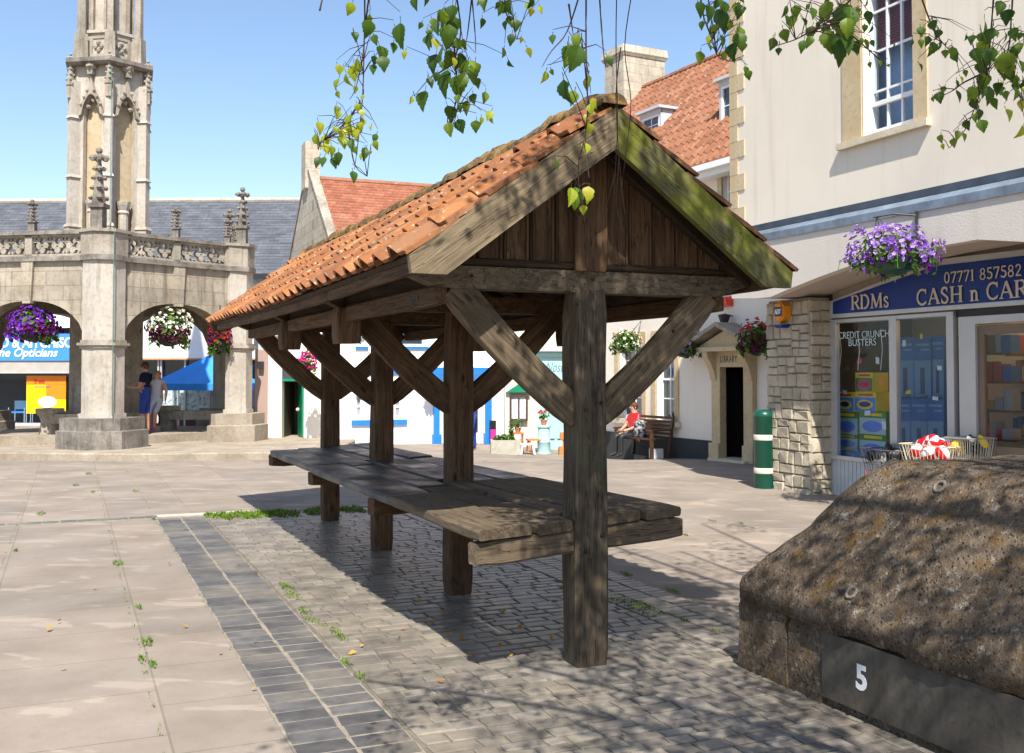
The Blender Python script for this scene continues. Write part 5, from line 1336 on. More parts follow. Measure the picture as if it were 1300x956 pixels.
# verge flashing and chimney at the gable end
vm = MB(); vm.hexa([LR(lu1, 0, -.05), LR(lu1 + .3, 0, -.05), LR(lu1 + .3, rls, -.05), LR(lu1, rls, -.05), LR(lu1, 0, .12), LR(lu1 + .3, 0, .12), LR(lu1 + .3, rls, .12), LR(lu1, rls, .12)]); vm.build('verge', MT['leadlight'], LI, loc=LB.P(lu1, 1, lez))
cu0, cu1 = lh(849, 100, RV + .2)[0], lh(789, 100, RV + .2)[0]; ctz = lh(820, 64, RV + .2)[1]
MT['chim'] = stone('chimney_stone', (.36, .31, .24), (.5, .44, .35), (.6, .54, .45), 2, block=(.5, .28), rot=.3)
cm = MB(); cxx = LB.P(lu1 + .35, RV, 0); ca_ = atan2(LB.v.y, LB.v.x)
wch = 1.05
cm.taper(cxx, 1.5, wch, 1.5, wch, lez, ctz - .32, ca_); cm.taper(cxx, 1.55, wch + .05, 1.66, wch + .16, ctz - .32, ctz - .22, ca_); cm.taper(cxx, 1.66, wch + .16, 1.6, wch + .1, ctz - .22, ctz, ca_)
cm.build('chimney', MT['chim'], LI, loc=cxx + V((0, 0, lez)))
def dormer(pxl, pxr, pyt, pyb, cheek):
    # front face position on the slope: find v where the slope passes the sill height
    best = None
    for i in range(60):
        v = .2 + i * .05; z = lez + (rz_ - lez) * v / RV
        u, zz_ = lh((pxl + pxr) / 2, pyb, v)
        if best is None or abs(zz_ - z - .12) < best[0]: best = (abs(zz_ - z - .12), v, zz_)
    _, v, zb = best
    ua_, zt_ = lh(pxl, pyt, v); ub_, _ = lh(pxr, pyt, v); a, b = min(ua_, ub_), max(ua_, ub_)
    zt_ = lh((pxl + pxr) / 2, pyt, v)[1]
    vb = v + (zt_ - zb) * RV / (rz_ - lez) * 1.05
    d = MB(); fr2 = Fr((LB.P(a, v, 0).x, LB.P(a, v, 0).y), u=(LB.v.x, LB.v.y))
    for uu in (a, b - .06):
        d.hexa([LB.P(uu, v, zb - .25), LB.P(uu + .06, v, zb - .25), LB.P(uu + .06, vb, zt_), LB.P(uu, vb, zt_), LB.P(uu, v, zt_), LB.P(uu + .06, v, zt_), LB.P(uu + .06, vb + .05, zt_ + .01), LB.P(uu, vb + .05, zt_ + .01)])
    d.box(LB, a - .08, b + .08, v - .12, vb + .1, zt_, zt_ + .07); d.box(LB, a, b, v - .02, v + .06, zt_ - .12, zt_); d.box(LB, a - .05, b + .05, v - .1, v + .06, zb - .14, zb)
    dd = d.build('dormer', MT['leadlight'], LI, loc=LB.P(a, v, zb))
    sash(LB, a + .065, b - .065, zb, zt_ - .12, v + .0, dd, cols=2, rows=2, fw=.06, split=False, depth=.06)
    d = MB(); d.hexa([LB.P(a - .15, v - .1, zb - .34 + .05), LB.P(b + .15, v - .1, zb - .34 + .05), LB.P(b + .15, v + .1, zb - .12), LB.P(a - .15, v + .1, zb - .12), LB.P(a - .15, v - .1, zb - .3 + .05), LB.P(b + .15, v - .1, zb - .3 + .05), LB.P(b + .15, v + .1, zb - .08), LB.P(a - .15, v + .1, zb - .08)]); d.build('apron', MT['leadlight'], dd, loc=LB.P(a, v, zb))
dormer(813, 839, 142, 172, 1)
dormer(913, 938, 100, 158, 1)
# fittings on the library wall
(u, z) = lh(922, 383, -.06); m = MB(); m.box(LB, u - .16, u + .16, -.12, 0, z - .1, z + .1); m.plate(LB, -.16, -.12, [(u - .13, z - .07), (u + .13, z - .07), (u + .1, z + .08), (u - .1, z + .08)])
tag(m.build('alarm_box', MT['redplastic'], None, loc=LB.P(u, 0, z)), 'small red alarm box on the library wall above the doorway', 'alarm box')
(u, z) = lh(920.5, 407, -.2); lp_ = empty('wall_lamp', LB.P(u, 0, z), 'black wall lamp above the library pediment', 'wall lamp')
m = MB(); c = LB.P(u, -.22, z); m.lathe((c.x, c.y, z - .12), [(.06, 0), (.13, .22), (.14, .24), (.03, .26)], 8); m.build('lamp_shade', MT['iron'], lp_, loc=c); m = MB(); m.tube([LB.P(u, 0, z + .1), LB.P(u, -.22, z + .14)], .015, 6); m.build('arm', MT['iron'], lp_, loc=c)

# ================================================================== BACKGROUND ROW
# white shop with blue paint and red tiled roof
q0 = at(540, 562, 27.2); WF = Fr((q0.x, q0.y), u=(-.93, -.37)); wh = lambda px, py, v=0: WF.hit(px, py, v)
WS = empty('shop_building', WF.P(0, 1, 0), 'white painted shop with bright blue bands and a red tiled roof', 'shop building')
wl0, wl1 = wh(641, 540)[0], 2.45; ez_ = 4.55
um = MB(); gw = [(wh(415, 468)[0], 0)]
def hole(pa, pb, ya, yb): 
    a, zb = wh(pb, yb); b, zt_ = wh(pa, ya); return [(a, zb), (b, zb), (b, zt_), (a, zt_)]
hs = [hole(452, 461, 502, 530), hole(501, 511, 502, 531), hole(560, 614, 483, 566), hole(455, 463, 428, 440), hole(505, 540, 400, 440)]
hs = [h for h in hs]
um.plate(WF, 0, .3, [(wl0, -.6), (wl1, -.6), (wl1, ez_), (wl0, ez_)], hs); um.box(WF, wl1 - .3, wl1, .3, 6.8, -.5, ez_); um.box(WF, wl0, wl0 + .3, .3, 6.8, -.5, ez_)
um.build('wall', MT['white'], WS, loc=WF.P(0, 0, 1))
gbf = Fr((WF.P(wl1, 0, 0).x, WF.P(wl1, 0, 0).y), u=(WF.v.x, WF.v.y))
rzz = 7.45; gm = MB(); gm.plate(gbf, -.02, .16, [(-.35, 4.2), (7.3, 4.2), (7.3, 4.65), (3.8, rzz + .12), (3.4, rzz + .12), (-.35, 4.65)]); gm.build('gable', MT['chim'], WS, loc=WF.P(wl1, 3, 5))
gm = MB(); 
gm.plate(gbf, -.05, .2, [(-.42, 4.6), (3.35, rzz + .12), (3.85, rzz + .12), (7.4, 4.6), (7.4, 4.68), (3.88, rzz + .22), (3.32, rzz + .22), (-.42, 4.7)]); gm.build('gable_coping', MT['cross_plain'], WS, loc=WF.P(wl1, 3, 5))
def tiled_slab(name, fr, u0, u1, v0, z0, v1, z1, mat, parent, rows, bw):
    """plain tiles: every row is a real lapped strip; joints live in the material"""
    m = MB()
    for r in range(rows):
        t0, t1 = r / rows, (r + 1) / rows + .15 / rows
        n_ = 24
        for i in range(n_):
            a, b = u0 + (u1 - u0) * i / n_, u0 + (u1 - u0) * (i + 1) / n_
            P0 = lambda u, t, h: fr.P(u, v0 + (v1 - v0) * t, z0 + (z1 - z0) * t + h)
            j = .012 * noise.noise(V((a * 2, r * .7, 1)))
            m.add([P0(a, t0, .035 + j), P0(b, t0, .035 + j), P0(b, t1, .012 + j), P0(a, t1, .012 + j), P0(a, t0, 0), P0(b, t0, 0)], [(0, 1, 2, 3), (4, 5, 1, 0)])
    return m.build(name, mat, parent, loc=fr.P((u0 + u1) / 2, v0, z0))
def plaintile(name, cols, rot, bw=.17, amt=.3):
    m = N(name); v = m.coord(); n1 = m.noise(v, 2.2, 7, .65)
    tc = m.n('ShaderNodeTexCoord'); sx = m.n('ShaderNodeSeparateXYZ'); m.l(tc.outputs['Object'], sx.inputs[0]); cb = m.n('ShaderNodeCombineXYZ')
    m.l(m.math('ADD', m.math('MULTIPLY', sx.outputs[0], cos(rot)), m.math('MULTIPLY', sx.outputs[1], sin(rot))), cb.inputs[0]); m.l(sx.outputs[2], cb.inputs[1])
    br = m.n('ShaderNodeTexBrick'); m.l(cb.outputs[0], br.inputs['Vector']); br.inputs['Scale'].default_value = 1; br.inputs['Brick Width'].default_value = bw; br.inputs['Row Height'].default_value = .1
    br.inputs['Mortar Size'].default_value = .006; br.inputs['Color1'].default_value = (.72, .72, .72, 1); br.inputs['Color2'].default_value = (1.15, 1.12, 1.1, 1); br.inputs['Mortar'].default_value = (.4, .4, .4, 1)
    col = m.mix(.85, m.ramp(n1, cols), br.outputs['Color'], 'MULTIPLY')
    return m.fin(col, .85, m.bump(br.outputs['Fac'], -.4, .01), .2)
MT['plaintile'] = plaintile('red_plain_tile', [(.3, (.25, .088, .05)), (.5, (.33, .125, .074)), (.7, (.39, .18, .12))], atan2(.37, .93))
MT['slate'] = plaintile('grey_slate', [(.3, (.085, .094, .112)), (.5, (.108, .118, .138)), (.7, (.132, .142, .162))], 0, .35)
tiled_slab('roof', WF, wl0 - .2, wl1, -.3, ez_ - .1, 3.6, rzz, MT['plaintile'], WS, 30, .17)
rm = MB(); roofslab(rm, WF, wl0 - .2, wl1, 7.3, ez_ - .1, 3.6, rzz - .04, .03); roofslab(rm, WF, wl0 - .19, wl1, -.28, ez_ - .16, 3.6, rzz - .06, .03); rm.tube([WF.P(wl0 - .2, 3.6, rzz), WF.P(wl1, 3.6, rzz)], .1, 8); rm.build('ridge', MT['pantile'], WS, loc=WF.P(0, 3.6, rzz))
cm = MB(); c = WF.P(wl1 - .1, 3.75, 0); cm.taper(c, .42, .62, .42, .62, rzz - .3, rzz + 1.05, atan2(WF.u.y, WF.u.x)); cm.build('chimney', MT['chim'], WS, loc=c + V((0, 0, rzz)))
for i, h in enumerate(hs):
    a, b, zb, zt_ = h[0][0], h[1][0], h[0][1], h[2][1]
    if i == 2: continue
    sash(WF, a + .003, b - .003, zb + .003, zt_ - .003, .1, WS, cols=1, rows=2, fw=.05, split=True, pane='greypane' if i < 2 else 'glassdk')
    bx('sill', WF, a - .08, b + .08, -.05, .06, zb - .07, zb, 'blue' if i > 2 else 'whitepaint', WS)
a, zb = wh(516, 538); b, zt_ = wh(446, 534.5); bx('sill_band', WF, a, b, -.06, 0, min(zb, zt_) - .02, max(zb, zt_) + .02, 'blue', WS)
zA, zB = wh(540, 475)[1], wh(540, 466.5)[1]
bx('band', WF, wl0, wl1, -.05, 0, zA, zB, 'blue', WS); bx('fascia', WF, wl0, wh(548, 470)[0], -.04, 0, wh(580, 482)[1], wh(580, 477)[1], 'blue', WS)
for (pa, pb) in ((550, 557), (615.5, 623)):
    a, b = wh(pb, 520)[0], wh(pa, 520)[0]; pz_ = bx('pilaster', WF, a, b, -.09, 0, -.4, zA, 'blue', WS); bx('pilaster_base', WF, a - .04, b + .04, -.14, -.0, -.4, wh(553, 556)[1] + .1, 'blue', WS)
h = hs[2]; dm = MB(); dm.box(WF, h[0][0], h[1][0], .2, .24, -.4, h[2][1]); dm.build('door', MT['whitepaint'], WS, loc=WF.P(h[0][0], .2, 0))
dm = MB(); dm.box(WF, h[0][0] + .1, h[1][0] - .55, .18, .2, .25, h[2][1] - .2); dm.build('pane', MT['glassdk'], WS, loc=WF.P(h[0][0], .2, 0))
# small black and pink sign against the blue pilaster
(u, z) = wh(625.5, 549, -.2); m = MB(); m.box(WF, u - .09, u + .09, -.22, -.19, z - .25, z + .32, 0); m.box(WF, u - .07, u + .07, -.226, -.22, z - .18, z + .08, 1)
tag(m.build('sandwich_board', [MT['black'], MT['pink']], None, loc=WF.P(u, -.2, z - .25)), 'small black and pink board beside the blue pilaster', 'sign board')

# pale grey strip and teal shop, facing us
q0 = at(690, 576, 27.6); TF = Fr((q0.x, q0.y), u=(-1, -.06)); th_ = lambda px, py, v=0: TF.hit(px, py, v)
TS = empty('shop_building', TF.P(0, 1, 0), 'pale teal shopfront with a script shop name beside a grey rendered wall', 'shop building')
ta, tb_, tc_ = th_(752, 500)[0], th_(684, 500)[0], th_(641, 500)[0]
tz1 = th_(690, 427)[1]; 
um = MB(); um.plate(TF, 0, .3, [(ta, -.6), (tc_, -.6), (tc_, 4.7), (ta, 4.7)]); um.box(TF, ta, tc_, .3, 6, -.5, 4.7); um.build('wall', MT['greywall'], TS, loc=TF.P(0, 0, 1))
rm = MB(); roofslab(rm, TF, ta - .2, tc_ + .1, -.25, 4.6, 3.2, 6.9, .12); roofslab(rm, TF, ta - .2, tc_ + .1, 6.4, 4.6, 3.2, 6.9, .12); rm.build('roof', MT['slate'], TS, loc=TF.P(0, 3, 5))
sfm = MB(); zf0, zf1 = th_(700, 487)[1], th_(700, 453)[1]
sfm.box(TF, ta, tb_ + .35, -.16, 0, zf1, zf1 + .12); sfm.box(TF, ta, tb_ + .3, -.1, 0, zf0, zf1); sfm.box(TF, ta, tb_ + .35, -.14, 0, zf0 - .1, zf0)
fs_ = sfm.build('fascia', MT['teal'], TS, loc=TF.P(0, 0, zf0))
(u, z) = th_(692, 472, -.1); text('Nostalgia', TF, u, -.102, z, .26, MT['tealdk'], fs_, width=.86, shear=.35, ext=.004)
bx('awning_box', TF, ta, tb_ + .25, -.3, -.0, zf1 + .14, zf1 + .42, 'leadlight', TS)
sfm = MB(); sfm.box(TF, ta, tb_ - .02, -.05, 0, -.4, zf0 - .1)
for k in range(5):
    uu = tb_ - .15 - k * .3; sfm.box(TF, uu - .04, uu + .04, -.08, -.05, -.35, zf0 - .1)
sfm.box(TF, ta, tb_, -.09, -.05, .1, .2); sfm.build('shopfront', MT['teal'], TS, loc=TF.P(0, 0, 0))
bx('corner_strip', TF, tc_ - .02, tc_ - .14, -.05, 0, -.4, 4.5, 'greywall', TS)
# notice case
(a, zb), (b, zt_) = th_(670, 534, -.1), th_(647, 501, -.1)
NC = empty('notice_case', TF.P((a + b) / 2, -.1, zb), 'brown wooden notice case with two pale sheets on the grey wall', 'notice case')
m = MB(); m.plate(TF, -.14, 0, [(a, zb), (b, zb), (b, zt_), (a, zt_)], [[(a + .05, zb + .05), (a + .22, zb + .05), (a + .22, zt_ - .05), (a + .05, zt_ - .05)], [(a + .26, zb + .05), (b - .05, zb + .05), (b - .05, zt_ - .05), (a + .26, zt_ - .05)]]); m.build('frame', MT['brownwood'], NC, loc=TF.P(a, 0, zb))
m = MB(); m.box(TF, a + .03, b - .03, -.08, -.05, zb + .03, zt_ - .03); m.build('notice', plain('notice_paper', (.55, .58, .66), .6, .3, .25, 9), NC, loc=TF.P(a, 0, zb))
m = MB(); um_ = (a + b) / 2; m.plate(TF, -.16, -.02, [(um_ - .3, zt_ + .06), (um_ + .34, zt_ + .06), (um_ + .0, zt_ + .28)]); m.build('hood', MT['green'], NC, loc=TF.P(a, 0, zt_))
# trough, stools, churn, pots in front of the teal shop
def gp3(px, py, d=None): p = G(px, py); return V((p.x, p.y, gz(p.x, p.y)))
def ground_at(px, py):
    r = ray(px, py); lo = 10
    for i in range(900):
        d = 14 + i * .02; p = at(px, py, d)
        if p.z <= gz(p.x, p.y): return V((p.x, p.y, gz(p.x, p.y)))
    return at(px, py, 27)
p = ground_at(642, 577); tr_ = Fr((p.x, p.y), u=(-1, -.06))
t_ = empty('stone_trough', p, 'low pale stone trough planted with green leaves', 'trough')
m = MB(); m.box(tr_, -.36, .36, 0, .09, p.z - .02, p.z + .34); m.box(tr_, -.36, .36, .33, .42, p.z - .02, p.z + .34); m.box(tr_, -.36, -.27, .09, .33, p.z - .02, p.z + .34); m.box(tr_, .27, .36, .09, .33, p.z - .02, p.z + .34); m.box(tr_, -.27, .27, .09, .33, p.z, p.z + .29); m.build('trough', MT['trough'], t_, loc=p)
def clump(n, c, rx, ry, rz, s, up_=0.5):
    m = MB()
    for _ in range(n):
        a, b_, q = R.uniform(0, 2 * pi), R.uniform(-1, 1), R.random() ** .4
        d = V((cos(a) * sqrt(1 - b_ * b_), sin(a) * sqrt(1 - b_ * b_), b_)); pp_ = V(c) + V((d.x * rx, d.y * ry, d.z * rz)) * q
        nn = (d + V((R.uniform(-.6, .6), R.uniform(-.6, .6), up_ + R.uniform(-.6, .6)))).normalized(); x = nn.cross(V((R.uniform(-1, 1), R.uniform(-1, 1), R.uniform(-1, 1)))).normalized(); y = nn.cross(x); k = s * R.uniform(.6, 1.3)
        m.add([pp_ - x * k * .5, pp_ + y * k * .28 + nn * k * .06, pp_ + x * k * .6 - nn * k * .1, pp_ - y * k * .28 + nn * k * .06], [(0, 1, 2, 3)])
    return m
m = clump(260, tr_.P(.02, .2, p.z + .38), .3, .14, .1, .09); m2 = clump(60, tr_.P(-.15, .2, p.z + .6), .07, .07, .28, .1); m.add(m2.v, m2.f); m.build('plants', MT['bleaf'], t_, loc=p)
def stool(px, py, w, h, mat, label):
    p = ground_at(px, py); f_ = Fr((p.x, p.y), u=(-1, -.2)); r = empty('wooden_stool', p, label, 'stool', 'stools and steps outside the teal shop')
    m = MB(); m.box(f_, -w / 2, w / 2, -w * .35, w * .35, p.z + h - .04, p.z + h); m.build('seat', MT[mat], r, loc=p + V((0, 0, h)))
    for (a, b_) in ((-1, -1), (1, -1), (1, 1), (-1, 1)):
        m = MB(); m.tube([f_.P(a * w * .36, b_ * w * .24, p.z + h - .04), f_.P(a * w * .48, b_ * w * .36, p.z)], .025, 5); m.build('leg', MT[mat], r, loc=f_.P(a * w * .4, b_ * w * .3, p.z))
    return p
stool(679, 575, .42, .36, 'orangewood', 'low orange wooden stool beside the stone trough'); stool(669, 577, .36, .28, 'whitepaint', 'low white painted stool in front of the orange one')
p = ground_at(661, 576); f_ = Fr((p.x, p.y), u=(-1, -.2)); r = empty('plant_shelf', p, 'small terracotta coloured step shelf between trough and white stool', 'plant stand')
m = MB()
for z in (.12, .3, .48): m.box(f_, -.1, .16, .1, .3, p.z + z, p.z + z + .04)
m.build('shelf', MT['terracotta'], r, loc=p); m = MB()
for uu in (-.1, .14): m.box(f_, uu, uu + .025, .12, .28, p.z, p.z + .5)
m.build('upright', MT['terracotta'], r, loc=p)
def pot(c, r_, h, leaf, nleaf, label, flower=None, spread=.16):
    root = empty('potted_plant', c, label, 'potted plant'); m = MB(); m.lathe(c, [(r_ * .7, 0), (r_, h * .85), (r_ * 1.1, h * .85), (r_ * 1.1, h), (r_ * .8, h)], 10); m.build('pot', MT['terracotta'], root, loc=c)
    m = clump(nleaf, V(c) + V((0, 0, h + spread * .7)), spread, spread, spread * .9, .08); m.build('foliage', MT[leaf], root, loc=c)
    if flower: m = clump(40, V(c) + V((-.04, 0, h + spread * 1.3)), spread * .8, spread * .8, spread * .5, .07); m.build('flowers', MT[flower], root, loc=c)
pot(f_.P(.03, .2, p.z + .52), .08, .12, 'bleaf', 70, 'leafy pot plant standing on the terracotta step shelf')
p = ground_at(690.5, 576); m = MB(); m.lathe(p, [(.19, 0), (.19, .02), (.17, .03), (.165, .28), (.18, .3), (.165, .32), (.15, .66), (.18, .68), (.18, .72), (.1, .73)], 14); tag(m.build('metal_churn', MT['teal'], None, loc=p, smooth=True, angle=40), 'pale blue metal churn standing before the teal shopfront', 'churn')
pot(V((p.x, p.y, p.z + .735)), .08, .13, 'bleaf', 60, 'red flowering pot plant on top of the blue churn', 'f_red')
p = ground_at(716, 579); m = MB(); f_ = Fr((p.x, p.y), u=(-1, -.1)); m.box(f_, -.12, .12, 0, .2, p.z, p.z + .22); m.box(f_, -.1, .1, .02, .18, p.z + .22, p.z + .24); m.box(f_, -.09, .09, .05, .15, p.z + .42, p.z + .6); m.box(f_, -.02, .02, .08, .12, p.z + .24, p.z + .42)
tag(m.build('wooden_box', MT['orangewood'], None, loc=p), 'orange wooden box and stand beside the near post', 'box')

# cream shop with green door, mauve pier
q0 = at(395, 563, 26.9); CF = Fr((q0.x, q0.y), u=(-1, .0)); ch_ = lambda px, py, v=0: CF.hit(px, py, v)
CS = empty('shop_building', CF.P(0, 1, 0), 'cream shop with an open dark green door and a mauve pier', 'shop building')
ca, cb_ = ch_(458, 500)[0], ch_(340, 500)[0]; hd = [ch_(385.5, 556), ch_(358, 455)]; cz1 = ch_(370, 421)[1] + .8
um = MB(); um.plate(CF, 0, .3, [(ca, -.3), (cb_, -.3), (cb_, cz1), (ca, cz1)], [[(hd[0][0], hd[0][1]), (hd[1][0], hd[0][1]), (hd[1][0], hd[1][1]), (hd[0][0], hd[1][1])]]); um.build('wall', MT['ivory'], CS, loc=CF.P(0, 0, 1))
bx('pier', CF, cb_, ch_(324, 500)[0], -.05, .3, -.2, ch_(330, 444)[1], 'mauve', CS); bx('pier_head', CF, cb_, ch_(322, 500)[0], -.02, .3, ch_(330, 444)[1], cz1, 'leadlight', CS)
bx('gutter', CF, ca, ch_(322, 430)[0], -.1, .0, ch_(360, 427)[1], ch_(360, 423.5)[1], 'gutter', CS)
bx('lamp_box', CF, ch_(336, 460)[0] - .0, ch_(329, 460)[0], -.2, -.05, ch_(332, 468)[1], ch_(332, 459)[1], 'iron', CS)
a, b = hd[0][0], hd[1][0]; zb, zt_ = hd[0][1], hd[1][1]; dp = ch_(371, 500)[0]
m = MB(); m.box(CF, a, b, 1.6, 1.65, zb, zt_)
m.box(CF, a - .05, a, .3, 1.6, zb, zt_); m.box(CF, b, b + .05, .3, 1.6, zb, zt_); m.box(CF, a, b, .3, 1.6, zt_, zt_ + .04); m.build('hallway', plain('dark_hall', (.1, .075, .05), .8), CS, loc=CF.P(a, 1, zb))
bx('hall_floor', CF, a, b, -.15, 1.6, zb - .12, zb, 'sillstone', CS)
bx('transom', CF, a, b, .05, .12, ch_(370, 484)[1], ch_(370, 481)[1], 'green', CS); bx('transom_pane', CF, a, b, .08, .1, ch_(370, 481)[1] + .002, zt_, 'glassdk', CS)
dr_ = MB(); dt = ch_(370, 484)[1] - .01; dr_.hexa([CF.P(a + .02, .06, zb + .02), CF.P(a + .06, .06, zb + .02), CF.P(dp, .7, zb + .02), CF.P(dp - .04, .7, zb + .02), CF.P(a + .02, .06, dt), CF.P(a + .06, .06, dt), CF.P(dp, .7, dt), CF.P(dp - .04, .7, dt)])
door_ = dr_.build('door', MT['green'], CS, loc=CF.P(a, .1, zb)); m = MB(); m.ball(CF.P(a + .2, .2, (zb + dt) / 2), .05); m.build('handle', MT['gold'], door_, loc=CF.P(a + .2, .2, (zb + dt) / 2))
um = MB(); um.box(CF, ca, ch_(322, 500)[0], .3, 5, cz1 - .3, cz1 - .1); um.box(CF, ca, ca + .2, .3, 5, 0, cz1 - .3); um.box(CF, ch_(324, 500)[0] - .2, ch_(324, 500)[0], .3, 5, 0, cz1 - .3); um.build('side_wall', MT['ivory'], CS, loc=CF.P(0, 2, 1))

# long slate-roofed building with the optician's and a white-fascia shop
q0 = at(150, 546, 36); OF = Fr((q0.x, q0.y), u=(-1, .03)); oh = lambda px, py, v=0: OF.hit(px, py, v)
OS = empty('shop_building', OF.P(0, 1, 0), 'long slate roofed building behind the cross with a blue optician sign', 'shop building')
oa, ob = oh(405, 500)[0], oh(-420, 500)[0]; oez = oh(340, 347)[1]; om = oh(122, 500)[0]
um = MB(); zf = oh(200, 405)[1]
um.plate(OF, 0, .3, [(oa, zf - .3), (ob, zf - .3), (ob, oez), (oa, oez)]); um.box(OF, oa, oa + .3, .3, 7, 0, oez); um.box(OF, ob - .3, ob, .3, 7, 0, oez); um.box(OF, oa, ob, 6.8, 7, 0, oez); um.build('wall', MT['white'], OS, loc=OF.P(0, 0, 4))
orz = (oh(20, 248, 3.6)[1] + oh(370, 262, 3.6)[1]) / 2
tiled_slab('roof', OF, oa, ob, -.35, oez - .05, 3.6, orz, MT['slate'], OS, 24, .3)
rm = MB(); roofslab(rm, OF, oa, ob, 7.3, oez, 3.6, orz - .03, .02); rm.tube([OF.P(oa, 3.6, orz), OF.P(ob, 3.6, orz)], .11, 8); rm.build('ridge', MT['chim'], OS, loc=OF.P(0, 3.6, orz))
bx('gutter', OF, oa, ob, -.45, -.3, oez - .2, oez - .06, 'iron', OS)
for px in (326, 250, 95, 20):
    a = oh(px + 12, 400)[0]; sash(OF, a, a + .62, oez - 1.3, oez - .35, -.04, OS, cols=2, rows=3, fw=.05, depth=.06)
# optician half
zA, zB = oh(50, 458)[1], oh(50, 424)[1]; a1, a2 = oh(113, 440)[0], oh(-330, 440)[0]
bx('fascia', OF, a1, a2, -.25, 0, zA, zB, 'optblue', OS).name = 'sign_board'
sb2 = [c for c in OS.children if c.name.startswith('sign_board')][-1]
(u, z) = oh(0, 441, -.26); w_ = oh(0, 440, -.26)[0] - oh(103, 440, -.26)[0]
text('DOLLOND & AITCHISON', OF, u + w_ * 7.05 / 12.2, -.255, z, .34, MT['whitepaint'], sb2, width=w_ * 19.25 / 12.2, ext=.01, off=.012)
(u, z) = oh(10, 452.5, -.26); text('The Opticians', OF, u + .58, -.255, z, .28, MT['whitepaint'], sb2, width=2.27, ext=.01, shear=.3, off=.008)
bx('shutter_box', OF, a1, a2, -.2, 0, oh(50, 472)[1], zA - .002, plain('grey_shutter', (.4, .37, .33), .6), OS)
bx('rail', OF, a1, a2, -.22, .0, oh(50, 474)[1], oh(50, 472)[1] - .002, 'alu', OS)
im = MB(); im.box(OF, a1, a2, 1.6, 1.7, -.1, zB); im.box(OF, a1 - .1, a1, 0, 1.6, 0, zB); im.box(OF, a2, a2 + .1, 0, 1.6, 0, zB); im.box(OF, a1, a2, .1, 1.6, zA, zA + .1); im.build('interior_wall', MT['darkint'], OS, loc=OF.P(a1, 1, 0))
bx('interior_floor', OF, a1, a2, .1, 1.6, -.02, .05, 'leadlight', OS); bx('pane', OF, a1, a2, .05, .06, .1, oh(50, 474)[1], 'glass', OS)
fm = MB()
for px in (-120, -45): u = oh(px, 500)[0]; fm.box(OF, u, u + .06, .0, .08, 0, oh(50, 474)[1])
fm.box(OF, a1, a2, -.02, .08, -.1, .1); fm.build('window_frame', MT['alu'], OS, loc=OF.P(a1, 0, 0))
# poster with yellow and orange fields
(pa, pzt), (pb, pzb) = oh(33.5, 477, -.0), oh(83, 525, -.0)
m = MB(); m.box(OF, pb, pa, .02, .035, pzb, pzt, 0); m.box(OF, pb, (pa + pb) / 2, .012, .02, pzb + .5, pzt - .0, 1); m.box(OF, pb + .0, pa, .008, .012, pzt - .3, pzt, 1)
el = [((pa + pb) / 2 - .05 + .33 * cos(k * pi / 8), pzb + .4 + .2 * sin(k * pi / 8)) for k in range(16)]; m.plate(OF, .0, .011, el, m=2)
po = m.build('window_poster', [plain('poster_yellow', (.85, .62, .0), .5), plain('poster_orange', (.8, .22, .01), .5), plain('poster_white', (.75, .78, .75), .5)], None, loc=OF.P(pa, 0, pzb)); tag(po, 'yellow and orange poster in the optician window', 'poster')
text('free', OF, pa - .28, .006, pzt - .27, .16, MT['red'], po, ext=.001, off=.006); text('second pair', OF, pa - .28, .006, pzt - .42, .09, MT['f_pink'], po, ext=.001)
# chairs in the optician window
def chair(px, lab):
    c = OF.P(oh(px, 540)[0], .6, .05); r = empty('waiting_chair', c, lab, 'chair', 'blue chairs in the optician window'); f_ = Fr((c.x, c.y), u=(-1, 0))
    bx('seat', f_, -.26, .26, -.2, .25, .43, .48, 'optblue', r); bx('backrest', f_, -.26, .26, .25, .3, .55, .85, 'teal', r); m = MB()
    for a in (-.28, .28):
        for b_ in (-.2, .28): m.tube([f_.P(a, b_, .05), f_.P(a, b_, .62 if b_ < 0 else .85)], .018, 5)
    m.build('frame', MT['alu'], r, loc=c)
chair(36, 'blue waiting chair behind the poster in the optician window'); chair(13, 'blue waiting chair at the left edge of the optician window')
# white fascia shop
b1, b2 = oh(330, 440)[0], oh(122, 440)[0]
bx('white_fascia', OF, b1, b2, -.2, 0, oh(200, 455)[1], zf - .05, 'whitepaint', OS); bx('fascia_trim', OF, b1, b2, -.22, 0, oh(200, 457)[1], oh(200, 455)[1] - .002, 'orangewood', OS)
im = MB(); im.box(OF, b1, b2, .5, .6, 0, zf); im.build('interior_wall', plain('shop_dusk', (.05, .055, .075), .5), OS, loc=OF.P(b1, 0, 0)); bx('stall_riser', OF, b1, b2, -.03, .1, -.2, oh(230, 531)[1], plain('brown_riser', (.09, .035, .03), .5), OS)
m = N('frosted'); v = m.coord(); col = m.ramp(m.noise(v, 7, 8, .75), [(.4, (.1, .13, .14)), (.5, (.45, .55, .55)), (.62, (.66, .74, .72))]); MT['frost'] = m.fin(col, .3, None, .5)
for (p1, p2) in ((205, 234), (236, 265), (267, 300)): bx('frosted_pane', OF, oh(p2, 500)[0], oh(p1, 500)[0], .0, .03, oh(230, 530)[1], oh(230, 494)[1] + .25, MT['frost'], OS)
fm = MB()
for px in (172, 201, 204.5, 235, 266): u = oh(px, 500)[0]; fm.box(OF, u - .03, u + .03, -.04, .05, 0, oh(200, 457)[1])
fm.build('window_frame', MT['alu'], OS, loc=OF.P(b1, 0, 0)); bx('pane', OF, b1, b2, .12, .13, oh(230, 531)[1], oh(200, 457)[1], 'glass', OS)
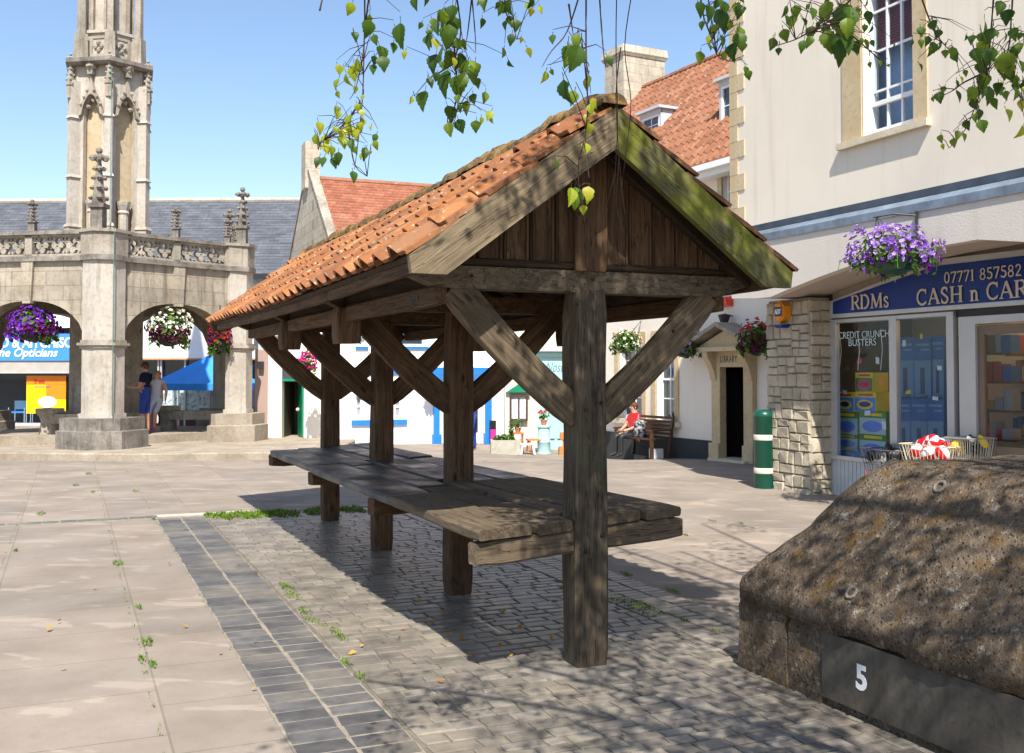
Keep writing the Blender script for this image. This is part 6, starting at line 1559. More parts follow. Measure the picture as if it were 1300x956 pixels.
# blue gazebo
gd_ = 33.0; gl_, gr_ = at(192, 490, gd_), at(308, 490, gd_); gc = V(((gl_.x + gr_.x) / 2, gd_ + 1.2, 0)); gw2 = (gr_.x - gl_.x) / 2
gzt = at(251, 451, gd_ + 1.2).z; gze = at(251, 487, gd_).z; gzv = at(251, 495.5, gd_).z
GZ = empty('gazebo', gc, 'bright blue pop up gazebo with a pointed canopy behind the cross', 'gazebo'); Gf = Fr((gc.x, gc.y), u=(-1, 0))
m = MB(); rn = []
for k in range(4):
    a, b = [((-1, -1), (1, -1)), ((1, -1), (1, 1)), ((1, 1), (-1, 1)), ((-1, 1), (-1, -1))][k]
    n_ = 6
    for i in range(n_):
        for j in range(n_):
            def S_(s, t): 
                x = (a[0] + (b[0] - a[0]) * s) * (1 - t); y = (a[1] + (b[1] - a[1]) * s) * (1 - t)
                return Gf.P(x * gw2, y * gw2, gze + (gzt - gze) * (t ** 1.08) - .05 * sin(pi * s) * sin(pi * min(1, t + .1)))
            m.add([S_(i / n_, j / n_), S_((i + 1) / n_, j / n_), S_((i + 1) / n_, (j + 1) / n_), S_(i / n_, (j + 1) / n_)], [(0, 1, 2, 3)])
    m.hexa([Gf.P(a[0] * gw2, a[1] * gw2, gzv), Gf.P(b[0] * gw2, b[1] * gw2, gzv), Gf.P(b[0] * gw2 * .99, b[1] * gw2 * .99, gzv), Gf.P(a[0] * gw2 * .99, a[1] * gw2 * .99, gzv), Gf.P(a[0] * gw2, a[1] * gw2, gze), Gf.P(b[0] * gw2, b[1] * gw2, gze), Gf.P(b[0] * gw2 * .99, b[1] * gw2 * .99, gze), Gf.P(a[0] * gw2 * .99, a[1] * gw2 * .99, gze)])
m.build('canopy', MT['canopyblue'], GZ, loc=gc + V((0, 0, gze)))
for (x, y) in ((-1, -1), (1, -1), (1, 1), (-1, 1)): m = MB(); m.tube([Gf.P(x * gw2 * .97, y * gw2 * .97, 0), Gf.P(x * gw2 * .97, y * gw2 * .97, gze)], .025, 6); m.build('leg', MT['alu'], GZ, loc=Gf.P(x * gw2, y * gw2, 0))
# barrier tape pole beyond the table
p, q = at(372, 571.5, 18.5), at(398, 565, 21.5)
m = N('tape'); v = m.coord((9, 9, 9)); s = m.n('ShaderNodeSeparateXYZ'); m.l(v, s.inputs[0]); MT['tape'] = m.fin(m.mix(m.mask(m.math('SINE', m.math('MULTIPLY', s.outputs[1], 1.6)), -.1, .1), (.7, .02, .03), (.8, .78, .78)), .4)
a, b = G(366, 572.5), G(401, 566); a.z += .05; b.z = gz(b.x, b.y) + .05
m = MB(); m.tube([a, b], .035, 6); tag(m.build('barrier_pole', MT['tape'], None, loc=a), 'red and white striped pole lying beyond the table', 'pole')
# ================================================================== STONE BLOCK
def blockmat():
    m = N('lichen_stone'); v = m.coord()
    n1 = m.noise(v, 2.6, 8, .7); n2 = m.noise(v, 26, 7, .72); n3 = m.noise(v, 5.5, 7, .7); n4 = m.noise(v, 70, 4, .7)
    col = m.ramp(n1, [(.3, (.075, .05, .033)), (.5, (.165, .117, .08)), (.68, (.27, .205, .15))])
    col = m.mix(m.math('MULTIPLY', m.mask(n2, .52, .64), .55), col, (.42, .36, .28))
    col = m.mix(m.math('MULTIPLY', m.mask(n3, .55, .63), .75), col, (.2, .105, .02))
    col = m.mix(m.math('MULTIPLY', m.mask(m.noise(v, 9, 8, .75), .59, .66), .85), col, (.56, .52, .45))
    col = m.mix(m.math('MULTIPLY', m.mask(n4, .5, .7), .4), col, (.05, .035, .025))
    n5 = m.noise(v, 190, 3, .6); vo = m.n('ShaderNodeTexVoronoi'); vo.inputs['Scale'].default_value = 34; m.l(v, vo.inputs['Vector'])
    col = m.mix(m.math('MULTIPLY', m.mask(n5, .52, .66), .5), col, (.36, .3, .23)); pit = m.mask(vo.outputs['Distance'], .3, .12)
    col = m.mix(m.math('MULTIPLY', pit, .5), col, (.035, .024, .016))
    h = m.math('SUBTRACT', m.math('ADD', m.math('ADD', n1, n2), m.math('MULTIPLY', n4, .6)), m.math('MULTIPLY', pit, .5))
    return m.fin(col, .95, m.bump(h, 1.0, .045), .15)
MT['block'] = blockmat()
K = empty('stone_plinth', A.P(-2, 1.5, 0), 'rough lichen covered stone plinth with sloping top in the right foreground', 'stone plinth')
T0, T1, Z0, Z1, ZR = .835, 1.47, .43, 1.30, 1.385
# profile across (v, z) and hipped at the far end: build as a grid in (profile parameter, along)
UF, UN = -.29, -4.6
def coping():
    m = MB()
    prof = [(0, Z0), (-.0, Z0 + .1), (.012, Z0 + .135), (.05, Z0 + .185)] + [(.05 + (T1 - T0 - .05) * t, Z0 + .185 + (Z1 - Z0 - .185) * (t + .22 * t * (1 - t))) for t in (.06, .12, .18, .24, .3, .36, .42, .48, .54, .6, .66, .72, .78, .84, .89, .93, .97)] + [(T1 - T0 + .02, Z1 + .005), (T1 - T0 + .12, Z1 + .03)] + [(T1 - T0 + .12 + (.58) * t, Z1 + .03 + (ZR - Z1 - .03) * t) for t in (.33, .66, 1)]
    W_ = 2 * (T1 - T0 + .7)
    us = []
    n = 130
    rows = []
    def disp(p):
        return V((noise.noise(p * 2.1), noise.noise(p * 2.1 + V((7, 1, 3))), noise.noise(p * 2.1 + V((2, 8, 5))))) * .03 + V((noise.noise(p * 9), noise.noise(p * 9 + V((7, 1, 3))), noise.noise(p * 9 + V((2, 8, 5))))) * .014 + V((0, 0, noise.noise(p * 27) + .6 * noise.noise(p * 55))) * .006
    for (inset, z) in prof:
        # rectangle ring at this inset: corner points far-left, far-right, near-right, near-left
        v0, v1, u0, u1 = T0 + inset, T0 + W_ - inset, UF - inset, UN + inset
        ring = []
        for (a, b, k) in (((u1, v0), (u0, v0), n), ((u0, v0), (u0, v1), 34), ((u0, v1), (u1, v1), n), ((u1, v1), (u1, v0), 34)):
            for i in range(k):
                t = i / k; u, v = a[0] + (b[0] - a[0]) * t, a[1] + (b[1] - a[1]) * t
                # round the corners a little
                c = .09
                for cu, cv in ((u0, v0), (u0, v1)):
                    du, dv = abs(u - cu), abs(v - cv)
                    if du < c and dv < c:
                        q = (c - max(du, dv)); u += (-1) * q * .32; v += (1 if cv == v0 else -1) * q * .32
                p = A.P(u, v, z); ring.append(p + disp(p))
        rows.append(ring)
    k = len(rows[0]); b = m.add([p for r in rows for p in r], [])
    for j in range(len(rows) - 1):
        for i in range(k): m.f.append((j * k + i, j * k + (i + 1) % k, (j + 1) * k + (i + 1) % k, (j + 1) * k + i)); m.m.append(0)
    m.f.append(tuple((len(rows) - 1) * k + i for i in range(k))); m.m.append(0); m.f.append(tuple(range(k))[::-1]); m.m.append(0)
    return m
coping().build('coping', MT['block'], K, loc=A.P(-2, 1.5, Z0), smooth=True)
def blockgrid(u0, u1, v0, v1, z0, z1, seed):
    """a rough block with its left face and far end finely divided"""
    m = MB(); nu, nz = max(3, int(abs(u1 - u0) / .05)), max(3, int((z1 - z0) / .05))
    def d(p): return V((noise.noise(p * 3 + V((seed, 0, 0))), noise.noise(p * 3 + V((0, seed, 0))), 0)) * .022 + V((noise.noise(p * 13), noise.noise(p * 13 + V((4, 4, 4))), 0)) * .007
    loopuv = [(u0 + (u1 - u0) * i / nu, v0) for i in range(nu)] + [(u1, v0 + (v1 - v0) * i / 24) for i in range(24)] + [(u1 + (u0 - u1) * i / nu, v1) for i in range(nu)] + [(u0, v1 + (v0 - v1) * i / 24) for i in range(24)]
    k = len(loopuv); vs = []
    for j in range(nz + 1):
        z = z0 + (z1 - z0) * j / nz
        e = .012 if j in (0, nz) else 0
        for (u, v) in loopuv:
            uu = u + (e if u < (u0 + u1) / 2 else -e) * (abs(u - u0) < .01 or abs(u - u1) < .01); vv = v + (e if v < (v0 + v1) / 2 else -e) * (abs(v - v0) < .01 or abs(v - v1) < .01)
            p = A.P(uu, vv, z); vs.append(p + d(p))
    fs = [(j * k + i, j * k + (i + 1) % k, (j + 1) * k + (i + 1) % k, (j + 1) * k + i) for j in range(nz) for i in range(k)]
    fs += [tuple(range(k))[::-1], tuple(range(nz * k, nz * k + k))]; m.add(vs, fs); return m
W_ = 2 * (T1 - T0 + .7)
blockgrid(UF - .50, UF - .03, T0 + .025, T0 + W_ - .03, -.05, Z0 + .012, 3).build('block', MT['block'], K, loc=A.P(-.4, 1.5, 0), smooth=True, angle=50)
blockgrid(UF - .80, UF - .508, T0 + .03, T0 + W_ - .03, -.05, Z0 + .012, 8).build('block', MT['block'], K, loc=A.P(-.8, 1.5, 0), smooth=True, angle=50)
blockgrid(UN + .02, UF - .808, T0 + .05, T0 + W_ - .03, -.05, Z0 + .012, 5).build('block', MT['block'], K, loc=A.P(-2, 1.5, 0), smooth=True, angle=50)
nb = empty('notice_board', A.P(-2.2, T0 + .03, .1), 'dark slate board with a white 5 fixed to the stone plinth', 'notice board')
m = MB(); m.box(A, -4.0, UF - .815, T0 + .012, T0 + .05, .06, Z0 - .012); m.build('board', MT['slate_panel'], nb, loc=A.P(-2.2, T0, .1))
(u, z) = A.hit(1087.5, 872, T0 + .011); zt_ = A.hit(1099, 847, T0 + .011)[1]
text('5', A, A.hit(1086, 860, T0 + .011)[0], T0 + .0115, zt_ - .125, .125, MT['whitepaint'], nb, ext=.0015, off=.006)
for (px, py) in ((1195, 620), (1083, 754)):
    # worn iron ring sockets let into the top
    best = None
    for i in range(70):
        t = i / 69; v = T0 + .05 + (T1 - T0 - .05) * t; z = Z0 + .185 + (Z1 - Z0 - .185) * (t + .22 * t * (1 - t)); uu, zz_ = A.hit(px, py, v)
        if best is None or abs(zz_ - z) < best[0]: best = (abs(zz_ - z), uu, v, z)
    _, uu, v, z = best; c = A.P(uu, v, z); nrm = (V((0, 0, 1)) * (T1 - T0 - .05) - A.v * (Z1 - Z0 - .185)).normalized(); x = A.u; y = nrm.cross(x)
    pts = [c + (x * cos(k * pi / 6) + y * sin(k * pi / 6)) * .033 + nrm * .014 for k in range(13)]
    m = MB(); m.tube(pts, .009, 6); m.build('ring_socket', MT['cross_dark'], K, loc=c)

# ================================================================== FLOWER BASKETS
def petals(n, c, rx, ry, rz, s, zone=None):
    m = MB(); i = 0
    while i < n:
        a, b_ = R.uniform(0, 2 * pi), R.uniform(-.75, 1); d = V((cos(a) * sqrt(1 - b_ * b_), sin(a) * sqrt(1 - b_ * b_), b_))
        if zone and not zone(d): continue
        i += 1; q = R.uniform(.88, 1.1)
        lump = 1 + .45 * noise.noise(d * 1.9 + V(c)) - .1 * max(0, noise.noise(d * 5 + V(c)))
        p = V(c) + V((d.x * rx, d.y * ry, d.z * rz)) * q * lump
        nn = (d + V((R.uniform(-.4, .4), R.uniform(-.4, .4), R.uniform(-.1, .5)))).normalized(); x = nn.orthogonal().normalized(); y = nn.cross(x); k = s * R.uniform(.75, 1.2)
        pts = [p - nn * k * .25] + [p + (x * cos(j * pi / 5) + y * sin(j * pi / 5)) * k * (.5 if j % 2 == 0 else .36) + nn * k * .12 * (j % 2) for j in range(10)]
        m.add(pts, [(0, j + 1, (j + 1) % 10 + 1) for j in range(10)])
    return m
def basket(c, rx, rz, flowers, label, s, nleaf=260, leafk=1.0, hook=None, group='hanging flower baskets', lz=None, bowl='black'):
    c = V(c); root = empty('hanging_basket', c, label, 'hanging basket', group)
    m = MB(); m.lathe(c + V((0, 0, -rz * .55)), [(rx * .15, -rz * .45), (rx * .45, -rz * .3), (rx * .62, 0), (rx * .66, .05)], 14); m.build('bowl', MT[bowl], root, loc=c)
    clump(nleaf, c + V((0, 0, -.05 * rz)), rx * .95, rx * .95, rz * 1.0, s * 1.6 * leafk).build('foliage', MT['bleaf'], root, loc=c)
    for (mt, n, zone) in flowers: petals(n, c, rx, rx, rz, s, zone).build('flowers', MT[mt], root, loc=c)['kind'] = 'stuff'
    sm2, fm2 = MB(), MB()
    for k in range(11):                            # ragged trailing stems
        a = R.uniform(0, 6.28); e0 = c + V((rx * .75 * cos(a), rx * .75 * sin(a), -rz * .25)); e1 = e0 + V((rx * R.uniform(.1, .4) * cos(a), rx * R.uniform(.1, .4) * sin(a), -rz * R.uniform(.4, 1.0)))
        sm2.tube([e0, e0.lerp(e1, .5) + V((cos(a), sin(a), .4)) * rx * .1, e1], .006, 4)
        cl_ = clump(9, e0.lerp(e1, .6), rx * .12, rx * .12, (e0 - e1).length * .5, s * 1.3); sm2.add(cl_.v, cl_.f)
        if k % 2: pt_ = petals(4, e0.lerp(e1, .5), rx * .12, rx * .12, (e0 - e1).length * .5, s * .9); fm2.add(pt_.v, pt_.f)
    sm2.build('trailing_stems', MT['bleaf'], root, loc=c)['kind'] = 'stuff'; fm2.build('flowers', MT[flowers[-1][0] if flowers[-1][0] != 'f_red' else flowers[0][0]], root, loc=c)['kind'] = 'stuff'
    m = MB(); top = V(hook) if hook is not None else c + V((0, 0, rz * 1.9))
    for k in range(3): m.tube([c + V((rx * .6 * cos(k * 2.1), rx * .6 * sin(k * 2.1), -rz * .5)), V((top.x, top.y, max(top.z, c.z + rz)))], .006, 4)
    m.build('chain', MT['iron'], root, loc=c)
    return root
upz = lambda d: d.z > -.15
b = basket(at(42, 412, 23.6), .52, .4, [('f_purple', 300, None), ('f_wine', 70, lambda d: d.z < .1 and d.x > 0)], 'hanging basket of deep purple flowers in the left arch of the cross', .11)
basket(at(215, 416, 24.6), .52, .45, [('f_white', 150, lambda d: d.z > -.1), ('f_wine', 170, lambda d: d.z < .05)], 'hanging basket of white flowers over dark red trailers in the right arch', .1)
basket(at(279, 428, 25.3), .26, .42, [('f_wine', 120, None), ('f_red', 40, None)], 'hanging basket of dark red flowers beside the tiled eaves', .09, 120)
pw = WF.P(0, 0, 0)
basket(at(391, 458, 25.6), .21, .26, [('f_pink', 130, None)], 'hanging basket of bright pink flowers by the dark green door', .08, 60)
basket(at(543, 474, 26.6), .14, .16, [('f_pink', 30, None)], 'tiny hanging basket of pink flowers on the white shop', .07, 50)
lb_ = lambda px, py: LB.P(lh(px, py, -.5)[0], -.5, lh(px, py, -.5)[1])
c = lb_(794, 433); basket(c, .37, .28, [('f_white', 60, lambda d: d.z > -.5), ('f_red', 6, lambda d: d.z > .2)], 'hanging basket of white flowers and pale leaves over the library window', .07, 420, hook=LB.P(LB.uv(c)[0], -.05, c.z + .5))
c = lb_(868, 436); basket(c, .42, .3, [('f_lilac', 130, None)], 'hanging basket of lilac flowers behind the right brace', .07, 240, hook=LB.P(LB.uv(c)[0], -.05, c.z + .5))
c = lb_(959, 428); basket(c, .33, .36, [('f_wine', 90, lambda d: d.z < .2), ('f_red', 40, lambda d: d.z > .35)], 'hanging basket of dark purple and red flowers beside the library door', .08, 300, hook=LB.P(LB.uv(c)[0], -.05, c.z + .5))
uu, zz_ = hu(1133, 318, VF - .42); c = B.P(uu, VF - .42, zz_)
uk, zk = hu(1166, 274, VF)
bk = basket(c, .52, .3, [('f_lilac', 330, lambda d: d.z > -.45), ('f_purple', 60, lambda d: d.z < .3)], 'large hanging basket of lilac petunias on the concrete canopy', .075, 420, .75, hook=B.P(uk + .3, VF - .4, zk + .02), bowl='bingreen')
m = MB(); m.tube([B.P(uk, VF - .03, zk - .25), B.P(uk, VF - .03, zk + .06)], .018, 6); m.tube([B.P(uk, VF - .03, zk), B.P(uk + .15, VF - .25, zk + .03), B.P(uk + .32, VF - .44, zk + .0)], .012, 6); m.build('bracket', MT['iron'], bk, loc=B.P(uk, VF, zk))
# trailing stems
m = MB(); m2 = MB()
for i in range(9):
    a = R.uniform(0, 6.28); x = c + V((.5 * cos(a), .5 * sin(a), -.05)); e = x + V((.16 * cos(a), .16 * sin(a), -R.uniform(.15, .3))); m.tube([x, (x + e) / 2 + V((.05 * cos(a), .05 * sin(a), .03)), e], .006, 4)
    m2p = petals(5, (x + e) / 2, .1, .1, .14, .07); m2.add(m2p.v, m2p.f)
m.build('stems', MT['cleargreen'], bk, loc=c); m2.build('flowers', MT['f_lilac'], bk, loc=c)['kind'] = 'stuff'

# ================================================================== BIN AND BENCH
p = G(970.5, 619.5); 
bn = empty('litter_bin', p, 'dark green cylindrical litter bin with two pale bands beside the stone pillar', 'litter bin')
h_ = at(968, 520, p.y).z; r_ = 13 / F * p.y
m = MB(); m.lathe(p, [(r_ * .95, 0), (r_, .02), (r_, h_ * .9), (r_ * 1.03, h_ * .905), (r_ * 1.03, h_ * .94), (r_ * .82, h_ * .985), (r_ * .5, h_ * 1.0)], 28); m.build('body', MT['bingreen'], bn, loc=p, smooth=True, angle=40)
for z in (at(968, 597, p.y).z, at(968, 555, p.y).z):
    m = MB(); m.lathe((p.x, p.y, z - .045), [(r_ * 1.0, 0), (r_ * 1.015, .005), (r_ * 1.015, .085), (r_ * 1.0, .09)], 24); m.build('band', plain('cream_band', (.62, .6, .5), .5), bn, loc=p, smooth=True, angle=40)
bv = -.72; bu = LB.hit(829, 560, bv)[0]; p = LB.P(bu, bv, 0); p.z = gz(p.x, p.y)
Bf = Fr((LB.P(bu, bv, 0).x, LB.P(bu, bv, 0).y), u=(LB.u.x, LB.u.y)); bz0 = p.z
bench = empty('wooden_bench', Bf.P(.75, .2, bz0), 'dark brown slatted wooden bench facing left by the library wall', 'bench'); BLn = 1.5
for uu in (.03, BLn - .03):
    m = MB(); m.hexa([Bf.P(uu - .03, .42, bz0), Bf.P(uu + .03, .42, bz0), Bf.P(uu + .03, .5, bz0), Bf.P(uu - .03, .5, bz0), Bf.P(uu - .03, .55, bz0 + .95), Bf.P(uu + .03, .55, bz0 + .95), Bf.P(uu + .03, .6, bz0 + .95), Bf.P(uu - .03, .6, bz0 + .95)]); m.box(Bf, uu - .03, uu + .03, -.05, .02, bz0, bz0 + .62); m.box(Bf, uu - .04, uu + .04, -.08, .5, bz0 + .62, bz0 + .66); m.build('end_frame', MT['brownwood'], bench, loc=Bf.P(uu, .2, bz0))
for k in range(4): m = MB(); m.box(Bf, 0, BLn, -.03 + k * .12, .07 + k * .12, bz0 + .42, bz0 + .45); m.build('seat_slat', MT['brownwood'], bench, loc=Bf.P(.7, 0, bz0))
for k in range(5): z = bz0 + .52 + k * .09; d = .47 + .1 * (z - bz0 - .4) / .55; m = MB(); m.box(Bf, 0, BLn, d, d + .025, z, z + .06); m.build('back_slat', MT['brownwood'], bench, loc=Bf.P(.7, .5, z))
bx('shopping_bag', Bf, .1, .3, .1, .35, bz0 + .0, bz0 + .22, plain('pale_bag', (.6, .63, .66), .6), None)
o = bpy.data.objects['shopping_bag']; tag(o, 'small pale bag on the ground under the bench', 'bag')

# ================================================================== PEOPLE
def person(loc, face, pose, label, mats, s=1.0, hair='hair', long_hair=False):
    """mats: skin, top, trousers, shoes.  pose: joint positions (x forward, y left, z up)"""
    J = dict(pose)
    rad = {'pel': (.15, .12), 'wst': (.13, .105), 'chs': (.155, .115), 'nek': (.055, .055), 'hed': (.088, .1), 'top': (.075, .085),
           'shL': (.07, .07), 'elL': (.045, .045), 'wrL': (.03, .03), 'haL': (.035, .022), 'hipL': (.095, .095), 'knL': (.062, .062), 'anL': (.042, .042), 'toL': (.035, .03)}
    for k in list(rad):
        if k.endswith('L'): rad[k[:-1] + 'R'] = rad[k]
    E_ = [('pel', 'wst', 2), ('wst', 'chs', 1), ('chs', 'nek', 1), ('nek', 'hed', 0), ('hed', 'top', 0)]
    for q in 'LR': E_ += [('chs', 'sh' + q, 1), ('sh' + q, 'el' + q, 1), ('el' + q, 'wr' + q, 0), ('wr' + q, 'ha' + q, 0), ('pel', 'hip' + q, 2), ('hip' + q, 'kn' + q, 2), ('kn' + q, 'an' + q, mats.get('shin', 2)), ('an' + q, 'to' + q, 3)]
    names = list(J); idx = {n: i for i, n in enumerate(names)}
    me = bpy.data.meshes.new('person'); me.from_pydata([V(J[n]) * s for n in names], [(idx[a], idx[b]) for a, b, _ in E_], [])
    o = bpy.data.objects.new('person', me); C.objects.link(o)
    md = o.modifiers.new('s', 'SKIN'); sd = o.modifiers.new('d', 'SUBSURF'); sd.levels = 2; sd.render_levels = 2
    for n in names:
        d = me.skin_vertices[0].data[idx[n]]; d.radius = (rad[n][0] * s, rad[n][1] * s); d.use_root = n == 'pel'
    bpy.context.view_layer.update()
    m2 = bpy.data.meshes.new_from_object(o.evaluated_get(bpy.context.evaluated_depsgraph_get()))
    bpy.data.objects.remove(o)
    mb = MB(); mb.v = [tuple(q.co) for q in m2.vertices]
    segs = [(V(J[a]) * s, V(J[b]) * s, mi) for a, b, mi in E_]
    for p in m2.polygons:
        c = p.center; best = (9, 0)
        for a, b, mi in segs:
            ab = b - a; t = max(0, min(1, (c - a).dot(ab) / ab.length_squared)); d = (c - a - ab * t).length
            if (a - V(J['shL']) * s).length < 1e-4 or (a - V(J['shR']) * s).length < 1e-4: mi = 1 if t < mats.get('sleeve', .55) else 0
            if d < best[0]: best = (d, mi)
        mb.f.append(tuple(p.vertices)); mb.m.append(best[1])
    # face and fingers, in the same mesh
    hd = V(J['hed']) * s; fw = V(mats.get('look', (1, 0, 0))).normalized(); sd_ = V((-fw.y, fw.x, 0)).normalized()
    nz = hd + fw * .095 * s; mb.ball(nz, .016 * s, .014 * s, .022 * s, 6, 4, 0)
    for q in (-1, 1):
        e = hd + fw * .085 * s + sd_ * .033 * s * q + V((0, 0, .03 * s)); mb.ball(e, .011 * s, .011 * s, .008 * s, 6, 4, 4)
        e = hd + sd_ * .09 * s * q; mb.ball(e, .018 * s, .012 * s, .03 * s, 6, 4, 0)
    mo = hd + fw * .088 * s + V((0, 0, -.045 * s)); mb.ball(mo, .01 * s, .022 * s, .006 * s, 6, 4, 5)
    for q in 'LR':
        w, h = V(J['wr' + q]) * s, V(J['ha' + q]) * s; d = (h - w).normalized(); x = d.orthogonal().normalized(); y = d.cross(x)
        for k, ln in enumerate((.075, .085, .08, .062)):
            b0 = h + x * (k - 1.5) * .018 * s; mb.tube([b0, b0 + d * ln * .5 * s + y * .006 * s, b0 + d * ln * .9 * s + y * .024 * s], [.009 * s, .008 * s, .006 * s], 5, 0)
        mb.tube([w + d * .02 * s - x * .02 * s, w + d * .06 * s - x * .05 * s, w + d * .095 * s - x * .05 * s + y * .01 * s], [.012 * s, .01 * s, .008 * s], 5, 0)
    bpy.data.meshes.remove(m2)
    rot = Matrix.Rotation(face, 3, 'Z'); mb.v = [tuple(rot @ V(p) + V(loc)) for p in mb.v]
    o = mb.build('person', [MT[mats['skin']], MT[mats['top']], MT[mats['legs']], MT[mats['shoes']], MT['iron'], MT['f_wine']], None, loc=loc, smooth=True)
    tag(o, label, 'person')
    hm = MB(); hc = rot @ (hd + V((0, 0, .045 * s)) - fw * .022 * s) + V(loc); hm.ball(hc, .104 * s, .104 * s, .1 * s, 12, 8, jit=.12)
    if long_hair: hm.ball(rot @ (hd - fw * .07 * s - V((0, 0, .06 * s))) + V(loc), .07 * s, .085 * s, .13 * s, 10, 7, jit=.15)
    hm.build('hair', MT[hair], o, loc=hc, smooth=True)
    return o
stand = {'pel': (0, 0, .95), 'wst': (.0, 0, 1.12), 'chs': (.01, 0, 1.36), 'nek': (.02, 0, 1.5), 'hed': (.035, 0, 1.61), 'top': (.035, 0, 1.69), 'shL': (0, .18, 1.42), 'shR': (0, -.18, 1.42), 'elL': (.04, .24, 1.13), 'wrL': (.27, .2, 1.14), 'haL': (.35, .18, 1.16), 'elR': (.02, -.25, 1.13), 'wrR': (.26, -.2, 1.12), 'haR': (.34, -.17, 1.14),
         'hipL': (0, .1, .88), 'hipR': (0, -.1, .88), 'knL': (.04, .11, .5), 'knR': (.0, -.11, .5), 'anL': (0, .11, .08), 'anR': (-.03, -.11, .08), 'toL': (.16, .12, .035), 'toR': (.13, -.12, .035)}
FLZ = .36
fl = MB(); fl.prism([(hx(i, XR - .75).x, hx(i, XR - .75).y) for i in range(6)], XZ, FLZ); fl.build('inner_floor', MT['step'], X, loc=(XC[0], XC[1], XZ))
p = at(184, 548, 25.1)
person((p.x, p.y, FLZ), radians(175), stand, 'man in navy T-shirt and blue shorts standing under the cross', dict(skin='skin2', top='navy', legs='jeans', shoes='black', shin=0), s=1.0)
perch = dict(stand); perch.update({'knL': (.22, .09, .5), 'knR': (.2, -.09, .48), 'anL': (.26, .09, .1), 'anR': (.16, -.09, .08), 'toL': (.4, .1, .06), 'toR': (.3, -.1, .04), 'elL': (-.06, .25, 1.14), 'wrL': (-.04, .24, .9), 'haL': (-.02, .24, .82), 'elR': (-.06, -.25, 1.14), 'wrR': (-.02, -.25, .9), 'haR': (0, -.25, .82), 'pel': (-.02, 0, .84), 'hipL': (0, .1, .8), 'hipR': (0, -.1, .8), 'wst': (-.02, 0, 1.03), 'chs': (-.01, 0, 1.28), 'nek': (0, 0, 1.42), 'hed': (.015, 0, 1.52), 'top': (.015, 0, 1.6), 'shL': (-.02, .17, 1.34), 'shR': (-.02, -.17, 1.34)})
p = at(199, 545, 26.4)
person((p.x, p.y, FLZ), radians(255), perch, 'woman in a pale striped dress and pink shoes leaning behind the man', dict(skin='skin', top='stripes', legs='stripes', shoes='pink', shin=0, sleeve=.15), s=.93, hair='hairblond', long_hair=True)
sit = dict(stand); dz = -.45
for k in ('pel', 'wst', 'chs', 'nek', 'hed', 'top', 'shL', 'shR'): sit[k] = (stand[k][0] - .05, stand[k][1], stand[k][2] + dz)
sit.update({'hipL': (.03, .1, .5), 'hipR': (.03, -.1, .5), 'knL': (.42, .12, .5), 'knR': (.42, -.12, .5), 'anL': (.4, .12, .08), 'anR': (.42, -.12, .08), 'toL': (.56, .13, .035), 'toR': (.58, -.13, .035), 'elL': (.05, .24, .72), 'wrL': (.26, .13, .64), 'haL': (.33, .1, .62), 'elR': (.05, -.24, .72), 'wrR': (.26, -.12, .63), 'haR': (.33, -.08, .61)})
fdir = atan2(-LB.v.y, -LB.v.x)
q = Bf.P(1.12, .22, bz0)
person((q.x, q.y, bz0 - .02), fdir, sit, 'person in a red top sitting on the bench with a dark bag', dict(skin='skin', top='red', legs='iron', shoes='black'), s=.98)
m = MB(); q2 = Bf.P(.82, .2, bz0 + .62); m.ball(q2, .15, .19, .25, 16, 12, jit=.5); tag(m.build('backpack', MT['bag'], None, loc=q2 - V((0, 0, .2)), smooth=True), 'black and white patterned bag on the bench beside the person', 'bag')
bend = dict(stand); bend.update({'wst': (.12, 0, 1.04), 'chs': (.32, 0, 1.12), 'nek': (.46, 0, 1.16), 'hed': (.56, 0, 1.17), 'top': (.63, 0, 1.19), 'shL': (.34, .18, 1.12), 'shR': (.34, -.18, 1.12), 'elL': (.42, .2, .84), 'wrL': (.5, .16, .62), 'haL': (.52, .14, .54), 'elR': (.42, -.2, .84), 'wrR': (.5, -.16, .62), 'haR': (.52, -.14, .54)})
p = at(601.5, 566, 25.9); zgp = gz(p.x, p.y)
person((p.x, p.y, zgp), radians(178), bend, 'person in white top and blue trousers bending forward behind the second post', dict(skin='skin', top='whitepaint', legs='jeans', shoes='black', look=(.8, 0, -.6)), s=.95)

# ================================================================== BIRCH TREE over the camera
BT = empty('birch_tree', (4.6, -3.2, 0), 'birch tree overhead whose leafy twigs hang into the top of the view', 'tree')
rt = random.Random(17)
m = MB()
tp = [V((4.6, -3.2, -.1)), V((4.55, -3.1, 1.5)), V((4.4, -2.8, 3.2)), V((4.2, -2.4, 5.2)), V((4.0, -2.0, 7.5)), V((3.9, -1.8, 9.5))]
m.tube(tp, [.24, .2, .17, .13, .08, .03], 12); m.build('trunk', MT['bark'], BT, loc=(4.6, -3.2, 0), smooth=True)
limbs = []
def limb(a, b, r0, sag=.5, n=9):
    pts = []
    for i in range(n + 1):
        t = i / n; p = a.lerp(b, t) + V((0, 0, sag * 4 * t * (1 - t))) + V((noise.noise(V((t * 3, a.x, b.y))), noise.noise(V((t * 3, b.x, a.y + 5))), 0)) * .18 * sin(pi * t)
        pts.append(p)
    limbs.append(pts); q = MB(); q.tube(pts, [r0 * (1 - .8 * i / n) for i in range(n + 1)], 7); q.build('limb', MT['twig'] if r0 < .05 else MT['bark'], BT, loc=a, smooth=True)
    return pts
ends = [(.2, 3.4, 3.95), (-.7, 2.9, 4.2), (1.0, 4.6, 5.2), (2.0, 6.0, 6.0), (3.0, 5.5, 5.6), (1.6, 2.2, 5.0), (2.9, 3.0, 5.4), (4.2, 4.6, 5.9), (.7, 1.4, 5.4), (2.6, 7.4, 6.7), (1.2, 6.4, 6.4)]
